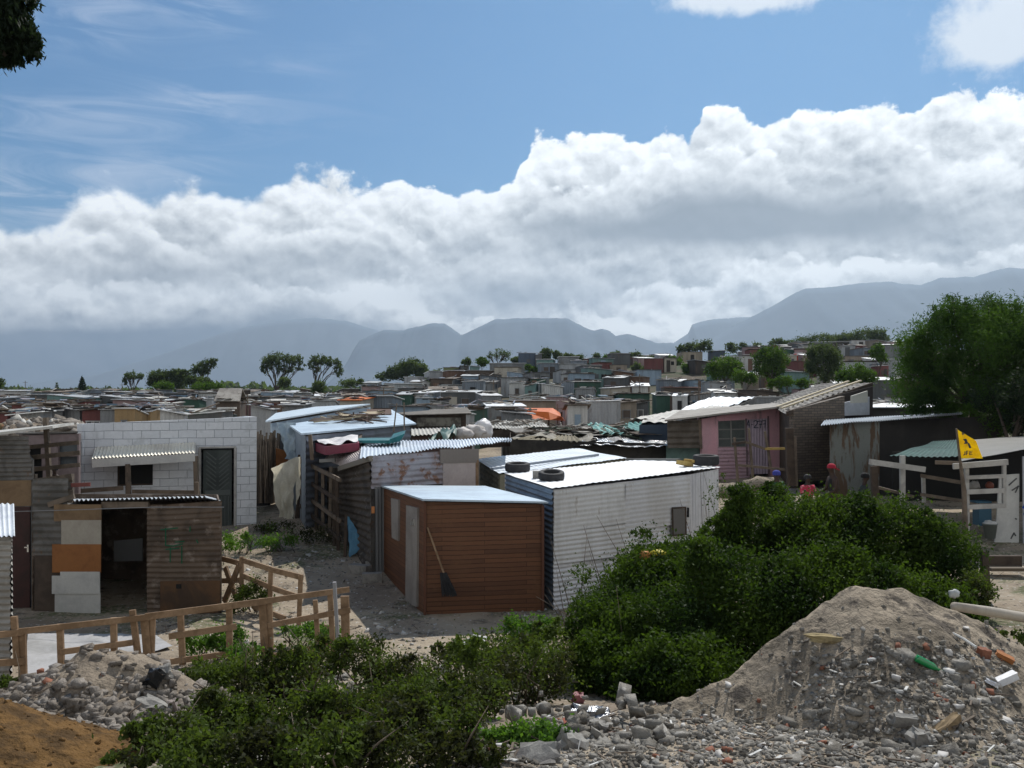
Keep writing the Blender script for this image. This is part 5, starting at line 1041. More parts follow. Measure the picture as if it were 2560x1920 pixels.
shrub('small_bright_shrub', 'small bright green shrub on the sand below the plank hut', [(1290, 1585, 14, 40, 42), (1350, 1575, 14.2, 38, 40)], LF_BRIGHT, .055, 110, 34, 5, .2, .2, twigs=8)
scrub = [('low scrub by the right end of the timber fence, thinly leaved', [(790, 1650, 13, 60, 45), (900, 1640, 13, 80, 40), (1000, 1690, 12, 80, 50)], LF_WEED, 210),
         ('dark scrub on the slope left of centre', [(600, 1720, 11, 110, 70), (720, 1700, 11.3, 100, 75), (520, 1700, 11.4, 60, 50)], LF_WEED, 330),
         ('broad scrub in the bottom centre, glossy leaved', [(620, 1830, 9, 130, 75), (780, 1820, 9, 140, 90), (930, 1800, 9.2, 130, 90), (1060, 1770, 9.8, 80, 70)], LF_WEED, 560),
         ('bright leafy scrub in front of the broad central scrub', [(700, 1905, 8, 140, 50), (900, 1900, 8, 140, 60), (480, 1900, 8, 110, 50), (1060, 1880, 8.2, 80, 40)], LF_BUSH, 420),
         ('low green plants at the foot of the sand heap', [(1230, 1860, 8.2, 70, 28), (1330, 1850, 8.2, 90, 36), (1180, 1880, 8, 50, 30)], LF_BRIGHT, 150),
         ('grey twiggy scrub between the big bush and central scrub', [(1180, 1690, 11, 120, 75), (1320, 1680, 11.6, 120, 75), (1250, 1630, 12.6, 110, 45), (1120, 1640, 12.6, 60, 30), (1380, 1620, 13, 70, 60)], LF_WEED, 330),
         ('green weeds filling the bottom centre below the broad scrub', [(1000, 1820, 8.3, 110, 65), (1120, 1790, 8.8, 90, 50), (1190, 1740, 9.8, 80, 50), (1120, 1880, 7.4, 110, 40), (960, 1880, 7.2, 120, 55), (800, 1880, 7.1, 130, 60), (640, 1885, 7.1, 130, 55), (480, 1890, 7.1, 110, 50), (1210, 1885, 7.4, 60, 26)], LF_WEED, 600),
         ('weeds along the bottom edge below the central scrub', [(430, 1850, 7.8, 110, 55), (330, 1905, 7.1, 70, 22), (560, 1800, 8.8, 90, 60)], LF_WEED, 200),
         ('weeds growing through the timber fence', [(480, 1610, 14.6, 40, 24), (560, 1600, 14.8, 50, 34), (620, 1630, 14, 50, 22)], LF_BRIGHT, 100),
         ('small weeds at the lower left beside the rubble', [(40, 1745, 12, 40, 26), (20, 1715, 12, 30, 20)], LF_WEED, 70),
         ('green weeds on the sand between the house and the pen', [(600, 1350, 23, 60, 16), (690, 1352, 23, 50, 18), (570, 1365, 22, 30, 18)], LF_BRIGHT, 90),
         ('green patch inside the right end of the timber fence', [(760, 1575, 15.6, 60, 12), (810, 1585, 15.4, 50, 12)], LF_BRIGHT, 60),
         ('scrub beside the back fence braces', [(640, 1480, 18, 40, 30), (600, 1500, 18, 30, 30)], LF_WEED, 60),
         ('dark creeping weeds in the lane below the hanging cloth', [(700, 1320, 25, 60, 12), (790, 1340, 24, 60, 14)], LF_WEED, 60),
         ('weeds along the bottom edge, left of the ochre heap', [(150, 1925, 7.6, 120, 30), (320, 1915, 7.8, 90, 40)], LF_BUSH, 160),
         ('green scrub at the right edge behind the pipe', [(2540, 1588, 11.5, 50, 12), (2440, 1480, 14.5, 40, 50)], LF_WEED, 70)]
for i, (lab, ls_, mt, n) in enumerate(scrub):
    near = ls_[0][2] < 13; shrub('scrub', lab, ls_, mt, .048 if ls_[0][2] < 10 else .055, n, 40, 100 + i, .2, .1, twigs=int(n * (.05 if ls_[0][2] < 10.5 else .12)) + 6, outtw=.3, group='low scrub and weeds on open ground', tl=.25)

# -- big feathery tree at right, overhanging tree at top left
tree('big_tree', 'big feathery green tree rising behind the market stall', 2420, 30, [(2440, 850, 130, 90), (2330, 880, 80, 90), (2540, 850, 110, 90), (2300, 960, 70, 80), (2400, 960, 110, 70), (2520, 960, 100, 80), (2440, 800, 90, 55), (2570, 920, 110, 120), (2490, 780, 60, 40), (2390, 790, 60, 45), (2640, 860, 120, 120), (2480, 1085, 70, 30), (2290, 880, 50, 50), (2360, 820, 50, 40), (2330, 1010, 60, 40), (2460, 1030, 90, 40), (2560, 1040, 70, 45)],
     LF_PINE, .13, 1750, 60, .15, .13, 21, None, .22, .35, by=1200, ntw=80, fork=.62)
tree('second_tree', 'darker tree with slanting trunk right of the big feathery tree', 2505, 27, [(2570, 1060, 60, 50), (2540, 1000, 60, 60), (2620, 980, 90, 90), (2480, 990, 60, 40)], LF_DARK, .10, 260, 50, .15, .10, 22, None, .3, .3, by=1200, ntw=30)
tree('overhanging_tree', 'tree crown hanging into the top left corner of the view', -420, 9, [(10, 60, 62, 50), (-10, 120, 62, 34), (40, 95, 50, 30), (-70, 40, 110, 110), (70, 90, 26, 26), (-200, -60, 160, 160), (-350, -120, 200, 160), (20, -20, 60, 60), (15, 140, 40, 26), (60, 110, 34, 40), (-40, 10, 80, 80)], LF_DARK, .075, 1500, 80, .16, .10, 23, None, .28, .3, by=1500, ntw=20, fork=.98, droop=((.3, 0, -1), .5))
# -- slope and skyline trees
T = tree; sg = 'trees on the settlement skyline'
T('green_tree', 'round topped light green tree on the right slope, left one', 1812, 105, [(1812, 918, 38, 26), (1790, 925, 26, 20), (1836, 922, 22, 20)], LF_GREEN, .26, 230, 26, .18, .14, 31, fork=.6)
T('green_tree', 'tall light green tree with twin crowns on the right slope', 1930, 105, [(1925, 890, 32, 24), (1945, 905, 28, 30), (1905, 910, 26, 28), (1932, 930, 28, 20)], LF_GREEN, .26, 280, 26, .18, .16, 32, fork=.5)
T('green_tree', 'dark green tree right of the twin crowned tree', 2060, 100, [(2055, 885, 40, 24), (2085, 900, 22, 28), (2035, 910, 24, 28), (2070, 930, 30, 24)], LF_TREE, .26, 300, 26, .18, .16, 33, fork=.5)
T('green_bush', 'wide green bush on the slope below the tan block shack', 2142, 85, [(2135, 935, 34, 22), (2170, 940, 20, 22), (2110, 945, 20, 16)], LF_GREEN, .22, 190, 26, .2, .1, 34, fork=.4, cat='bush')
T('small_tree', 'bright small tree between white shack roofs near the right tree', 2196, 110, [(2192, 878, 16, 20), (2205, 895, 14, 16)], LF_GREEN, .26, 90, 24, .2, .1, 35)
T('green_bush', 'low green bushes under the twin crowned tree', 1990, 85, [(1960, 955, 24, 12), (2010, 958, 22, 10), (1930, 958, 14, 12)], LF_GREEN, .2, 120, 24, .2, .08, 36, cat='bush')
T('green_bush', 'leafy bush at the foot of the left round tree', 1850, 92, [(1852, 940, 18, 16), (1880, 945, 14, 14)], LF_GREEN, .22, 90, 24, .2, .08, 37, cat='bush')
T('skyline_tree', 'wooded clump on the skyline left of the big right tree', 2150, 240, [(2160, 842, 34, 18), (2195, 838, 26, 16), (2120, 848, 26, 14), (2205, 850, 20, 12)], LF_TREE, .5, 260, 22, .2, .2, 41, sg)
T('skyline_tree', 'low line of trees on the skyline above the red shack', 2040, 240, [(2010, 856, 34, 11), (2060, 850, 36, 12), (2100, 848, 24, 12)], LF_TREE, .5, 200, 22, .2, .2, 42, sg)
T('skyline_tree', 'pair of round trees on the skyline above the twin crowned tree', 1955, 235, [(1945, 858, 20, 10), (1968, 860, 14, 10)], LF_TREE, .5, 100, 22, .2, .2, 43, sg)
T('skyline_tree', 'two small trees on the skyline above the left round tree', 1845, 230, [(1830, 868, 16, 12), (1855, 866, 12, 10), (1893, 866, 12, 9)], LF_TREE, .5, 90, 22, .2, .2, 44, sg)
T('skyline_tree', 'spreading tree on the ridge above the beige shack', 1750, 205, [(1765, 864, 16, 14), (1735, 868, 24, 10), (1706, 874, 16, 10)], LF_TREE, .45, 150, 22, .2, .2, 45, sg)
T('skyline_tree', 'ridge tree right of the centre above pale shacks', 1590, 200, [(1586, 892, 18, 12), (1602, 898, 12, 10)], LF_TREE, .45, 70, 22, .2, .2, 46, sg)
T('skyline_tree', 'small dark ridge tree left of the maroon ridge shacks', 1540, 200, [(1540, 886, 15, 8), (1534, 893, 12, 8)], LF_TREE, .45, 60, 22, .2, .2, 47, sg)
T('skyline_tree', 'tiny ridge tree between two pale roofs', 1492, 200, [(1491, 891, 8, 7)], LF_TREE, .4, 30, 20, .25, .15, 48, sg)
T('skyline_tree', 'low round ridge bush right of the dark blue ridge shack', 1448, 195, [(1448, 896, 13, 8)], LF_TREE, .4, 40, 20, .25, .15, 49, sg)
T('skyline_tree', 'leafy ridge tree touching the dark blue ridge shack', 1365, 200, [(1364, 882, 14, 12), (1362, 894, 16, 8)], LF_TREE, .45, 80, 22, .2, .2, 50, sg)
T('skyline_tree', 'sparse ridge tree just right of the leafy one', 1395, 198, [(1390, 884, 9, 9), (1400, 892, 16, 9)], LF_TREE, .45, 50, 22, .22, .2, 51, sg)
T('skyline_tree', 'thin half bare tree group on the left end of the ridge', 1243, 195, [(1240, 884, 16, 12), (1262, 888, 14, 14), (1224, 892, 10, 10)], LF_TREE, .35, 60, 16, .2, .2, 52, sg, ntw=60)
T('skyline_tree', 'small tree above the yellow green ridge shack', 1166, 175, [(1168, 903, 11, 8), (1160, 907, 8, 5)], LF_TREE, .4, 36, 20, .25, .12, 53, sg)
T('skyline_tree', 'low bush left of the yellow green ridge shack', 1092, 172, [(1092, 932, 14, 8)], LF_TREE, .4, 40, 20, .25, .12, 54, sg)
T('skyline_tree', 'broad humped tree mass left of the ridge', 1010, 200, [(1030, 918, 30, 18), (1000, 930, 32, 16), (1055, 930, 18, 18), (965, 942, 24, 10), (1040, 905, 10, 8), (1012, 912, 12, 8)], LF_TREE, .5, 340, 24, .18, .25, 55, sg)
T('windswept_tree', 'largest windswept tree leaning right on the skyline', 682, 190, [(700, 897, 34, 14), (736, 900, 24, 14), (676, 905, 24, 16), (752, 918, 14, 10), (715, 920, 28, 12), (662, 918, 12, 16)], LF_TREE, .40, 250, 20, .15, .28, 56, sg, ntw=80, fork=.3, shell=.25)
T('windswept_tree', 'arching windswept tree with trailing right side', 777, 190, [(800, 900, 24, 11), (828, 905, 22, 12), (846, 922, 10, 20), (782, 912, 14, 12), (790, 925, 10, 10)], LF_TREE, .40, 165, 20, .15, .25, 57, sg, ntw=50, fork=.3, shell=.25)
T('windswept_tree', 'windswept tree leaning right above the left tree clump', 490, 185, [(520, 910, 20, 12), (498, 922, 22, 14), (533, 902, 10, 8), (478, 935, 12, 12), (512, 930, 14, 10)], LF_TREE, .40, 150, 20, .16, .22, 58, sg, ntw=50, fork=.3, shell=.25)
T('windswept_tree', 'spindly umbrella shaped tree with bare limbs at left', 330, 185, [(335, 938, 24, 8), (320, 945, 14, 8), (352, 942, 10, 8), (312, 955, 7, 8)], LF_TREE, .38, 80, 18, .16, .2, 59, sg, ntw=70, fork=.35, shell=.4)
T('skyline_tree', 'dense tree clump right of the spindly umbrella tree', 430, 185, [(400, 942, 30, 14), (445, 938, 24, 14), (455, 928, 12, 6), (425, 958, 44, 16), (385, 955, 16, 14)], LF_TREE, .45, 330, 24, .18, .25, 60, sg)
T('skyline_tree', 'dense low crown under the leaning windswept tree at left', 500, 178, [(500, 958, 24, 14), (480, 950, 16, 10), (517, 955, 12, 10)], LF_TREE, .45, 170, 24, .18, .2, 61, sg)
T('green_bush', 'rounded green bush before the dense left tree clump', 410, 160, [(410, 968, 24, 12), (395, 972, 14, 8)], LF_GREEN, .34, 110, 22, .22, .12, 62, 'green bushes below the skyline', cat='bush')
T('green_bush', 'rounded green bush below the leaning windswept tree', 505, 150, [(503, 968, 20, 12), (487, 980, 12, 12), (540, 966, 20, 8)], LF_GREEN, .32, 130, 22, .22, .12, 63, 'green bushes below the skyline', cat='bush')
T('green_bush', 'round bush beside the trunk of the largest windswept tree', 711, 165, [(711, 955, 14, 12)], LF_TREE, .34, 70, 22, .22, .12, 64, 'green bushes below the skyline', cat='bush')
T('green_bush', 'green bush below the arching windswept tree', 798, 130, [(798, 967, 16, 15), (790, 978, 14, 8)], LF_TREE, .3, 100, 22, .22, .12, 65, 'green bushes below the skyline', cat='bush')
T('green_bush', 'low hedge-like bush left of the humped tree mass', 875, 170, [(875, 958, 28, 7), (900, 955, 12, 7)], LF_TREE, .34, 80, 22, .22, .12, 66, 'green bushes below the skyline', cat='bush')
T('green_bush', 'wide dark bush left of the small spruce-like tree', 82, 170, [(75, 988, 24, 14), (98, 985, 12, 12)], LF_TREE, .38, 120, 22, .22, .15, 67, 'green bushes below the skyline', cat='bush')
T('green_bush', 'low bushes between the cypress and umbrella tree', 255, 165, [(248, 990, 26, 12), (270, 978, 14, 10), (235, 992, 18, 8)], LF_TREE, .36, 130, 22, .22, .15, 68, 'green bushes below the skyline', cat='bush')
T('green_bush', 'dull bush right of the small spruce-like tree', 170, 190, [(172, 990, 22, 10)], LF_TREE, .38, 60, 22, .22, .15, 69, 'green bushes below the skyline', cat='bush')
T('edge_tree', 'dark tree trunked at the left frame edge on the horizon', -14, 120, [(-8, 975, 18, 28), (-2, 955, 10, 10), (-30, 960, 26, 26)], LF_TREE, .3, 150, 22, .2, .2, 70, sg)
rq = random.Random(12)
for i, (px, py, D_, w_, lab) in enumerate([(1205, 905, 190, 16, 'low leafy tree left of the bare ridge group'), (1290, 900, 190, 14, 'small round tree before the dark blue ridge shack'), (1425, 892, 196, 13, 'small tree between the sparse ridge tree and round ridge bush'), (1520, 900, 190, 16, 'bush in front of the small dark ridge tree'), (1555, 905, 188, 20, 'spreading ridge bush left of the ridge tree pair'), (1625, 900, 190, 14, 'low bush before the maroon ridge shacks'),
                                    (1690, 905, 180, 22, 'wide bush on the dune slope left of the beige shack'), (1600, 925, 165, 20, 'dull bush on the dark dune slope'), (1480, 925, 165, 18, 'scrubby bush on the slope above the green shack'), (1725, 925, 150, 18, 'green bush on the slope below the beige shack'), (1890, 885, 190, 16, 'leafy tree behind the twin crowned tree'), (2020, 880, 180, 14, 'small tree beside the red slope shack'), (1330, 925, 165, 14, 'bush on the slope under the dark blue shack'), (1060, 960, 150, 16, 'bush beside the white door shack left of the ridge')]):
    T('slope_tree', lab, px, D_, [(px, py, w_, w_ * .55), (px + rq.uniform(-.7, .7) * w_, py - rq.uniform(-.2, .5) * w_, w_ * .6, w_ * .5)], LF_TREE if i % 3 else LF_GREEN, .42 if D_ > 170 else .34, 80, 22, .2, .12, 300 + i, 'small trees and bushes on the slope', cat='tree')
# conifers
def conifer(label, px, top, bot, w, D, seed, tiers=12, thin=1.0, size=.42):
    base = P(px, 985, D); base.z = Z(bot, D); H_ = Z(top, D) - base.z; W_ = w * D / F; root = empty('conifer', base, label, 'tree'); r_ = np.random.default_rng(seed); C = []
    for k in range(tiers):
        t = k / (tiers - 1); z = base.z + H_ * (.08 + .9 * t); rad = W_ * (1 - t) ** .8 * (.75 if thin < 1 else 1) + .12; n = int(150 * thin * (1 - t) + 30)
        a = r_.uniform(0, 2 * math.pi, n) if thin == 1 else np.round(r_.uniform(0, 6, n)) * 1.047 + r_.normal(size=n) * .12 + k; q = rad * np.sqrt(r_.uniform(0, 1, n)); zz = z + r_.normal(size=n) * H_ * (.03 if thin == 1 else .012) - q * .1
        C.append(np.stack([base.x + np.cos(a) * q, base.y + np.sin(a) * q, zz], 1))
    build_leaves('crown', np.concatenate(C), size, LF_DARK if thin == 1 else LF_TREE, root, seed); MB().tube([base - Vector((0, 0, .3)), base + Vector((0, 0, H_ * .95))], [.18, .04], 6).build('trunk', BARK, root)
conifer('tall dark cone shaped cypress on the left skyline', 205, 942, 1000, 15, 170, 1)
conifer('small spruce-like tree with layered branches at left', 142, 957, 1000, 14, 170, 2, 9, .5, .34)
# far wood line
r_ = np.random.default_rng(5); pts_ = []
for px in np.arange(-250, 1080, 3.2):
    top = 976 - 12 * max(0, mnoise.noise(Vector((px * .012, 1, 0)))) - (12 if 620 < px < 660 or 520 < px < 600 else 0) - (5 if px > 500 else 0)
    for _ in range(12): pts_.append(P(px + r_.uniform(-3, 3), r_.uniform(top, 992), 520 + r_.uniform(-25, 25)))
for px in np.arange(-250, 600, 3.2):
    for _ in range(5): pts_.append(P(px + r_.uniform(-3, 3), r_.uniform(981, 996), 330 + r_.uniform(-15, 15)))
V, Q = leafmesh(np.array(pts_), 4.2, .6, 9); tag(link('far_woods', npmesh('far_woods', V, Q), LF_TREE), 'hazy line of distant woods along the left horizon', 'woods', kind='stuff')

# ------------------------------------------------------------------ far shacks
def wallm(k, c, wave=False):
    c2 = tuple(x * .72 for x in c); c3 = tuple(a * .5 + b * .5 for a, b in zip((.10, .065, .045), c)); return M('wall_' + k, c, c2, .9, rough=.7, streak=True, c3=c3, c3thr=(.55, .68), fine=.25, wave=('X', .22, .012) if wave else None)
WC = {'white': (.50, .50, .49), 'pale grey': (.34, .36, .38), 'grey': (.20, .21, .22), 'dark grey': (.095, .10, .105), 'brown': (.10, .068, .048), 'dark brown': (.055, .042, .034), 'maroon': (.17, .04, .035), 'blue grey': (.16, .20, .25),
      'dark green': (.025, .09, .06), 'teal': (.12, .24, .23), 'cream': (.42, .37, .29), 'mustard': (.36, .22, .07), 'pink': (.33, .20, .20), 'beige': (.33, .27, .19), 'light blue': (.22, .33, .45), 'dark blue': (.05, .08, .13), 'yellow green': (.20, .24, .08), 'red': (.55, .06, .03), 'tan': (.28, .22, .16), 'rusty': (.17, .085, .045), 'black': (.025, .024, .023)}
WC = {k: tuple(.72 * x + .28 * sum(v) / 3 for x in v) if k not in ('red',) else v for k, v in WC.items()}
WM = {k: wallm(k.replace(' ', '_'), v, k in ('white', 'pale grey', 'grey', 'blue grey', 'rusty')) for k, v in WC.items()}
RM = {'bright white': M('roof_white', (.80, .81, .82), (.66, .67, .68), .8, rough=.45, metal=.1, c3=(.34, .32, .30), c3thr=(.62, .74)), 'grey tin': M('roof_grey', (.42, .43, .44), (.28, .28, .28), .8, rough=.5, metal=.3, c3=(.16, .14, .12), fine=.3), 'pale tin': M('roof_pale', (.60, .61, .61), (.42, .42, .42), .8, rough=.45, metal=.25, c3=(.22, .19, .17), fine=.3),
      'dull brown': M('roof_brown', (.17, .13, .10), (.10, .085, .07), .9, rough=.8, c3=(.30, .27, .23), c3thr=(.56, .66), fine=.35), 'dark': M('roof_dark', (.07, .068, .065), (.13, .12, .115), .9, rough=.7, fine=.35), 'orange': M('roof_orange', (.65, .17, .035), (.52, .13, .03), .9, rough=.6), 'pinkish': M('roof_pink', (.42, .25, .22), (.34, .20, .18), .9, rough=.7), 'blue': M('roof_blue', (.04, .12, .42), (.03, .2, .22), .9, rough=.5)}
DM = [WM['dark brown'], WM['dark grey'], WM['black'], WM['light blue'], WM['cream'], WM['rusty']]
LAND = [(45, 1020, 'the maroon shacks at the far left'), (142, 975, 'the small spruce-like tree'), (205, 970, 'the cone shaped cypress'), (236, 1032, 'the maroon shack above the block house'), (333, 950, 'the spindly umbrella tree'), (410, 1030, 'the mustard and white shacks'), (520, 995, 'the tall white box shack'), (570, 1010, 'the brown gabled hut'),
        (706, 920, 'the largest windswept tree'), (813, 915, 'the arching windswept tree'), (875, 1005, 'the orange roofed cream shack'), (946, 1003, 'the blue-grey box shack'), (1010, 930, 'the humped tree mass'), (1127, 927, 'the yellow green ridge shack'), (1150, 985, 'the wide white roofed dark shack'),
        (1324, 892, 'the dark blue ridge shack'), (1290, 980, 'the white shack with one window'), (1382, 975, 'the whitewashed box shack'), (1350, 1032, 'the orange tarpaulin shelter'), (1466, 968, 'the large dark green shack'), (1550, 980, 'the cream shack with small windows'), (1730, 892, 'the beige shack on the ridge'), (1654, 994, 'the small dark green shack'),
        (1812, 918, 'the left round green tree'), (1932, 905, 'the twin crowned green tree'), (1998, 888, 'the bright red shack'), (2060, 905, 'the dark green slope tree'), (2144, 894, 'the tan block shack'), (2200, 880, 'the bright small tree at right')]
used = set()
def flabel(px, py, wall, roof, feat):
    c_ = sorted(LAND, key=lambda l: (l[0] - px) ** 2 + ((l[1] - py) * 2.4) ** 2)
    for l in c_[:7]:
        dx, dy = px - l[0], py - l[1]; rel = []
        if abs(dy) > 9: rel.append('behind' if dy < 0 else 'in front of')
        if abs(dx) > 16: rel.append(('just ' if abs(dx) < 60 else '') + ('left of' if dx < 0 else 'right of'))
        if len(rel) == 2: rel = [rel[0].replace('in front of', 'nearer and').replace('behind', 'farther and') + ' ' + rel[1]]
        if not rel: rel = ['beside']
        s_ = f"{wall} shack with {roof} roof{feat}, {rel[0]} {l[2]}"
        if s_ not in used and len(s_.split()) <= 16 and 'shack' in s_:
            used.add(s_); return s_
    for w_ in ('small', 'low', 'narrow', 'plain', 'squat', 'boxy', 'shabby'):
        l = c_[0]; s_ = f"{w_} {wall} shack with {roof} roof near {l[2]}"
        if s_ not in used: used.add(s_); return s_
    return s_
TAKEN = []; NSH = [0]; ROOFS = []
GRP = 'shacks of the far settlement'
def far_shack(px0, px1, py, Dg, wall, roof, label=None, door=None, nwin=None, solve=True, hh=None, yaw=None, seed=0, name='shack'):
    r_ = random.Random(seed * 7 + int(px0) + int(Dg * 13)); pc = (px0 + px1) / 2; D = Dg
    if solve:
        best = 1e9
        for k in range(-30, 31):
            d_ = Dg * (1 + k * .01); h_ = Z(py, d_) - ter(X(pc, d_), d_ + 1); e = abs(h_ - 2.45) + abs(k) * .012
            if e < best: best, D = e, d_
    xc = X(pc, D); z0_ = ter(xc, D + 1.5) - .05; H_ = hh or (Z(py, D) - z0_); 
    H_ = max(1.9, min(4.2, H_)) if hh is None else H_
    yaw = r_.uniform(-.45, .45) if yaw is None else yaw; wa = (px1 - px0) / F * D; dp = min(r_.uniform(2.6, 4.4), wa * 1.3); w = max(1.2, (wa - dp * abs(math.sin(yaw)) * .8) / math.cos(yaw))
    sl_ = r_.uniform(.05, .38); tz = [(H_, H_, H_ - sl_, H_ - sl_), (H_ - sl_, H_ - sl_, H_, H_), (H_, H_ - sl_, H_ - sl_, H_), (H_ - sl_, H_, H_, H_ - sl_)][r_.choice([0, 0, 1, 1, 2, 3])]
    root = empty(name, (0, 0, 0)); hw = w / 2; cor = [(-hw, 0), (hw, 0), (hw, dp), (-hw, dp)]; mb = MB(); V = [(x, y, -.6) for x, y in cor] + [(x, y, tz[i] - .03) for i, (x, y) in enumerate(cor)]
    mb.add(V, [(0, 1, 5, 4), (1, 2, 6, 5), (2, 3, 7, 6), (3, 0, 4, 7), (4, 5, 6, 7)]); mb.build('wall', WM[wall], root)
    o = r_.uniform(.08, .3); sgx = lambda v, a: v + math.copysign(a, v)
    q = [Vector((sgx(x, o * .7), y - o if y == 0 else y + o * .5, tz[i])) for i, (x, y) in enumerate(cor)]; mb = MB().slab(q[0], q[1], q[2], q[3], .05)
    rf = mb.build('roof', RM[roof], root)
    if D < 130:
        wm_ = r_.choice([CONC, CONC, WOODG, BLACK])
        for _ in range(r_.randint(1, 3)):
            mb = MB()
            u, v = r_.uniform(.1, .9), r_.uniform(.05, .9); p = (q[0] * (1 - u) + q[1] * u) * (1 - v) + (q[3] * (1 - u) + q[2] * u) * v
            if r_.random() < .6: mb.box(p + Vector((0, 0, .1)), (r_.uniform(.15, .35), r_.uniform(.15, .35), r_.uniform(.06, .14)), Matrix.Rotation(r_.uniform(0, 3), 3, 'Z'))
            else: mb.beam(p + Vector((-.6, 0, .08)), p + Vector((.6, r_.uniform(-.3, .3), .08)), .06, .08)
            mb.build('roof_weight', wm_, root)
    door = (r_.random() < .5) if door is None else door; nwin = r_.choice([0, 0, 1, 1, 2]) if nwin is None else nwin; sl2 = []
    n_ = (1 if door else 0) + nwin
    for i in range(n_): sl2.append(-hw + w * (i + 1) / (n_ + 1))
    r_.shuffle(sl2); hmin = min(tz[0], tz[1])
    if door:
        x = sl2.pop(); ww = min(.8, w * .3); mb = MB().box((x, -.03, min(1.9, hmin - .15) / 2), (ww, .05, min(1.9, hmin - .15))); mb.build('door', door if not isinstance(door, bool) else r_.choice(DM), root)
    for x in sl2:
        ww = min(.75, w * .25); wn_ = MB().box((x, -.03, hmin * .62), (ww, .05, .6)).build('window', r_.choice([DARK, DARK, WM['dark grey'], WM['brown']]), root)
        if D < 110: MB().box((x, -.065, hmin * .62 + .31), (ww + .1, .03, .05)).box((x, -.065, hmin * .62 - .31), (ww + .1, .03, .05)).box((x - ww / 2, -.065, hmin * .62), (.05, .03, .57)).box((x + ww / 2, -.065, hmin * .62), (.05, .03, .57)).build('frame', r_.choice([WM['white'], WM['brown'], WM['grey']]), wn_)
    root.location = (xc, D, z0_); root.rotation_euler = (0, 0, yaw)
    TAKEN.append((px0, px1, D)); NSH[0] += 1; ROOFS.append((xc, D, w, dp, z0_ + H_, sl_, yaw))
    feat = ' and ' + {0: 'blank front', 1: 'one window', 2: 'two windows'}[nwin] if not door else ' and door' + {0: '', 1: ' and window', 2: ' and windows'}[nwin]
    if label: used.add(label)
    tag(root, label or flabel(pc, py + 12, wall, roof, feat), 'shack', GRP); return root
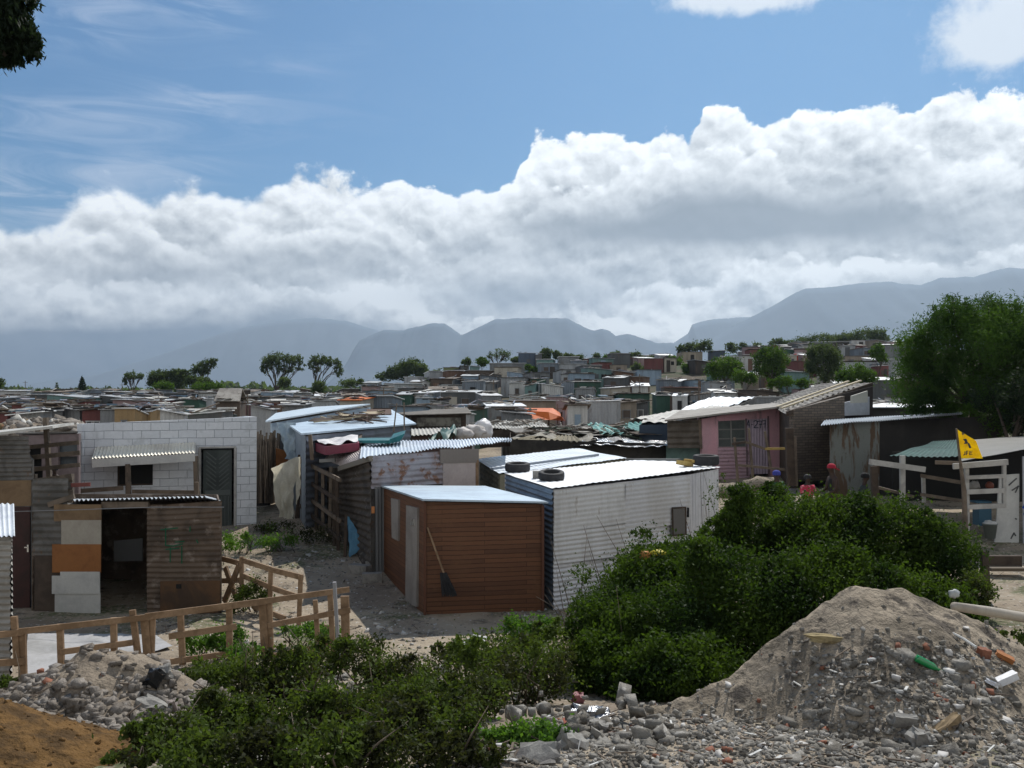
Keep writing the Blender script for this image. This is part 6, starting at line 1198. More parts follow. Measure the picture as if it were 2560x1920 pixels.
MAN = [(285, 328, 980, 150, 'pale grey', 'pale tin', None, False, 1), (362, 412, 978, 150, 'pale grey', 'pale tin', None, False, 1), (497, 544, 980, 110, 'white', 'bright white', 'tall plain white box shack with bright roof left of the gabled hut', False, 0),
       (292, 332, 1021, 58, 'mustard', 'bright white', None, False, 1), (330, 372, 1019, 60, 'mustard', 'bright white', 'yellow panelled shack under a white roof above the block house', False, 0), (372, 435, 1012, 62, 'white', 'bright white', None, True, 1), (400, 462, 1024, 52, 'white', 'pale tin', 'low white shack with two brown openings behind the block house', True, 1),
       (205, 263, 1020, 65, 'maroon', 'dull brown', 'maroon shack with two pale window spots above the block house', False, 2), (264, 292, 1020, 65, 'grey', 'grey tin', None, False, 0), (104, 150, 1020, 58, 'dark grey', 'grey tin', None, True, 1), (150, 203, 1019, 58, 'grey', 'grey tin', None, True, 1), (23, 103, 1030, 58, 'grey', 'bright white', 'long grey shack with white roof edge at far left', False, 1),
       (-40, 20, 1032, 60, 'maroon', 'dull brown', None, False, 1), (30, 74, 1011, 82, 'maroon', 'dull brown', None, False, 1), (170, 218, 1003, 98, 'maroon', 'dark', None, False, 2), (150, 170, 1005, 95, 'tan', 'dull brown', None, False, 0), (74, 110, 1014, 76, 'white', 'pale tin', None, True, 1), (120, 152, 1006, 92, 'brown', 'bright white', None, False, 0),
       (472, 556, 1029, 52, 'dark grey', 'bright white', 'dark shack under a broad low white roof behind the block house top', False, 1), (435, 470, 996, 92, 'grey', 'grey tin', None, True, 0), (462, 496, 998, 90, 'dark green', 'grey tin', None, True, 0), (497, 530, 994, 88, 'pale grey', 'pale tin', None, False, 0), (379, 430, 997, 100, 'maroon', 'bright white', None, False, 1),
       (840, 910, 994, 70, 'cream', 'orange', 'cream shack with bright orange roof in the middle distance', True, 1), (908, 986, 990, 66, 'blue grey', 'bright white', 'blue-grey box shack with pale roof right of the orange roof', False, 0), (772, 840, 1002, 70, 'pale grey', 'grey tin', None, True, 2), (630, 674, 1012, 58, 'pale grey', 'grey tin', None, False, 0), (702, 760, 1008, 60, 'grey', 'grey tin', None, False, 0),
       (733, 771, 982, 110, 'grey', 'bright white', None, False, 0), (802, 853, 984, 110, 'grey', 'bright white', None, False, 1), (1024, 1055, 950, 140, 'white', 'pale tin', None, False, 1), (1053, 1073, 950, 140, 'white', 'grey tin', None, True, 0), (1074, 1133, 947, 140, 'brown', 'dull brown', None, True, 2), (906, 944, 953, 145, 'pale grey', 'grey tin', None, False, 1), (904, 946, 966, 125, 'pink', 'dull brown', None, False, 0),
       (1108, 1148, 918, 168, 'yellow green', 'dull brown', 'yellow green shack standing on the left end of the ridge', False, 0), (1150, 1175, 914, 170, 'dark grey', 'grey tin', None, True, 0), (1175, 1200, 915, 170, 'teal', 'grey tin', None, False, 0), (1098, 1198, 977, 90, 'dark grey', 'pale tin', 'wide dark shack with long glaring roof in the middle distance', True, 1), (1198, 1262, 982, 85, 'grey', 'pale tin', None, False, 1),
       (1030, 1088, 978, 95, 'pale grey', 'bright white', None, False, 0), (1042, 1080, 995, 70, 'light blue', 'pale tin', None, True, 0), (1080, 1115, 1000, 72, 'grey', 'grey tin', None, False, 1), (985, 1030, 980, 95, 'dark green', 'grey tin', None, False, 0), (1273, 1312, 955, 100, 'white', 'bright white', 'white shack with a single brown window right of centre', False, 1), (1311, 1340, 958, 100, 'teal', 'bright white', None, False, 1),
       (1352, 1410, 960, 95, 'white', 'bright white', 'whitewashed box shack with thin bright roof right of centre', False, 0), (1410, 1434, 955, 102, 'blue grey', 'grey tin', None, False, 0), (1432, 1503, 951, 100, 'dark green', 'dark', 'large dark green shack with two faded signs right of centre', False, 2), (1518, 1582, 966, 92, 'cream', 'pale tin', 'cream shack with two small windows right of the dark green one', False, 2), (1580, 1622, 958, 98, 'white', 'bright white', None, False, 0),
       (1216, 1316, 1010, 66, 'grey', 'bright white', None, True, 1), (1255, 1332, 1029, 54, 'grey', 'grey tin', None, False, 0), (1420, 1468, 1012, 62, 'white', 'dull brown', None, True, 0), (1470, 1552, 1002, 72, 'pale grey', 'bright white', None, False, 0), (1300, 1342, 881, 200, 'dark blue', 'grey tin', 'dark blue shack standing on the ridge left of centre', False, 1), (1342, 1352, 884, 200, 'dark grey', 'grey tin', None, True, 0),
       (1224, 1315, 908, 178, 'grey', 'bright white', None, False, 1), (1348, 1398, 908, 180, 'blue grey', 'pale tin', None, True, 1), (1458, 1496, 898, 190, 'pale grey', 'bright white', None, False, 0), (1502, 1532, 900, 188, 'white', 'bright white', None, False, 0), (1600, 1640, 886, 200, 'dark blue', 'grey tin', None, False, 0), (1636, 1674, 885, 200, 'maroon', 'grey tin', None, False, 1),
       (1702, 1760, 880, 192, 'beige', 'dull brown', 'beige shack with dark door on the dune ridge', True, 0), (1772, 1814, 876, 205, 'dark blue', 'bright white', None, False, 0), (1660, 1750, 968, 88, 'brown', 'pinkish', 'brown shack with wide pinkish roof in the middle distance', False, 1), (1640, 1676, 984, 80, 'dark green', 'pale tin', 'small dark green shack left of the green trees', False, 0), (1676, 1722, 985, 80, 'white', 'bright white', None, True, 0),
       (1724, 1778, 983, 78, 'grey', 'dull brown', None, False, 0), (1845, 1876, 877, 205, 'grey', 'bright white', None, False, 0), (1876, 1905, 872, 212, 'blue grey', 'grey tin', None, True, 0), (2082, 2115, 867, 190, 'white', 'bright white', None, False, 0), (2113, 2136, 858, 200, 'brown', 'pale tin', None, True, 0), (2136, 2180, 858, 205, 'blue grey', 'grey tin', None, False, 1),
       (1990, 2007, 883, 170, 'red', 'bright white', 'tiny bright red shack on the right slope', False, 0), (1972, 1992, 888, 165, 'cream', 'bright white', None, True, 0), (2007, 2026, 885, 172, 'pink', 'bright white', None, True, 0), (2110, 2176, 890, 150, 'tan', 'dull brown', 'unfinished tan block shack with dark openings on the right slope', True, 2), (1960, 2024, 928, 105, 'teal', 'bright white', None, False, 0),
       (2058, 2094, 915, 120, 'cream', 'pale tin', None, False, 1), (2178, 2214, 893, 140, 'white', 'bright white', None, False, 1), (2195, 2225, 913, 120, 'maroon', 'grey tin', None, True, 1), (1985, 2042, 866, 200, 'maroon', 'dark', None, False, 1), (2140, 2245, 942, 70, 'dark grey', 'grey tin', 'wide dark shack with grey-green roof above the masonry house', False, 0), (1866, 1900, 930, 108, 'tan', 'bright white', None, False, 0),
       (1905, 1925, 932, 105, 'brown', 'dark', None, True, 0), (1655, 1700, 950, 112, 'blue grey', 'grey tin', None, False, 1), (1880, 1960, 975, 76, 'brown', 'dull brown', None, False, 0)]
for i, (a, b, py, D_, w_, r2, lab, do, nw) in enumerate(MAN): far_shack(a, b, py, D_, w_, r2, lab, do, nw, seed=i, yaw=rnd.uniform(-.25, .25))
gb = far_shack(537, 602, 1000, 75, 'brown', 'dark', 'brown gabled hut with weathered grey roof at left', False, 0, seed=99, yaw=.1)
for ch in list(gb.children):
    if ch.name.startswith('roof'):
        zz = max(v.co.z for v in ch.data.vertices); xs_ = [v.co.x for v in ch.data.vertices]; ys_ = [v.co.y for v in ch.data.vertices]
        if ch.name.startswith('roof_weight'): bpy.data.objects.remove(ch, do_unlink=True); continue
        x0_, x1_, y0_, y1_ = min(xs_), max(xs_), min(ys_) - .2, max(ys_) + .2; ym = (y0_ + y1_) / 2
        mb = MB().slab(Vector((x0_, y0_, zz - .15)), Vector((x1_, y0_, zz - .15)), Vector((x1_ - .1, ym, zz + .75)), Vector((x0_ + .1, ym, zz + .75)), .05).slab(Vector((x0_ + .1, ym, zz + .75)), Vector((x1_ - .1, ym, zz + .75)), Vector((x1_, y1_, zz - .15)), Vector((x0_, y1_, zz - .15)), .05)
        me = bpy.data.meshes.new('roof'); me.from_pydata(mb.v, [], mb.f); me.materials.append(ASB); ch.data = me
# orange tarpaulin shelter
ot = empty('tarp_shelter', (X(1352, 58), 58, ter(X(1352, 58), 58)), 'bright orange tarpaulin draped over a low shelter in the middle distance', 'shelter')
def o_(px, py, D_): return P(px, py, D_)
V = [o_(1302, 1026, 58), o_(1372, 1030, 57), o_(1404, 1042, 57), o_(1382, 1020, 60), o_(1310, 1020, 61), o_(1300, 1046, 57), o_(1375, 1050, 56.5), o_(1412, 1052, 58), o_(1398, 1030, 63), o_(1300, 1030, 63)]
MB().add(V, [(0, 1, 3, 4), (1, 2, 3), (0, 5, 6, 1), (1, 6, 7, 2), (2, 7, 8, 3), (3, 8, 9, 4), (4, 9, 5, 0)]).build('cover', ORANGE, ot)
mb = MB()
for px in (1304, 1372, 1404): mb.beam(P(px, 1030, 58), P(px, 1066, 58), .1, .1)
mb.build('posts', WOODD, ot)
# fill
wk = ['pale grey', 'pale grey', 'white', 'blue grey', 'grey', 'grey', 'dark grey', 'dark grey', 'brown', 'dark brown', 'rusty', 'blue grey', 'white', 'pale grey', 'maroon', 'teal', 'cream', 'dark green', 'pink', 'tan', 'light blue', 'blue grey', 'dark brown']
rk = ['grey tin', 'grey tin', 'dull brown', 'dull brown', 'dull brown', 'pale tin', 'pale tin', 'dark', 'dark', 'grey tin', 'bright white']
BUDGET = 205
def skip(px, D):
    if D < 50 and 640 < px < 1180: return True
    if D < 48 and 1180 <= px < 1570: return True
    if D < 66 and 1560 <= px < 2020: return True
    if D < 50 and px >= 2020: return True
    if D < 40 and px < 640: return True
    if D > 150 and px < 1040: return True
    if D > 150 and px < 1860 and rnd.random() < .7: return True
    if D > 185 and px < 1860: return True
    if 1560 < px < 1980 and 112 < D < 186 and rnd.random() < .35: return True
    return False
rows = [40, 44.5, 49, 54, 60, 66, 73, 80, 88, 97, 107, 118, 130, 143, 158, 174, 192, 214]
cand = []
for D_ in rows:
    px = -60 + rnd.uniform(0, 60)
    while px < 2300:
        w = rnd.uniform(2.0, 4.2); wp_ = w * F / D_; gap = rnd.uniform(.1, 1.0) * F / D_ + (rnd.random() < .15) * 2 * F / D_; c_ = px + wp_ / 2; Dj = D_ * rnd.uniform(.96, 1.04)
        if not skip(c_, Dj) and not any(a - 6 < c_ + wp_ * .35 and b + 6 > c_ - wp_ * .35 and abs(d - Dj) < 6 + .03 * Dj for a, b, d in TAKEN): cand.append((px, px + wp_, Dj))
        px += wp_ + gap
cand0 = []
if len(cand) > BUDGET:
    pr = sorted(cand, key=lambda c_: c_[2] + rnd.random() * 25); cand = pr[:BUDGET]; cand0 = pr
for i, (a, b, D_) in enumerate(cand):
    x_ = X((a + b) / 2, D_); h_ = rnd.uniform(1.9, 2.6); zt_ = ter(x_, D_ + 1.5) + h_; py = HZ - (zt_ - EYE) / D_ * F
    far_shack(a, b, py, D_, rnd.choice(wk), rnd.choice(rk), solve=False, hh=h_, seed=1000 + i)

# the many smaller shacks beyond the counted ones, one mesh per tone
rest = cand0[BUDGET:] if len(cand0) > BUDGET else []
for D_ in (118, 132, 150, 170, 190, 210, 225):
    px = 900 + rnd.uniform(0, 40)
    while px < 2300:
        w_ = rnd.uniform(2.2, 4.5) * F / D_
        if not any(a - 3 < px + w_ * .7 and b + 3 > px + w_ * .3 and abs(d - D_) < 5 for a, b, d in TAKEN) and not skip(px, D_): rest.append((px, px + w_, D_ * rnd.uniform(.97, 1.03)))
        px += w_ + rnd.uniform(.1, 1.5) * F / D_
mbs = {}
for (a, b, D_) in rest:
    k_ = rnd.choice(wk); rk_ = rnd.choice(['pale tin', 'bright white', 'grey tin', 'dull brown']); x_ = X((a + b) / 2, D_); w_ = (b - a) / F * D_; z_ = ter(x_, D_ + 1); h_ = rnd.uniform(1.9, 2.6); dp_ = rnd.uniform(2, 3.5); ro = Matrix.Rotation(rnd.uniform(-.5, .5), 3, 'Z')
    mbs.setdefault(0, []).append((k_, Vector((x_, D_ + dp_ / 2, z_ + h_ / 2 - .3)), (w_, dp_, h_ + .5), ro)); mbs.setdefault(1, []).append((rk_, Vector((x_, D_ + dp_ / 2, z_ + h_ - .02)), (w_ + .3, dp_ + .3, .06), ro @ Matrix.Rotation(rnd.uniform(-.12, .04), 3, 'X')))
V_, F_, MI, mats_ = [], [], [], []
for grp_, tbl in ((0, WM), (1, RM)):
    for (k_, c_, d_, ro) in mbs.get(grp_, []):
        mt = tbl[k_]
        if mt not in mats_: mats_.append(mt)
        t_ = MB().box(c_, d_, ro); n0_ = len(V_); V_ += t_.v; F_ += [tuple(i + n0_ for i in f) for f in t_.f]; MI += [mats_.index(mt)] * 6
me = bpy.data.meshes.new('distant_shacks'); me.from_pydata(V_, [], F_)
for mt in mats_: me.materials.append(mt)
me.polygons.foreach_set('material_index', MI); me.update(); o = bpy.data.objects.new('distant_shacks', me); COL.objects.link(o); tag(o, 'mass of the smallest shacks packed between the countable ones on the far slope', 'shacks', kind='stuff')
# clutter lying on the far roofs
r_ = random.Random(77); cl_ = {}
for (xc, D_, w, dp, zt_, sl_, yw) in ROOFS:
    ro = Matrix.Rotation(yw, 3, 'Z')
    for _ in range(int(7 if D_ < 75 else 4 if D_ < 130 else 2)):
        l_ = ro @ Vector((r_.uniform(-w / 2, w / 2), r_.uniform(0, dp), 0)); p = Vector((xc + l_.x, D_ + l_.y, zt_ + r_.uniform(.02, .16))); k_ = r_.randrange(4); q_ = cl_.setdefault(k_, MB()); a_ = r_.uniform(0, 3.1)
        if r_.random() < .55: q_.box(p, (r_.uniform(.3, 1.3), r_.uniform(.3, .9), r_.uniform(.02, .10)), Matrix.Rotation(a_, 3, 'Z') @ Matrix.Rotation(r_.uniform(-.2, .2), 3, 'X'))
        else: d_ = Vector((math.cos(a_), math.sin(a_), r_.uniform(-.1, .25))) * r_.uniform(.4, 1.5); q_.beam(p - d_ * .5, p + d_, .06, .06)
for k_, q_ in cl_.items(): tag(q_.build('roof_clutter', [WOODG, PALEROOF, WOODD, M('faded_cloth_scraps', (.25, .22, .24), (.10, .16, .22), 1.5, thr=(.45, .55))][k_]), ['grey boards and sticks strewn over far roofs', 'pale scrap sheets strewn over far roofs', 'dark timber strewn over far roofs', 'faded cloth and plastic strewn over far roofs'][k_], 'clutter', kind='stuff')
# thin masts
for i, (px, t_, D_, lab) in enumerate([(64, 952, 160, 'thin mast above the wide dark bush at left'), (306, 958, 160, 'thin pole left of the spindly umbrella tree'), (1748, 950, 70, 'short street pole in front of the pinkish roof'), (1573, 880, 200, 'thin white pole on the ridge'), (1395, 1010, 62, 'slim pole behind the orange tarpaulin'), (960, 968, 80, 'thin pole above the blue-grey box shack'), (1235, 950, 90, 'thin pole left of the white one-window shack'), (620, 985, 70, 'thin pole right of the brown gabled hut'), (90, 990, 70, 'thin pole above the maroon shacks at far left'), (1600, 935, 95, 'thin pole right of the cream shack with small windows'), (2030, 900, 110, 'slim pole between the slope trees')]):
    b0 = P(px, 985, D_); b0.z = ter(b0.x, b0.y); t0 = P(px - 1, t_, D_); tag(MB().tube([b0, t0], [.07, .045], 6).beam(t0 + Vector((-.4, 0, -.3)), t0 + Vector((.4, 0, -.3)), .05, .05).build('mast', WOODG), lab, 'pole')
tag(MB().tube([P(-80, 1282, 17.8), P(150, 1276, 17.6), P(380, 1268, 17.4), P(560, 1268, 17.2)], .007, 4).build('washing_line', WIRE), 'thin wire strung across the front of the patchwork shed', 'wire')

# ------------------------------------------------------------------ heaps of rubble and sand
RIDGE = [(1500, 1800), (1660, 1762), (1823, 1693), (1945, 1595), (2040, 1520), (2108, 1478), (2140, 1468), (2250, 1474), (2352, 1511), (2474, 1572), (2560, 1622), (2700, 1690), (2900, 1760)]
YR = 10.0; RZ = [(X(a, YR), Z(b, YR)) for a, b in RIDGE]
def mound(x, y):
    zr_ = pl(x, RZ); dy = YR - y
    z = zr_ - (.50 * dy if dy > 0 else .62 * -dy) - .10 * math.exp(-dy * dy / .1) * 0
    z += .11 * mnoise.noise(Vector((x * 1.3, y * 1.3, 5))) * min(1, abs(dy) + .3) + .05 * abs(mnoise.noise(Vector((x * 3.2, y * 1.1, 8)))) + .045 * mnoise.noise(Vector((x * 4.5, y * 4.5, 2))) + .02 * mnoise.noise(Vector((x * 12, y * 12, 4)))
    return z
def left_heap(x, y): 
    cx, cy = X(280, 10.2), 10.2; d = math.hypot((x - cx) / 1.25, (y - cy) / 1.05); return ter(x, y) - .12 + .80 * math.exp(-(d ** 2) * 1.2) + .05 * mnoise.noise(Vector((x * 9, y * 9, 1))) + .09 * mnoise.noise(Vector((x * 3, y * 3, 1)))
def ochre(x, y):
    cx, cy = -4.95, 7.85; d = math.hypot((x - cx) / 1.55, (y - cy) / .95); return ter(x, y) - .12 + .62 * math.exp(-(d ** 2)) + .04 * mnoise.noise(Vector((x * 6, y * 6, 1))) + .02 * mnoise.noise(Vector((x * 17, y * 17, 1)))
def heap(name, label, fn, x0, x1, y0, y1, st_, mat, cat='heap'):
    nx, ny = int((x1 - x0) / st_), int((y1 - y0) / st_); V = [(x0 + (x1 - x0) * i / nx, y0 + (y1 - y0) * j / ny) for j in range(ny + 1) for i in range(nx + 1)]; V = [(x, y, fn(x, y)) for x, y in V]; c_ = Vector(((x0 + x1) / 2, (y0 + y1) / 2, 0))
    n = nx + 1; ii = (np.arange(ny)[:, None] * n + np.arange(nx)[None, :]).ravel(); me = npmesh(name, np.array(V) - np.array(c_), np.stack([ii, ii + 1, ii + n + 1, ii + n], 1)); me.polygons.foreach_set('use_smooth', [True] * len(me.polygons))
    return tag(link(name, me, mat, None, c_), label, cat)
heap('sand_heap', 'large heap of grey sand strewn with rubble in the right foreground', mound, .9, 9, 6.0, 13.2, .045, SANDM)
heap('rubble_heap', 'grey heap of broken concrete and soil in the left foreground', left_heap, -6.6, -2.4, 8.2, 12.4, .045, SOIL)
heap('ochre_heap', 'ochre brown soil heap in the bottom left corner', ochre, -8, -2.4, 5.6, 9.8, .04, DIRTM)
def stones(name, label, n, place, smin, smax, mat, seed, flat=.6, power=2.2, frac=None):
    r_ = np.random.default_rng(seed); cube = np.array([(-1, -1, -1), (1, -1, -1), (1, 1, -1), (-1, 1, -1), (-1, -1, 1), (1, -1, 1), (1, 1, 1), (-1, 1, 1)], float) * .5
    fs = np.array([(0, 3, 2, 1), (4, 5, 6, 7), (0, 1, 5, 4), (1, 2, 6, 5), (2, 3, 7, 6), (3, 0, 4, 7)]); Vs, Qs, pos = [], [], []; k = 0
    while k < n:
        p = place(r_)
        if p is None: continue
        s_ = smin + (smax - smin) * r_.uniform() ** power; v = cube * (1 + r_.uniform(-.32, .32, (8, 3))) * np.array([1, r_.uniform(.5, 1), r_.uniform(.3, flat + .25)]) * s_
        q, _ = np.linalg.qr(r_.normal(size=(3, 3))); 
        if r_.uniform() < .5: a = r_.uniform(0, 6.28); q = np.array([[math.cos(a), -math.sin(a), 0], [math.sin(a), math.cos(a), 0], [r_.normal() * .2, r_.normal() * .2, 1]])
        Vs.append(v @ q.T + np.array(p) + np.array([0, 0, s_ * .02])); Qs.append(fs + 8 * k); k += 1
    me = npmesh(name, np.concatenate(Vs), np.concatenate(Qs)); o = link(name, me, mat); tag(o, label, 'rubble', kind='stuff'); return o
def surf(x, y): return max(ter(x, y), mound(x, y) if x > .9 else -9, left_heap(x, y) if -6.6 < x < -2.4 else -9, ochre(x, y) if x < -2.4 else -9)
def fr_dens(r_):   # front apron of the right heap
    x = r_.uniform(-.4, 5.4); y = r_.uniform(6.1, 10.3); u = 1280 + F * x / y; z = surf(x, y); py = HZ - (z - EYE) / y * F
    core = 1.25 * math.exp(-((u - 2230) / 250) ** 4 - ((py - 1730) / 125) ** 4)
    band = smooth(1720, 1850, py) * (.7 if u > 1180 else 0); left = .12 * smooth(1660, 1760, py)
    edge = .010 if x > .9 else 0; w = max(core, band, edge, left * (u > 1450))
    if u < 1180 + 300 * (1 - smooth(1700, 1900, py)): return None
    return (x, y, z) if r_.uniform() < w else None
stones('rubble', 'grey concrete rubble spread over the front of the sand heap', 12000, fr_dens, .010, .060, RUB, 5, power=2.0)
stones('rubble', 'scattered larger grey chunks among the rubble on the sand heap', 300, fr_dens, .05, .15, RUB, 6, power=2.4)
stones('brick_pieces', 'scattered red brick fragments in the right rubble', 130, fr_dens, .02, .08, RUBR, 7)
stones('pale_pieces', 'scattered white tile and plaster fragments in the right rubble', 380, fr_dens, .015, .09, M('pale_fragments', (.50, .49, .47), (.42, .40, .38), 4, rough=.7), 8, flat=.25)
def lh(r_):
    x, y = r_.uniform(-5.9, -2.9), r_.uniform(8.5, 11.2); cx = X(280, 10.2); d = math.hypot((x - cx) / 1.2, (y - 10.0) / 1.2); w = .14 * math.exp(-d * d) + (.5 if y < 9.8 and .4 < d < 1.35 else 0) + (.3 if .8 < d < 1.3 else 0); return (x, y, surf(x, y)) if r_.uniform() < w else None
stones('rubble', 'lumpy grey concrete rubble covering the left heap', 2300, lh, .015, .12, RUBL, 15, flat=.9, power=2.2)
stones('soil_clods', 'ochre clods covering the brown soil heap', 2600, lambda r_: (lambda x, y: (x, y, ochre(x, y) - .01))(r_.uniform(-6.2, -2.9), r_.uniform(6.4, 9.2)),   .010, .042, DIRTM, 17, flat=.8, power=2.4)
stones('brick_pieces', 'scattered brick fragments on the left heap', 24, lh, .03, .08, RUBR, 16)
def gnd(r_):
    x, y = r_.uniform(-7, 5), r_.uniform(12.3, 26); n_ = mnoise.noise(Vector((x * .7, y * .7, 4))); return (x, y, ter(x, y)) if n_ > .0 + r_.uniform(-.2, .5) else None
stones('ground_litter', 'small stones and litter scattered over the sandy yard', 3800, gnd, .012, .075, RUB, 25, flat=.3, power=2.6)
stones('ground_litter', 'white and pale scraps littering the sandy yard', 420, gnd, .02, .12, M('pale_fragments', (.5, .49, .47)), 27, flat=.15, power=2.2)
def gnd2(r_):
    x, y = r_.uniform(-2.6, .4), r_.uniform(12.0, 14.4); return (x, y, ter(x, y)) if r_.uniform() < .5 else None
stones('ground_litter', 'broken tiles and rubble on the bank below the plank hut', 300, gnd2, .03, .16, RUB, 26, flat=.3)
def boul(r_):
    x = r_.uniform(X(1500, 8.6), X(1760, 8.6)); y = r_.uniform(7.4, 9.6); return (x, y, surf(x, y))
def leftrub(r_):
    a = r_.uniform(0, 1); return (X(lerp(1230, 1700, a), 8.4) + r_.normal() * .15, 8.4 + r_.normal() * .5, surf(X(lerp(1230, 1700, a), 8.4), 8.4) + .03)
stones('rubble', 'large broken concrete lumps at the foot of the sand heap', 130, leftrub, .04, .15, RUB, 31, flat=.7, power=1.5)
stones('rubble', 'crest stones sprinkled on the ridge of the sand heap', 26, lambda r_: (lambda x, y: (x, y, mound(x, y) - .01))(r_.uniform(2.6, 5.6), 10 + r_.normal() * .35), .02, .07, RUB, 32, flat=.6)

def yard_heap(x, y):
    cx, cy = X(95, 29), 29; d = math.hypot((x - cx) / 2.6, (y - cy) / 1.8); return ter(x, y) - .1 + 2.75 * math.exp(-d ** 4) + .30 * mnoise.noise(Vector((x * 1.1, y * 1.1, 1))) + .12 * mnoise.noise(Vector((x * 4, y * 4, 1)))
heap('yard_heap', 'pale rubbish strewn heap rising behind the maroon door shed', yard_heap, -18.5, -10.5, 26.2, 32.5, .16, SOIL)
def yh(r_):
    x, y = r_.uniform(-18, -11.3), r_.uniform(26.6, 31); return (x, y, yard_heap(x, y))
stones('heap_debris', 'pale rubbish and stones scattered over the heap behind the left sheds', 800, yh, .06, .4, RUBL, 51, flat=.4, power=2.2)
stones('heap_debris', 'whitish scraps scattered over the heap behind the left sheds', 160, yh, .06, .35, PALEROOF, 52, flat=.2, power=1.8)
stones('heap_debris', 'dry reddish plant litter on the heap behind the left sheds', 160, yh, .06, .3, M('dry_reddish_litter', (.22, .12, .07), (.12, .12, .05), 4, rough=.9), 53, flat=.3, power=1.8)
def splint(name, label, n, place, L0, L1, mat, seed):
    r_ = np.random.default_rng(seed); mb = MB(); k = 0
    while k < n:
        p = place(r_)
        if p is None: continue
        a = r_.uniform(0, 6.28); L_ = r_.uniform(L0, L1) / 2; d = Vector((math.cos(a), math.sin(a), r_.normal() * .3)) * L_; p = Vector(p) + Vector((0, 0, .02)); mb.beam(p - d, p + d, r_.uniform(.006, .03), .01); k += 1
    tag(mb.build(name, mat), label, 'debris', kind='stuff')
splint('splinters', 'scattered wood splinters and strips over the right heap', 150, fr_dens, .06, .30, WOODG, 61)
splint('splinters', 'scattered pale plastic strips over the right heap', 70, fr_dens, .05, .22, WHITEB, 62)
splint('splinters', 'scattered twigs and strips over the left heap', 60, lh, .06, .3, WOODG, 63)
splint('splinters', 'scattered sticks and scraps over the sandy yard', 260, gnd, .08, .4, WOODG, 64)
# single notable pieces
def on(px, py, lift=0):
    d = P(px, py, 1) - Vector((0, 0, EYE))
    for k in range(2500):
        D_ = 6 + k * .004; p = Vector((0, 0, EYE)) + d * D_
        if p.z < surf(p.x, p.y): break
    return p + Vector((0, 0, lift))
def rot(a, b, c_): return Matrix.Rotation(R(c_), 3, 'Z') @ Matrix.Rotation(R(a), 3, 'X') @ Matrix.Rotation(R(b), 3, 'Y')
def chunk(name, label, cat, px, py, d, mat, ro, seed, jit=.30, lift=.03):
    import bmesh
    bm = bmesh.new(); bmesh.ops.create_cube(bm, size=1); bmesh.ops.subdivide_edges(bm, edges=bm.edges, cuts=3, use_grid_fill=True)
    for v in bm.verts:
        n_ = mnoise.noise_vector(v.co * 2.2 + Vector((seed, 0, 0))) * jit + mnoise.noise_vector(v.co * 6 + Vector((0, seed, 0))) * jit * .35; v.co = ro @ Vector(((v.co.x + n_.x) * d[0] , (v.co.y + n_.y) * d[1], (v.co.z + n_.z) * d[2]))
    me = bpy.data.meshes.new(name); bm.to_mesh(me); bm.free(); o = link(name, me, mat, None, on(px, py, lift)); return tag(o, label, cat)
PW = M('white_foam', (.62, .63, .66), rough=.5)
chunk('concrete_chunk', 'biggest pale concrete lump at the bottom centre of the rubble', 'rubble', 1430, 1870, (.22, .17, .17), CONC, rot(20, 30, 15), 1)
chunk('concrete_chunk', 'tilted concrete slab lying left of the biggest lump', 'rubble', 1345, 1900, (.30, .2, .08), CONC, rot(35, -12, -20), 2)
chunk('concrete_chunk', 'grey lump under the clear plastic at the heap foot', 'rubble', 1500, 1830, (.2, .16, .12), CONC, rot(10, 10, 60), 3)
chunk('concrete_chunk', 'square grey slab standing in the middle of the right rubble', 'rubble', 2262, 1812, (.19, .06, .13), CONC, rot(25, 5, -10), 4, .08)
chunk('concrete_chunk', 'dark angular chunk low in the right rubble near the gravel', 'rubble', 2300, 1860, (.18, .14, .14), CONC, rot(15, 35, 10), 5)
chunk('concrete_chunk', 'broken slab leaning in the bush shadow behind the heap', 'rubble', 1770, 1675, (.24, .18, .08), CONC, rot(-12, 15, 20), 6, .25)
chunk('concrete_chunk', 'dark block lying in the bush shadow left of the leaning slab', 'rubble', 1726, 1720, (.20, .15, .08), CONC, rot(0, 10, 20), 7)
chunk('concrete_chunk', 'pale slab perched on the top right of the left heap', 'rubble', 404, 1690, (.18, .12, .10), CONC, rot(30, -20, 20), 8)
chunk('concrete_chunk', 'large rounded concrete lump right of centre on the left heap', 'rubble', 378, 1778, (.25, .17, .14), CONC, rot(10, 15, -20), 9)
chunk('concrete_chunk', 'broken rectangular block on the right flank of the left heap', 'rubble', 436, 1782, (.08, .08, .22), M('pinkish_block', (.27, .23, .21), (.2, .17, .15), 4, rough=.9), rot(15, -15, 10), 10, .08)
chunk('concrete_chunk', 'pale stone at the bottom edge below the central scrub', 'rubble', 688, 1912, (.28, .16, .12), CONC, rot(5, -10, 10), 11)
chunk('brick', 'red brick end sticking from the right edge rubble', 'brick', 2458, 1645, (.10, .09, .13), RUBR, rot(10, 5, 10), 12, .08)
chunk('clay_pipe_piece', 'curved orange clay shard at the right edge of the heap', 'clay shard', 2512, 1650, (.17, .09, .05), M('orange_clay', (.33, .13, .045), rough=.8), rot(10, 25, -20), 13, .1)
chunk('foam_piece', 'white polystyrene block on the right of the rubble', 'foam', 2515, 1713, (.22, .075, .07), PW, rot(5, -20, 10), 14, .04, .06)
chunk('foam_piece', 'broken white polystyrene corner beside the long foam block', 'foam', 2480, 1716, (.12, .09, .04), PW, rot(15, 25, 40), 15, .12, .03)
chunk('brown_clod', 'lump of brown roots on the front rubble at right', 'clod', 2370, 1820, (.24, .07, .06), M('straw_brown', (.26, .19, .11), (.18, .13, .08), 8, rough=.95), rot(0, -25, 20), 16, .3)
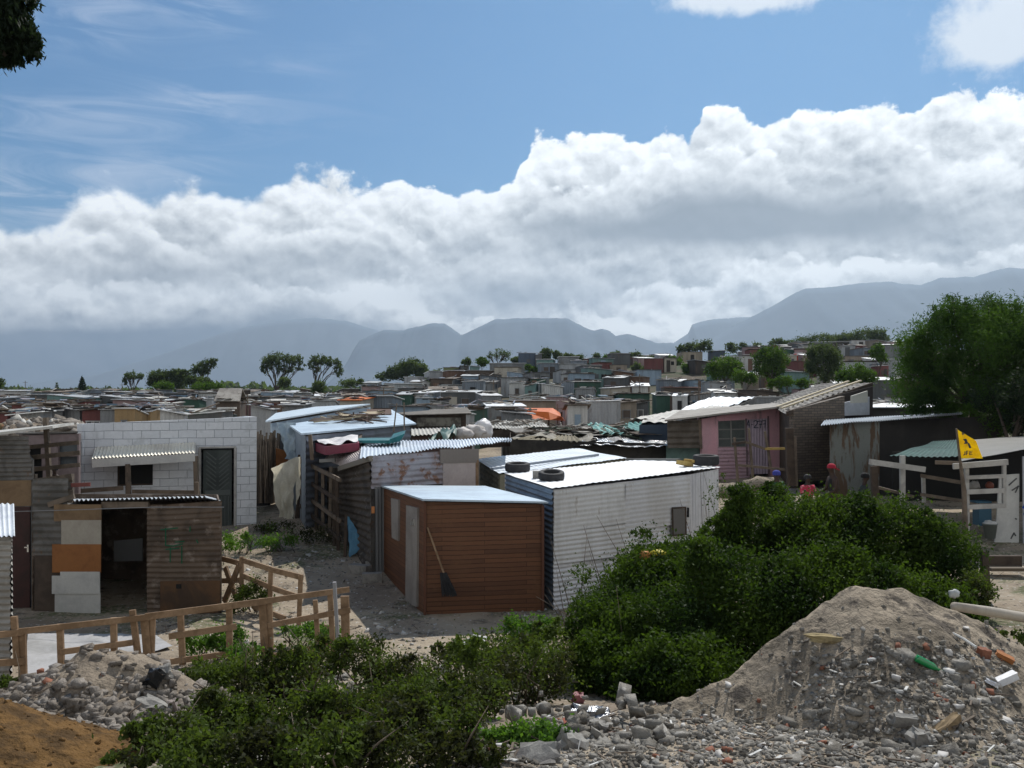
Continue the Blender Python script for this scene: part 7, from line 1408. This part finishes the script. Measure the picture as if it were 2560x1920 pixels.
chunk('grass_clod', 'dry straw tuft lying on the middle of the sand heap', 'straw', 2075, 1605, (.40, .1, .06), M('dry_straw', (.30, .24, .13), (.2, .16, .09), 8, rough=.95), rot(0, 6, 0), 17, .3)
chunk('pink_bag', 'crumpled pinkish bag at the bush edge above the rubble', 'bag', 1446, 1758, (.13, .12, .12), M('pink_bag', (.30, .12, .13), (.2, .08, .09), 5, rough=.6), rot(10, 10, 10), 18, .3, .05)
chunk('clear_plastic', 'shiny crumpled clear plastic beside the pinkish bag', 'plastic', 1470, 1795, (.34, .24, .10), SILVER, rot(0, 5, 10), 19, .5, .04)
chunk('orange_card', 'small salmon orange card among the rubble lumps', 'card', 1425, 1815, (.13, .09, .015), M('salmon_card', (.55, .18, .12), rough=.6), rot(30, -20, 20), 20, .03, .06)
chunk('white_tile', 'bright white tile lying on the bank below the plank hut', 'tile', 1196, 1607, (.26, .18, .02), M('white_tile', (.62, .62, .60), rough=.35), rot(25, 5, -15), 21, .02, .06)
chunk('white_tile', 'second white tile just left of the bright one', 'tile', 1172, 1612, (.2, .14, .02), M('white_tile', (.6, .6, .6)), rot(30, -15, 20), 22, .02, .05)
chunk('black_bag', 'torn black plastic on the top of the left heap', 'plastic', 386, 1708, (.14, .12, .16), M('black_plastic', (.015, .015, .016), rough=.3), rot(10, 20, 10), 23, .4, .04)
bt = empty('green_bottle', on(2322, 1672, .03), 'green glass bottle lying on the right flank of the sand heap', 'bottle')
pb = on(2322, 1672, .04); q = Vector((.8, -.1, -.42)).to_track_quat('Z', 'Y').to_matrix()
MB().rev([(.001, -.13), (.034, -.13), (.036, -.12), (.036, .03), (.028, .06), (.013, .09), (.013, .14), (.001, .14)], pb, 16, q).build('body', M('green_glass', (.01, .22, .06), rough=.08, spec=.8), bt, sm=True)
tag(MB().tube([P(2385, 1516, 10.9), P(2480, 1530, 11.3), P(2700, 1568, 12.2)], [.05, .06, .065], 12).build('long_pipe', M('pale_pipe', (.40, .36, .30), (.33, .29, .24), 2, rough=.6), sm=True), 'long pale pipe lying behind the right shoulder of the sand heap', 'pipe')
tag(MB().tube([P(2372, 1578, 9.6), P(2410, 1598, 9.4), P(2440, 1618, 9.2)], .014, 6).build('white_stick', WHITEB), 'thin white plastic strip on the right slope of the sand heap', 'strip')
blob('plastic_bag', 'yellow bag snagged in the bush by the hut window', 'bag', P(1645, 1382, 15.0), (.12, .1, .05), M('yellow_bag', (.45, .38, .03), rough=.6), 8)
blob('plastic_bag', 'orange bag beside the yellow one in the bush', 'bag', P(1612, 1388, 15.0), (.09, .08, .08), M('orange_bag', (.45, .2, .06), rough=.7), 9)
blob('plastic_bag', 'pale bag caught at the foot of the big bush, near the heap crest', 'bag', P(2385, 1485, 13.2), (.07, .06, .07), M('pale_bag', (.4, .42, .42), rough=.5), 10)
for i, (px, py, sx, lab) in enumerate([(1822, 1226, .45, 'long pale boulder at the left of the sandbank by the pink house'), (1905, 1212, .5, 'sandy boulder heap below the pink house yard'), (1850, 1236, .35, 'dark rough stones between the pale boulders')]):
    blob('boulder', lab, 'boulder', P(px, py, 24.5), (sx, .35, .2), [SANDM, SANDM, CONC][i], 20 + i, rough=.3)

# ------------------------------------------------------------------ people
def skinobj(name, chains, mat, parent, sub=1):
    """chains: list of lists of (x,y,z,r); chains after the first start at an index into the vertex list"""
    V, E, Rr = [], [], []
    for ch in chains:
        prev = None
        for it in ch:
            if isinstance(it, int): prev = it; continue
            V.append(it[:3]); Rr.append(it[3]); i = len(V) - 1
            if prev is not None: E.append((prev, i))
            prev = i
    me = bpy.data.meshes.new(name); me.from_pydata(V, E, []); me.update(); o = link(name, me, mat, parent)
    md = o.modifiers.new('skin', 'SKIN'); md.use_smooth_shade = True; sl_ = me.skin_vertices[0].data if len(me.skin_vertices) else None
    if sl_ is None:
        bpy.context.view_layer.objects.active = o; o.select_set(True); bpy.ops.mesh.customdata_skin_add(); sl_ = me.skin_vertices[0].data
    for i, r0 in enumerate(Rr): sl_[i].radius = (r0, r0); sl_[i].use_root = (i == 0)
    s2 = o.modifiers.new('sub', 'SUBSURF'); s2.levels = sub; s2.render_levels = sub
    dg = bpy.context.evaluated_depsgraph_get(); m2 = bpy.data.meshes.new_from_object(o.evaluated_get(dg)); o.modifiers.clear(); o.data = m2
    if not m2.materials: m2.materials.append(mat)
    o.select_set(False); return o
def person(label, px, top_py, D, yaw, h, shirt, trousers, hat=None, hatmat=None, arm=(.25, .25), lean=0, group=None, sleeve=True):
    p = P(px, top_py, D); x, y = p.x, D; z0_ = p.z - h; k = h / 1.75; root = empty('person', (0, 0, 0), label, 'person', group)
    def a(*v): return (v[0] * k, v[1] * k, v[2] * k, v[3] * k)
    ly = lambda z: -lean * max(0, z - .9)
    def hand(s_, hx, hy, hz, base): 
        out = [[base, a(hx, hy - .02, hz - .05, .028), a(hx, hy - .035, hz - .10, .024)]]; return out
    ch = [[a(0, 0, .95, .13), a(0, ly(1.15), 1.15, .125), a(0, ly(1.35), 1.36, .14), a(0, ly(1.5), 1.50, .055), a(0, ly(1.58) - .01, 1.58, .062), a(0, ly(1.65) - .015, 1.65, .092), a(0, ly(1.7) - .01, 1.71, .07)]]
    ch.append([5, a(0, ly(1.63) - .115, 1.63, .014)])
    for s_ in (-1, 1):
        n0 = sum(1 for c_ in ch for i in c_ if not isinstance(i, int)); ax = arm[0 if s_ < 0 else 1]
        ch.append([2, a(s_ * .18, ly(1.4), 1.41, .06), a(s_ * .22, ly(1.15) - ax * .3, 1.14, .045), a(s_ * .20, ly(1.0) - ax, .98 + ax * .3, .034), a(s_ * .20, ly(1) - ax - .03, .90 + ax * .4, .030)])
        hb_ = n0 + 3; hx, hy, hz = s_ * .20, ly(1) - ax - .03, .90 + ax * .4
        for f_ in range(4): ch.append([hb_, a(hx + (f_ - 1.5) * .02, hy - .02, hz - .06, .009), a(hx + (f_ - 1.5) * .022, hy - .045, hz - .10 - .01 * (f_ in (1, 2)), .008)])
        ch.append([hb_, a(hx - s_ * .04, hy - .02, hz - .03, .010), a(hx - s_ * .055, hy - .04, hz - .06, .009)])
        ch.append([0, a(s_ * .09, 0, .86, .095), a(s_ * .10, -.01, .48, .06), a(s_ * .10, .02, .10, .04), a(s_ * .10, -.12, .04, .035)])
    skinobj('body', ch, SKIN, root)
    c2_ = [[a(0, 0, .93, .150), a(0, ly(1.15), 1.15, .142), a(0, ly(1.36), 1.36, .155), a(0, ly(1.44), 1.44, .09)]]
    if sleeve:
        for s_ in (-1, 1): ax = arm[0 if s_ < 0 else 1]; c2_.append([2, a(s_ * .19, ly(1.4), 1.405, .078), a(s_ * .225, ly(1.2) - ax * .2, 1.20, .064)])
    skinobj('shirt', c2_, shirt, root)
    c3_ = [[a(0, 0, .97, .145), a(0, 0, .9, .14)]]
    for s_ in (-1, 1): c3_.append([1, a(s_ * .09, 0, .8, .105), a(s_ * .10, -.01, .48, .078), a(s_ * .10, .02, .12, .062)])
    skinobj('trousers', c3_, trousers, root)
    hz_ = 1.675 * k; hy_ = (ly(1.65) - .008) * k; rr_ = .108 * k
    if hat == 'cap':
        prof = [(rr_ * 1.0, -.01 * k), (rr_ * .98, .03 * k), (rr_ * .8, .07 * k), (rr_ * .45, .095 * k), (.002, .102 * k)]
        MB().rev(prof, (0, hy_, hz_), 18).hexa([(-.07 * k, hy_ + .08 * k, hz_ - .02 * k), (.07 * k, hy_ + .08 * k, hz_ - .02 * k), (.05 * k, hy_ + .20 * k, hz_ - .07 * k), (-.05 * k, hy_ + .20 * k, hz_ - .07 * k),
                     (-.07 * k, hy_ + .08 * k, hz_), (.07 * k, hy_ + .08 * k, hz_), (.05 * k, hy_ + .20 * k, hz_ - .055 * k), (-.05 * k, hy_ + .20 * k, hz_ - .055 * k)]).build('cap', hatmat, root, sm=True)
    else: MB().rev([(rr_ * .98, -.03 * k), (rr_ * 1.08, .02 * k), (rr_ * .9, .07 * k), (rr_ * .5, .1 * k), (.002, .108 * k)], (0, hy_ + .012 * k, hz_), 18).build('hair' if hat is None else 'beanie', hatmat or BLACK, root, sm=True)
    root.location = (x, y, z0_); root.rotation_euler = (0, 0, yaw); return root
cm_ = lambda n_, c_: M(n_, c_, rough=.9)
person('person in a blue cap, only the head showing above the bush', 1941, 1178, 23.5, R(200), 1.6, cm_('green_shirt', (.03, .10, .05)), cm_('dark_trousers', (.02, .02, .03)), 'beanie', cm_('blue_cap', (.05, .06, .28)))
person('person with black hair in a red and pink top behind the bush', 2019, 1188, 23, R(20), 1.45, M('red_pink_top', (.50, .04, .08), (.60, .25, .28), 9, rough=.9, thr=(.5, .55)), cm_('dark_trousers', (.02, .02, .03)), None, None, (.15, .35))
person('person in a red cap and dark vest standing side on', 2088, 1161, 22.5, R(-80), 1.72, cm_('black_vest', (.02, .018, .018)), cm_('navy_trousers', (.03, .035, .08)), 'cap', cm_('red_cap', (.34, .02, .04)), (.30, .30), .12, None, False)
person('person in dark clothes by the rusty sheet shack wall', 2152, 1184, 23.2, R(60), 1.62, cm_('dark_grey_top', (.04, .05, .05)), cm_('dark_trousers', (.02, .02, .03)), None, cm_('shiny_black_hair', (.015, .015, .015)), (.1, .3), .15)
person('child standing half hidden behind the board fence at left', 137, 1168, 20.8, R(10), 1.15, cm_('black_vest', (.02, .018, .018)), cm_('dark_trousers', (.02, .02, .03)), None, None)
person('tiny distant person in dark clothes above the block house roof', 582, 1024, 56, R(30), 1.65, cm_('dark_grey_top', (.04, .05, .05)), cm_('dark_trousers', (.02, .02, .03)), None, None)

# ------------------------------------------------------------------ air
hzm = bpy.data.materials.new('air'); hzm.use_nodes = True; g = NG(hzm.node_tree); g.n.clear()
pv = g.node('ShaderNodeVolumePrincipled'); pv.inputs['Color'].default_value = (.60, .74, .90, 1); pv.inputs['Density'].default_value = .00010; pv.inputs['Anisotropy'].default_value = .5
out = g.node('ShaderNodeOutputMaterial'); g.l.new(pv.outputs[0], out.inputs['Volume'])
hz = MB().hexa([(-10300, -40, -8), (10300, -40, -8), (10300, 9800, -8), (-10300, 9800, -8), (-10300, -40, 1060), (10300, -40, 1060), (10300, 9800, 1060), (-10300, 9800, 1060)]).build('haze', hzm, None)
tag(hz, 'pale blue haze filling the air toward the mountains', 'haze', kind='stuff')
print('far shacks', NSH[0], 'objects', len(bpy.data.objects))
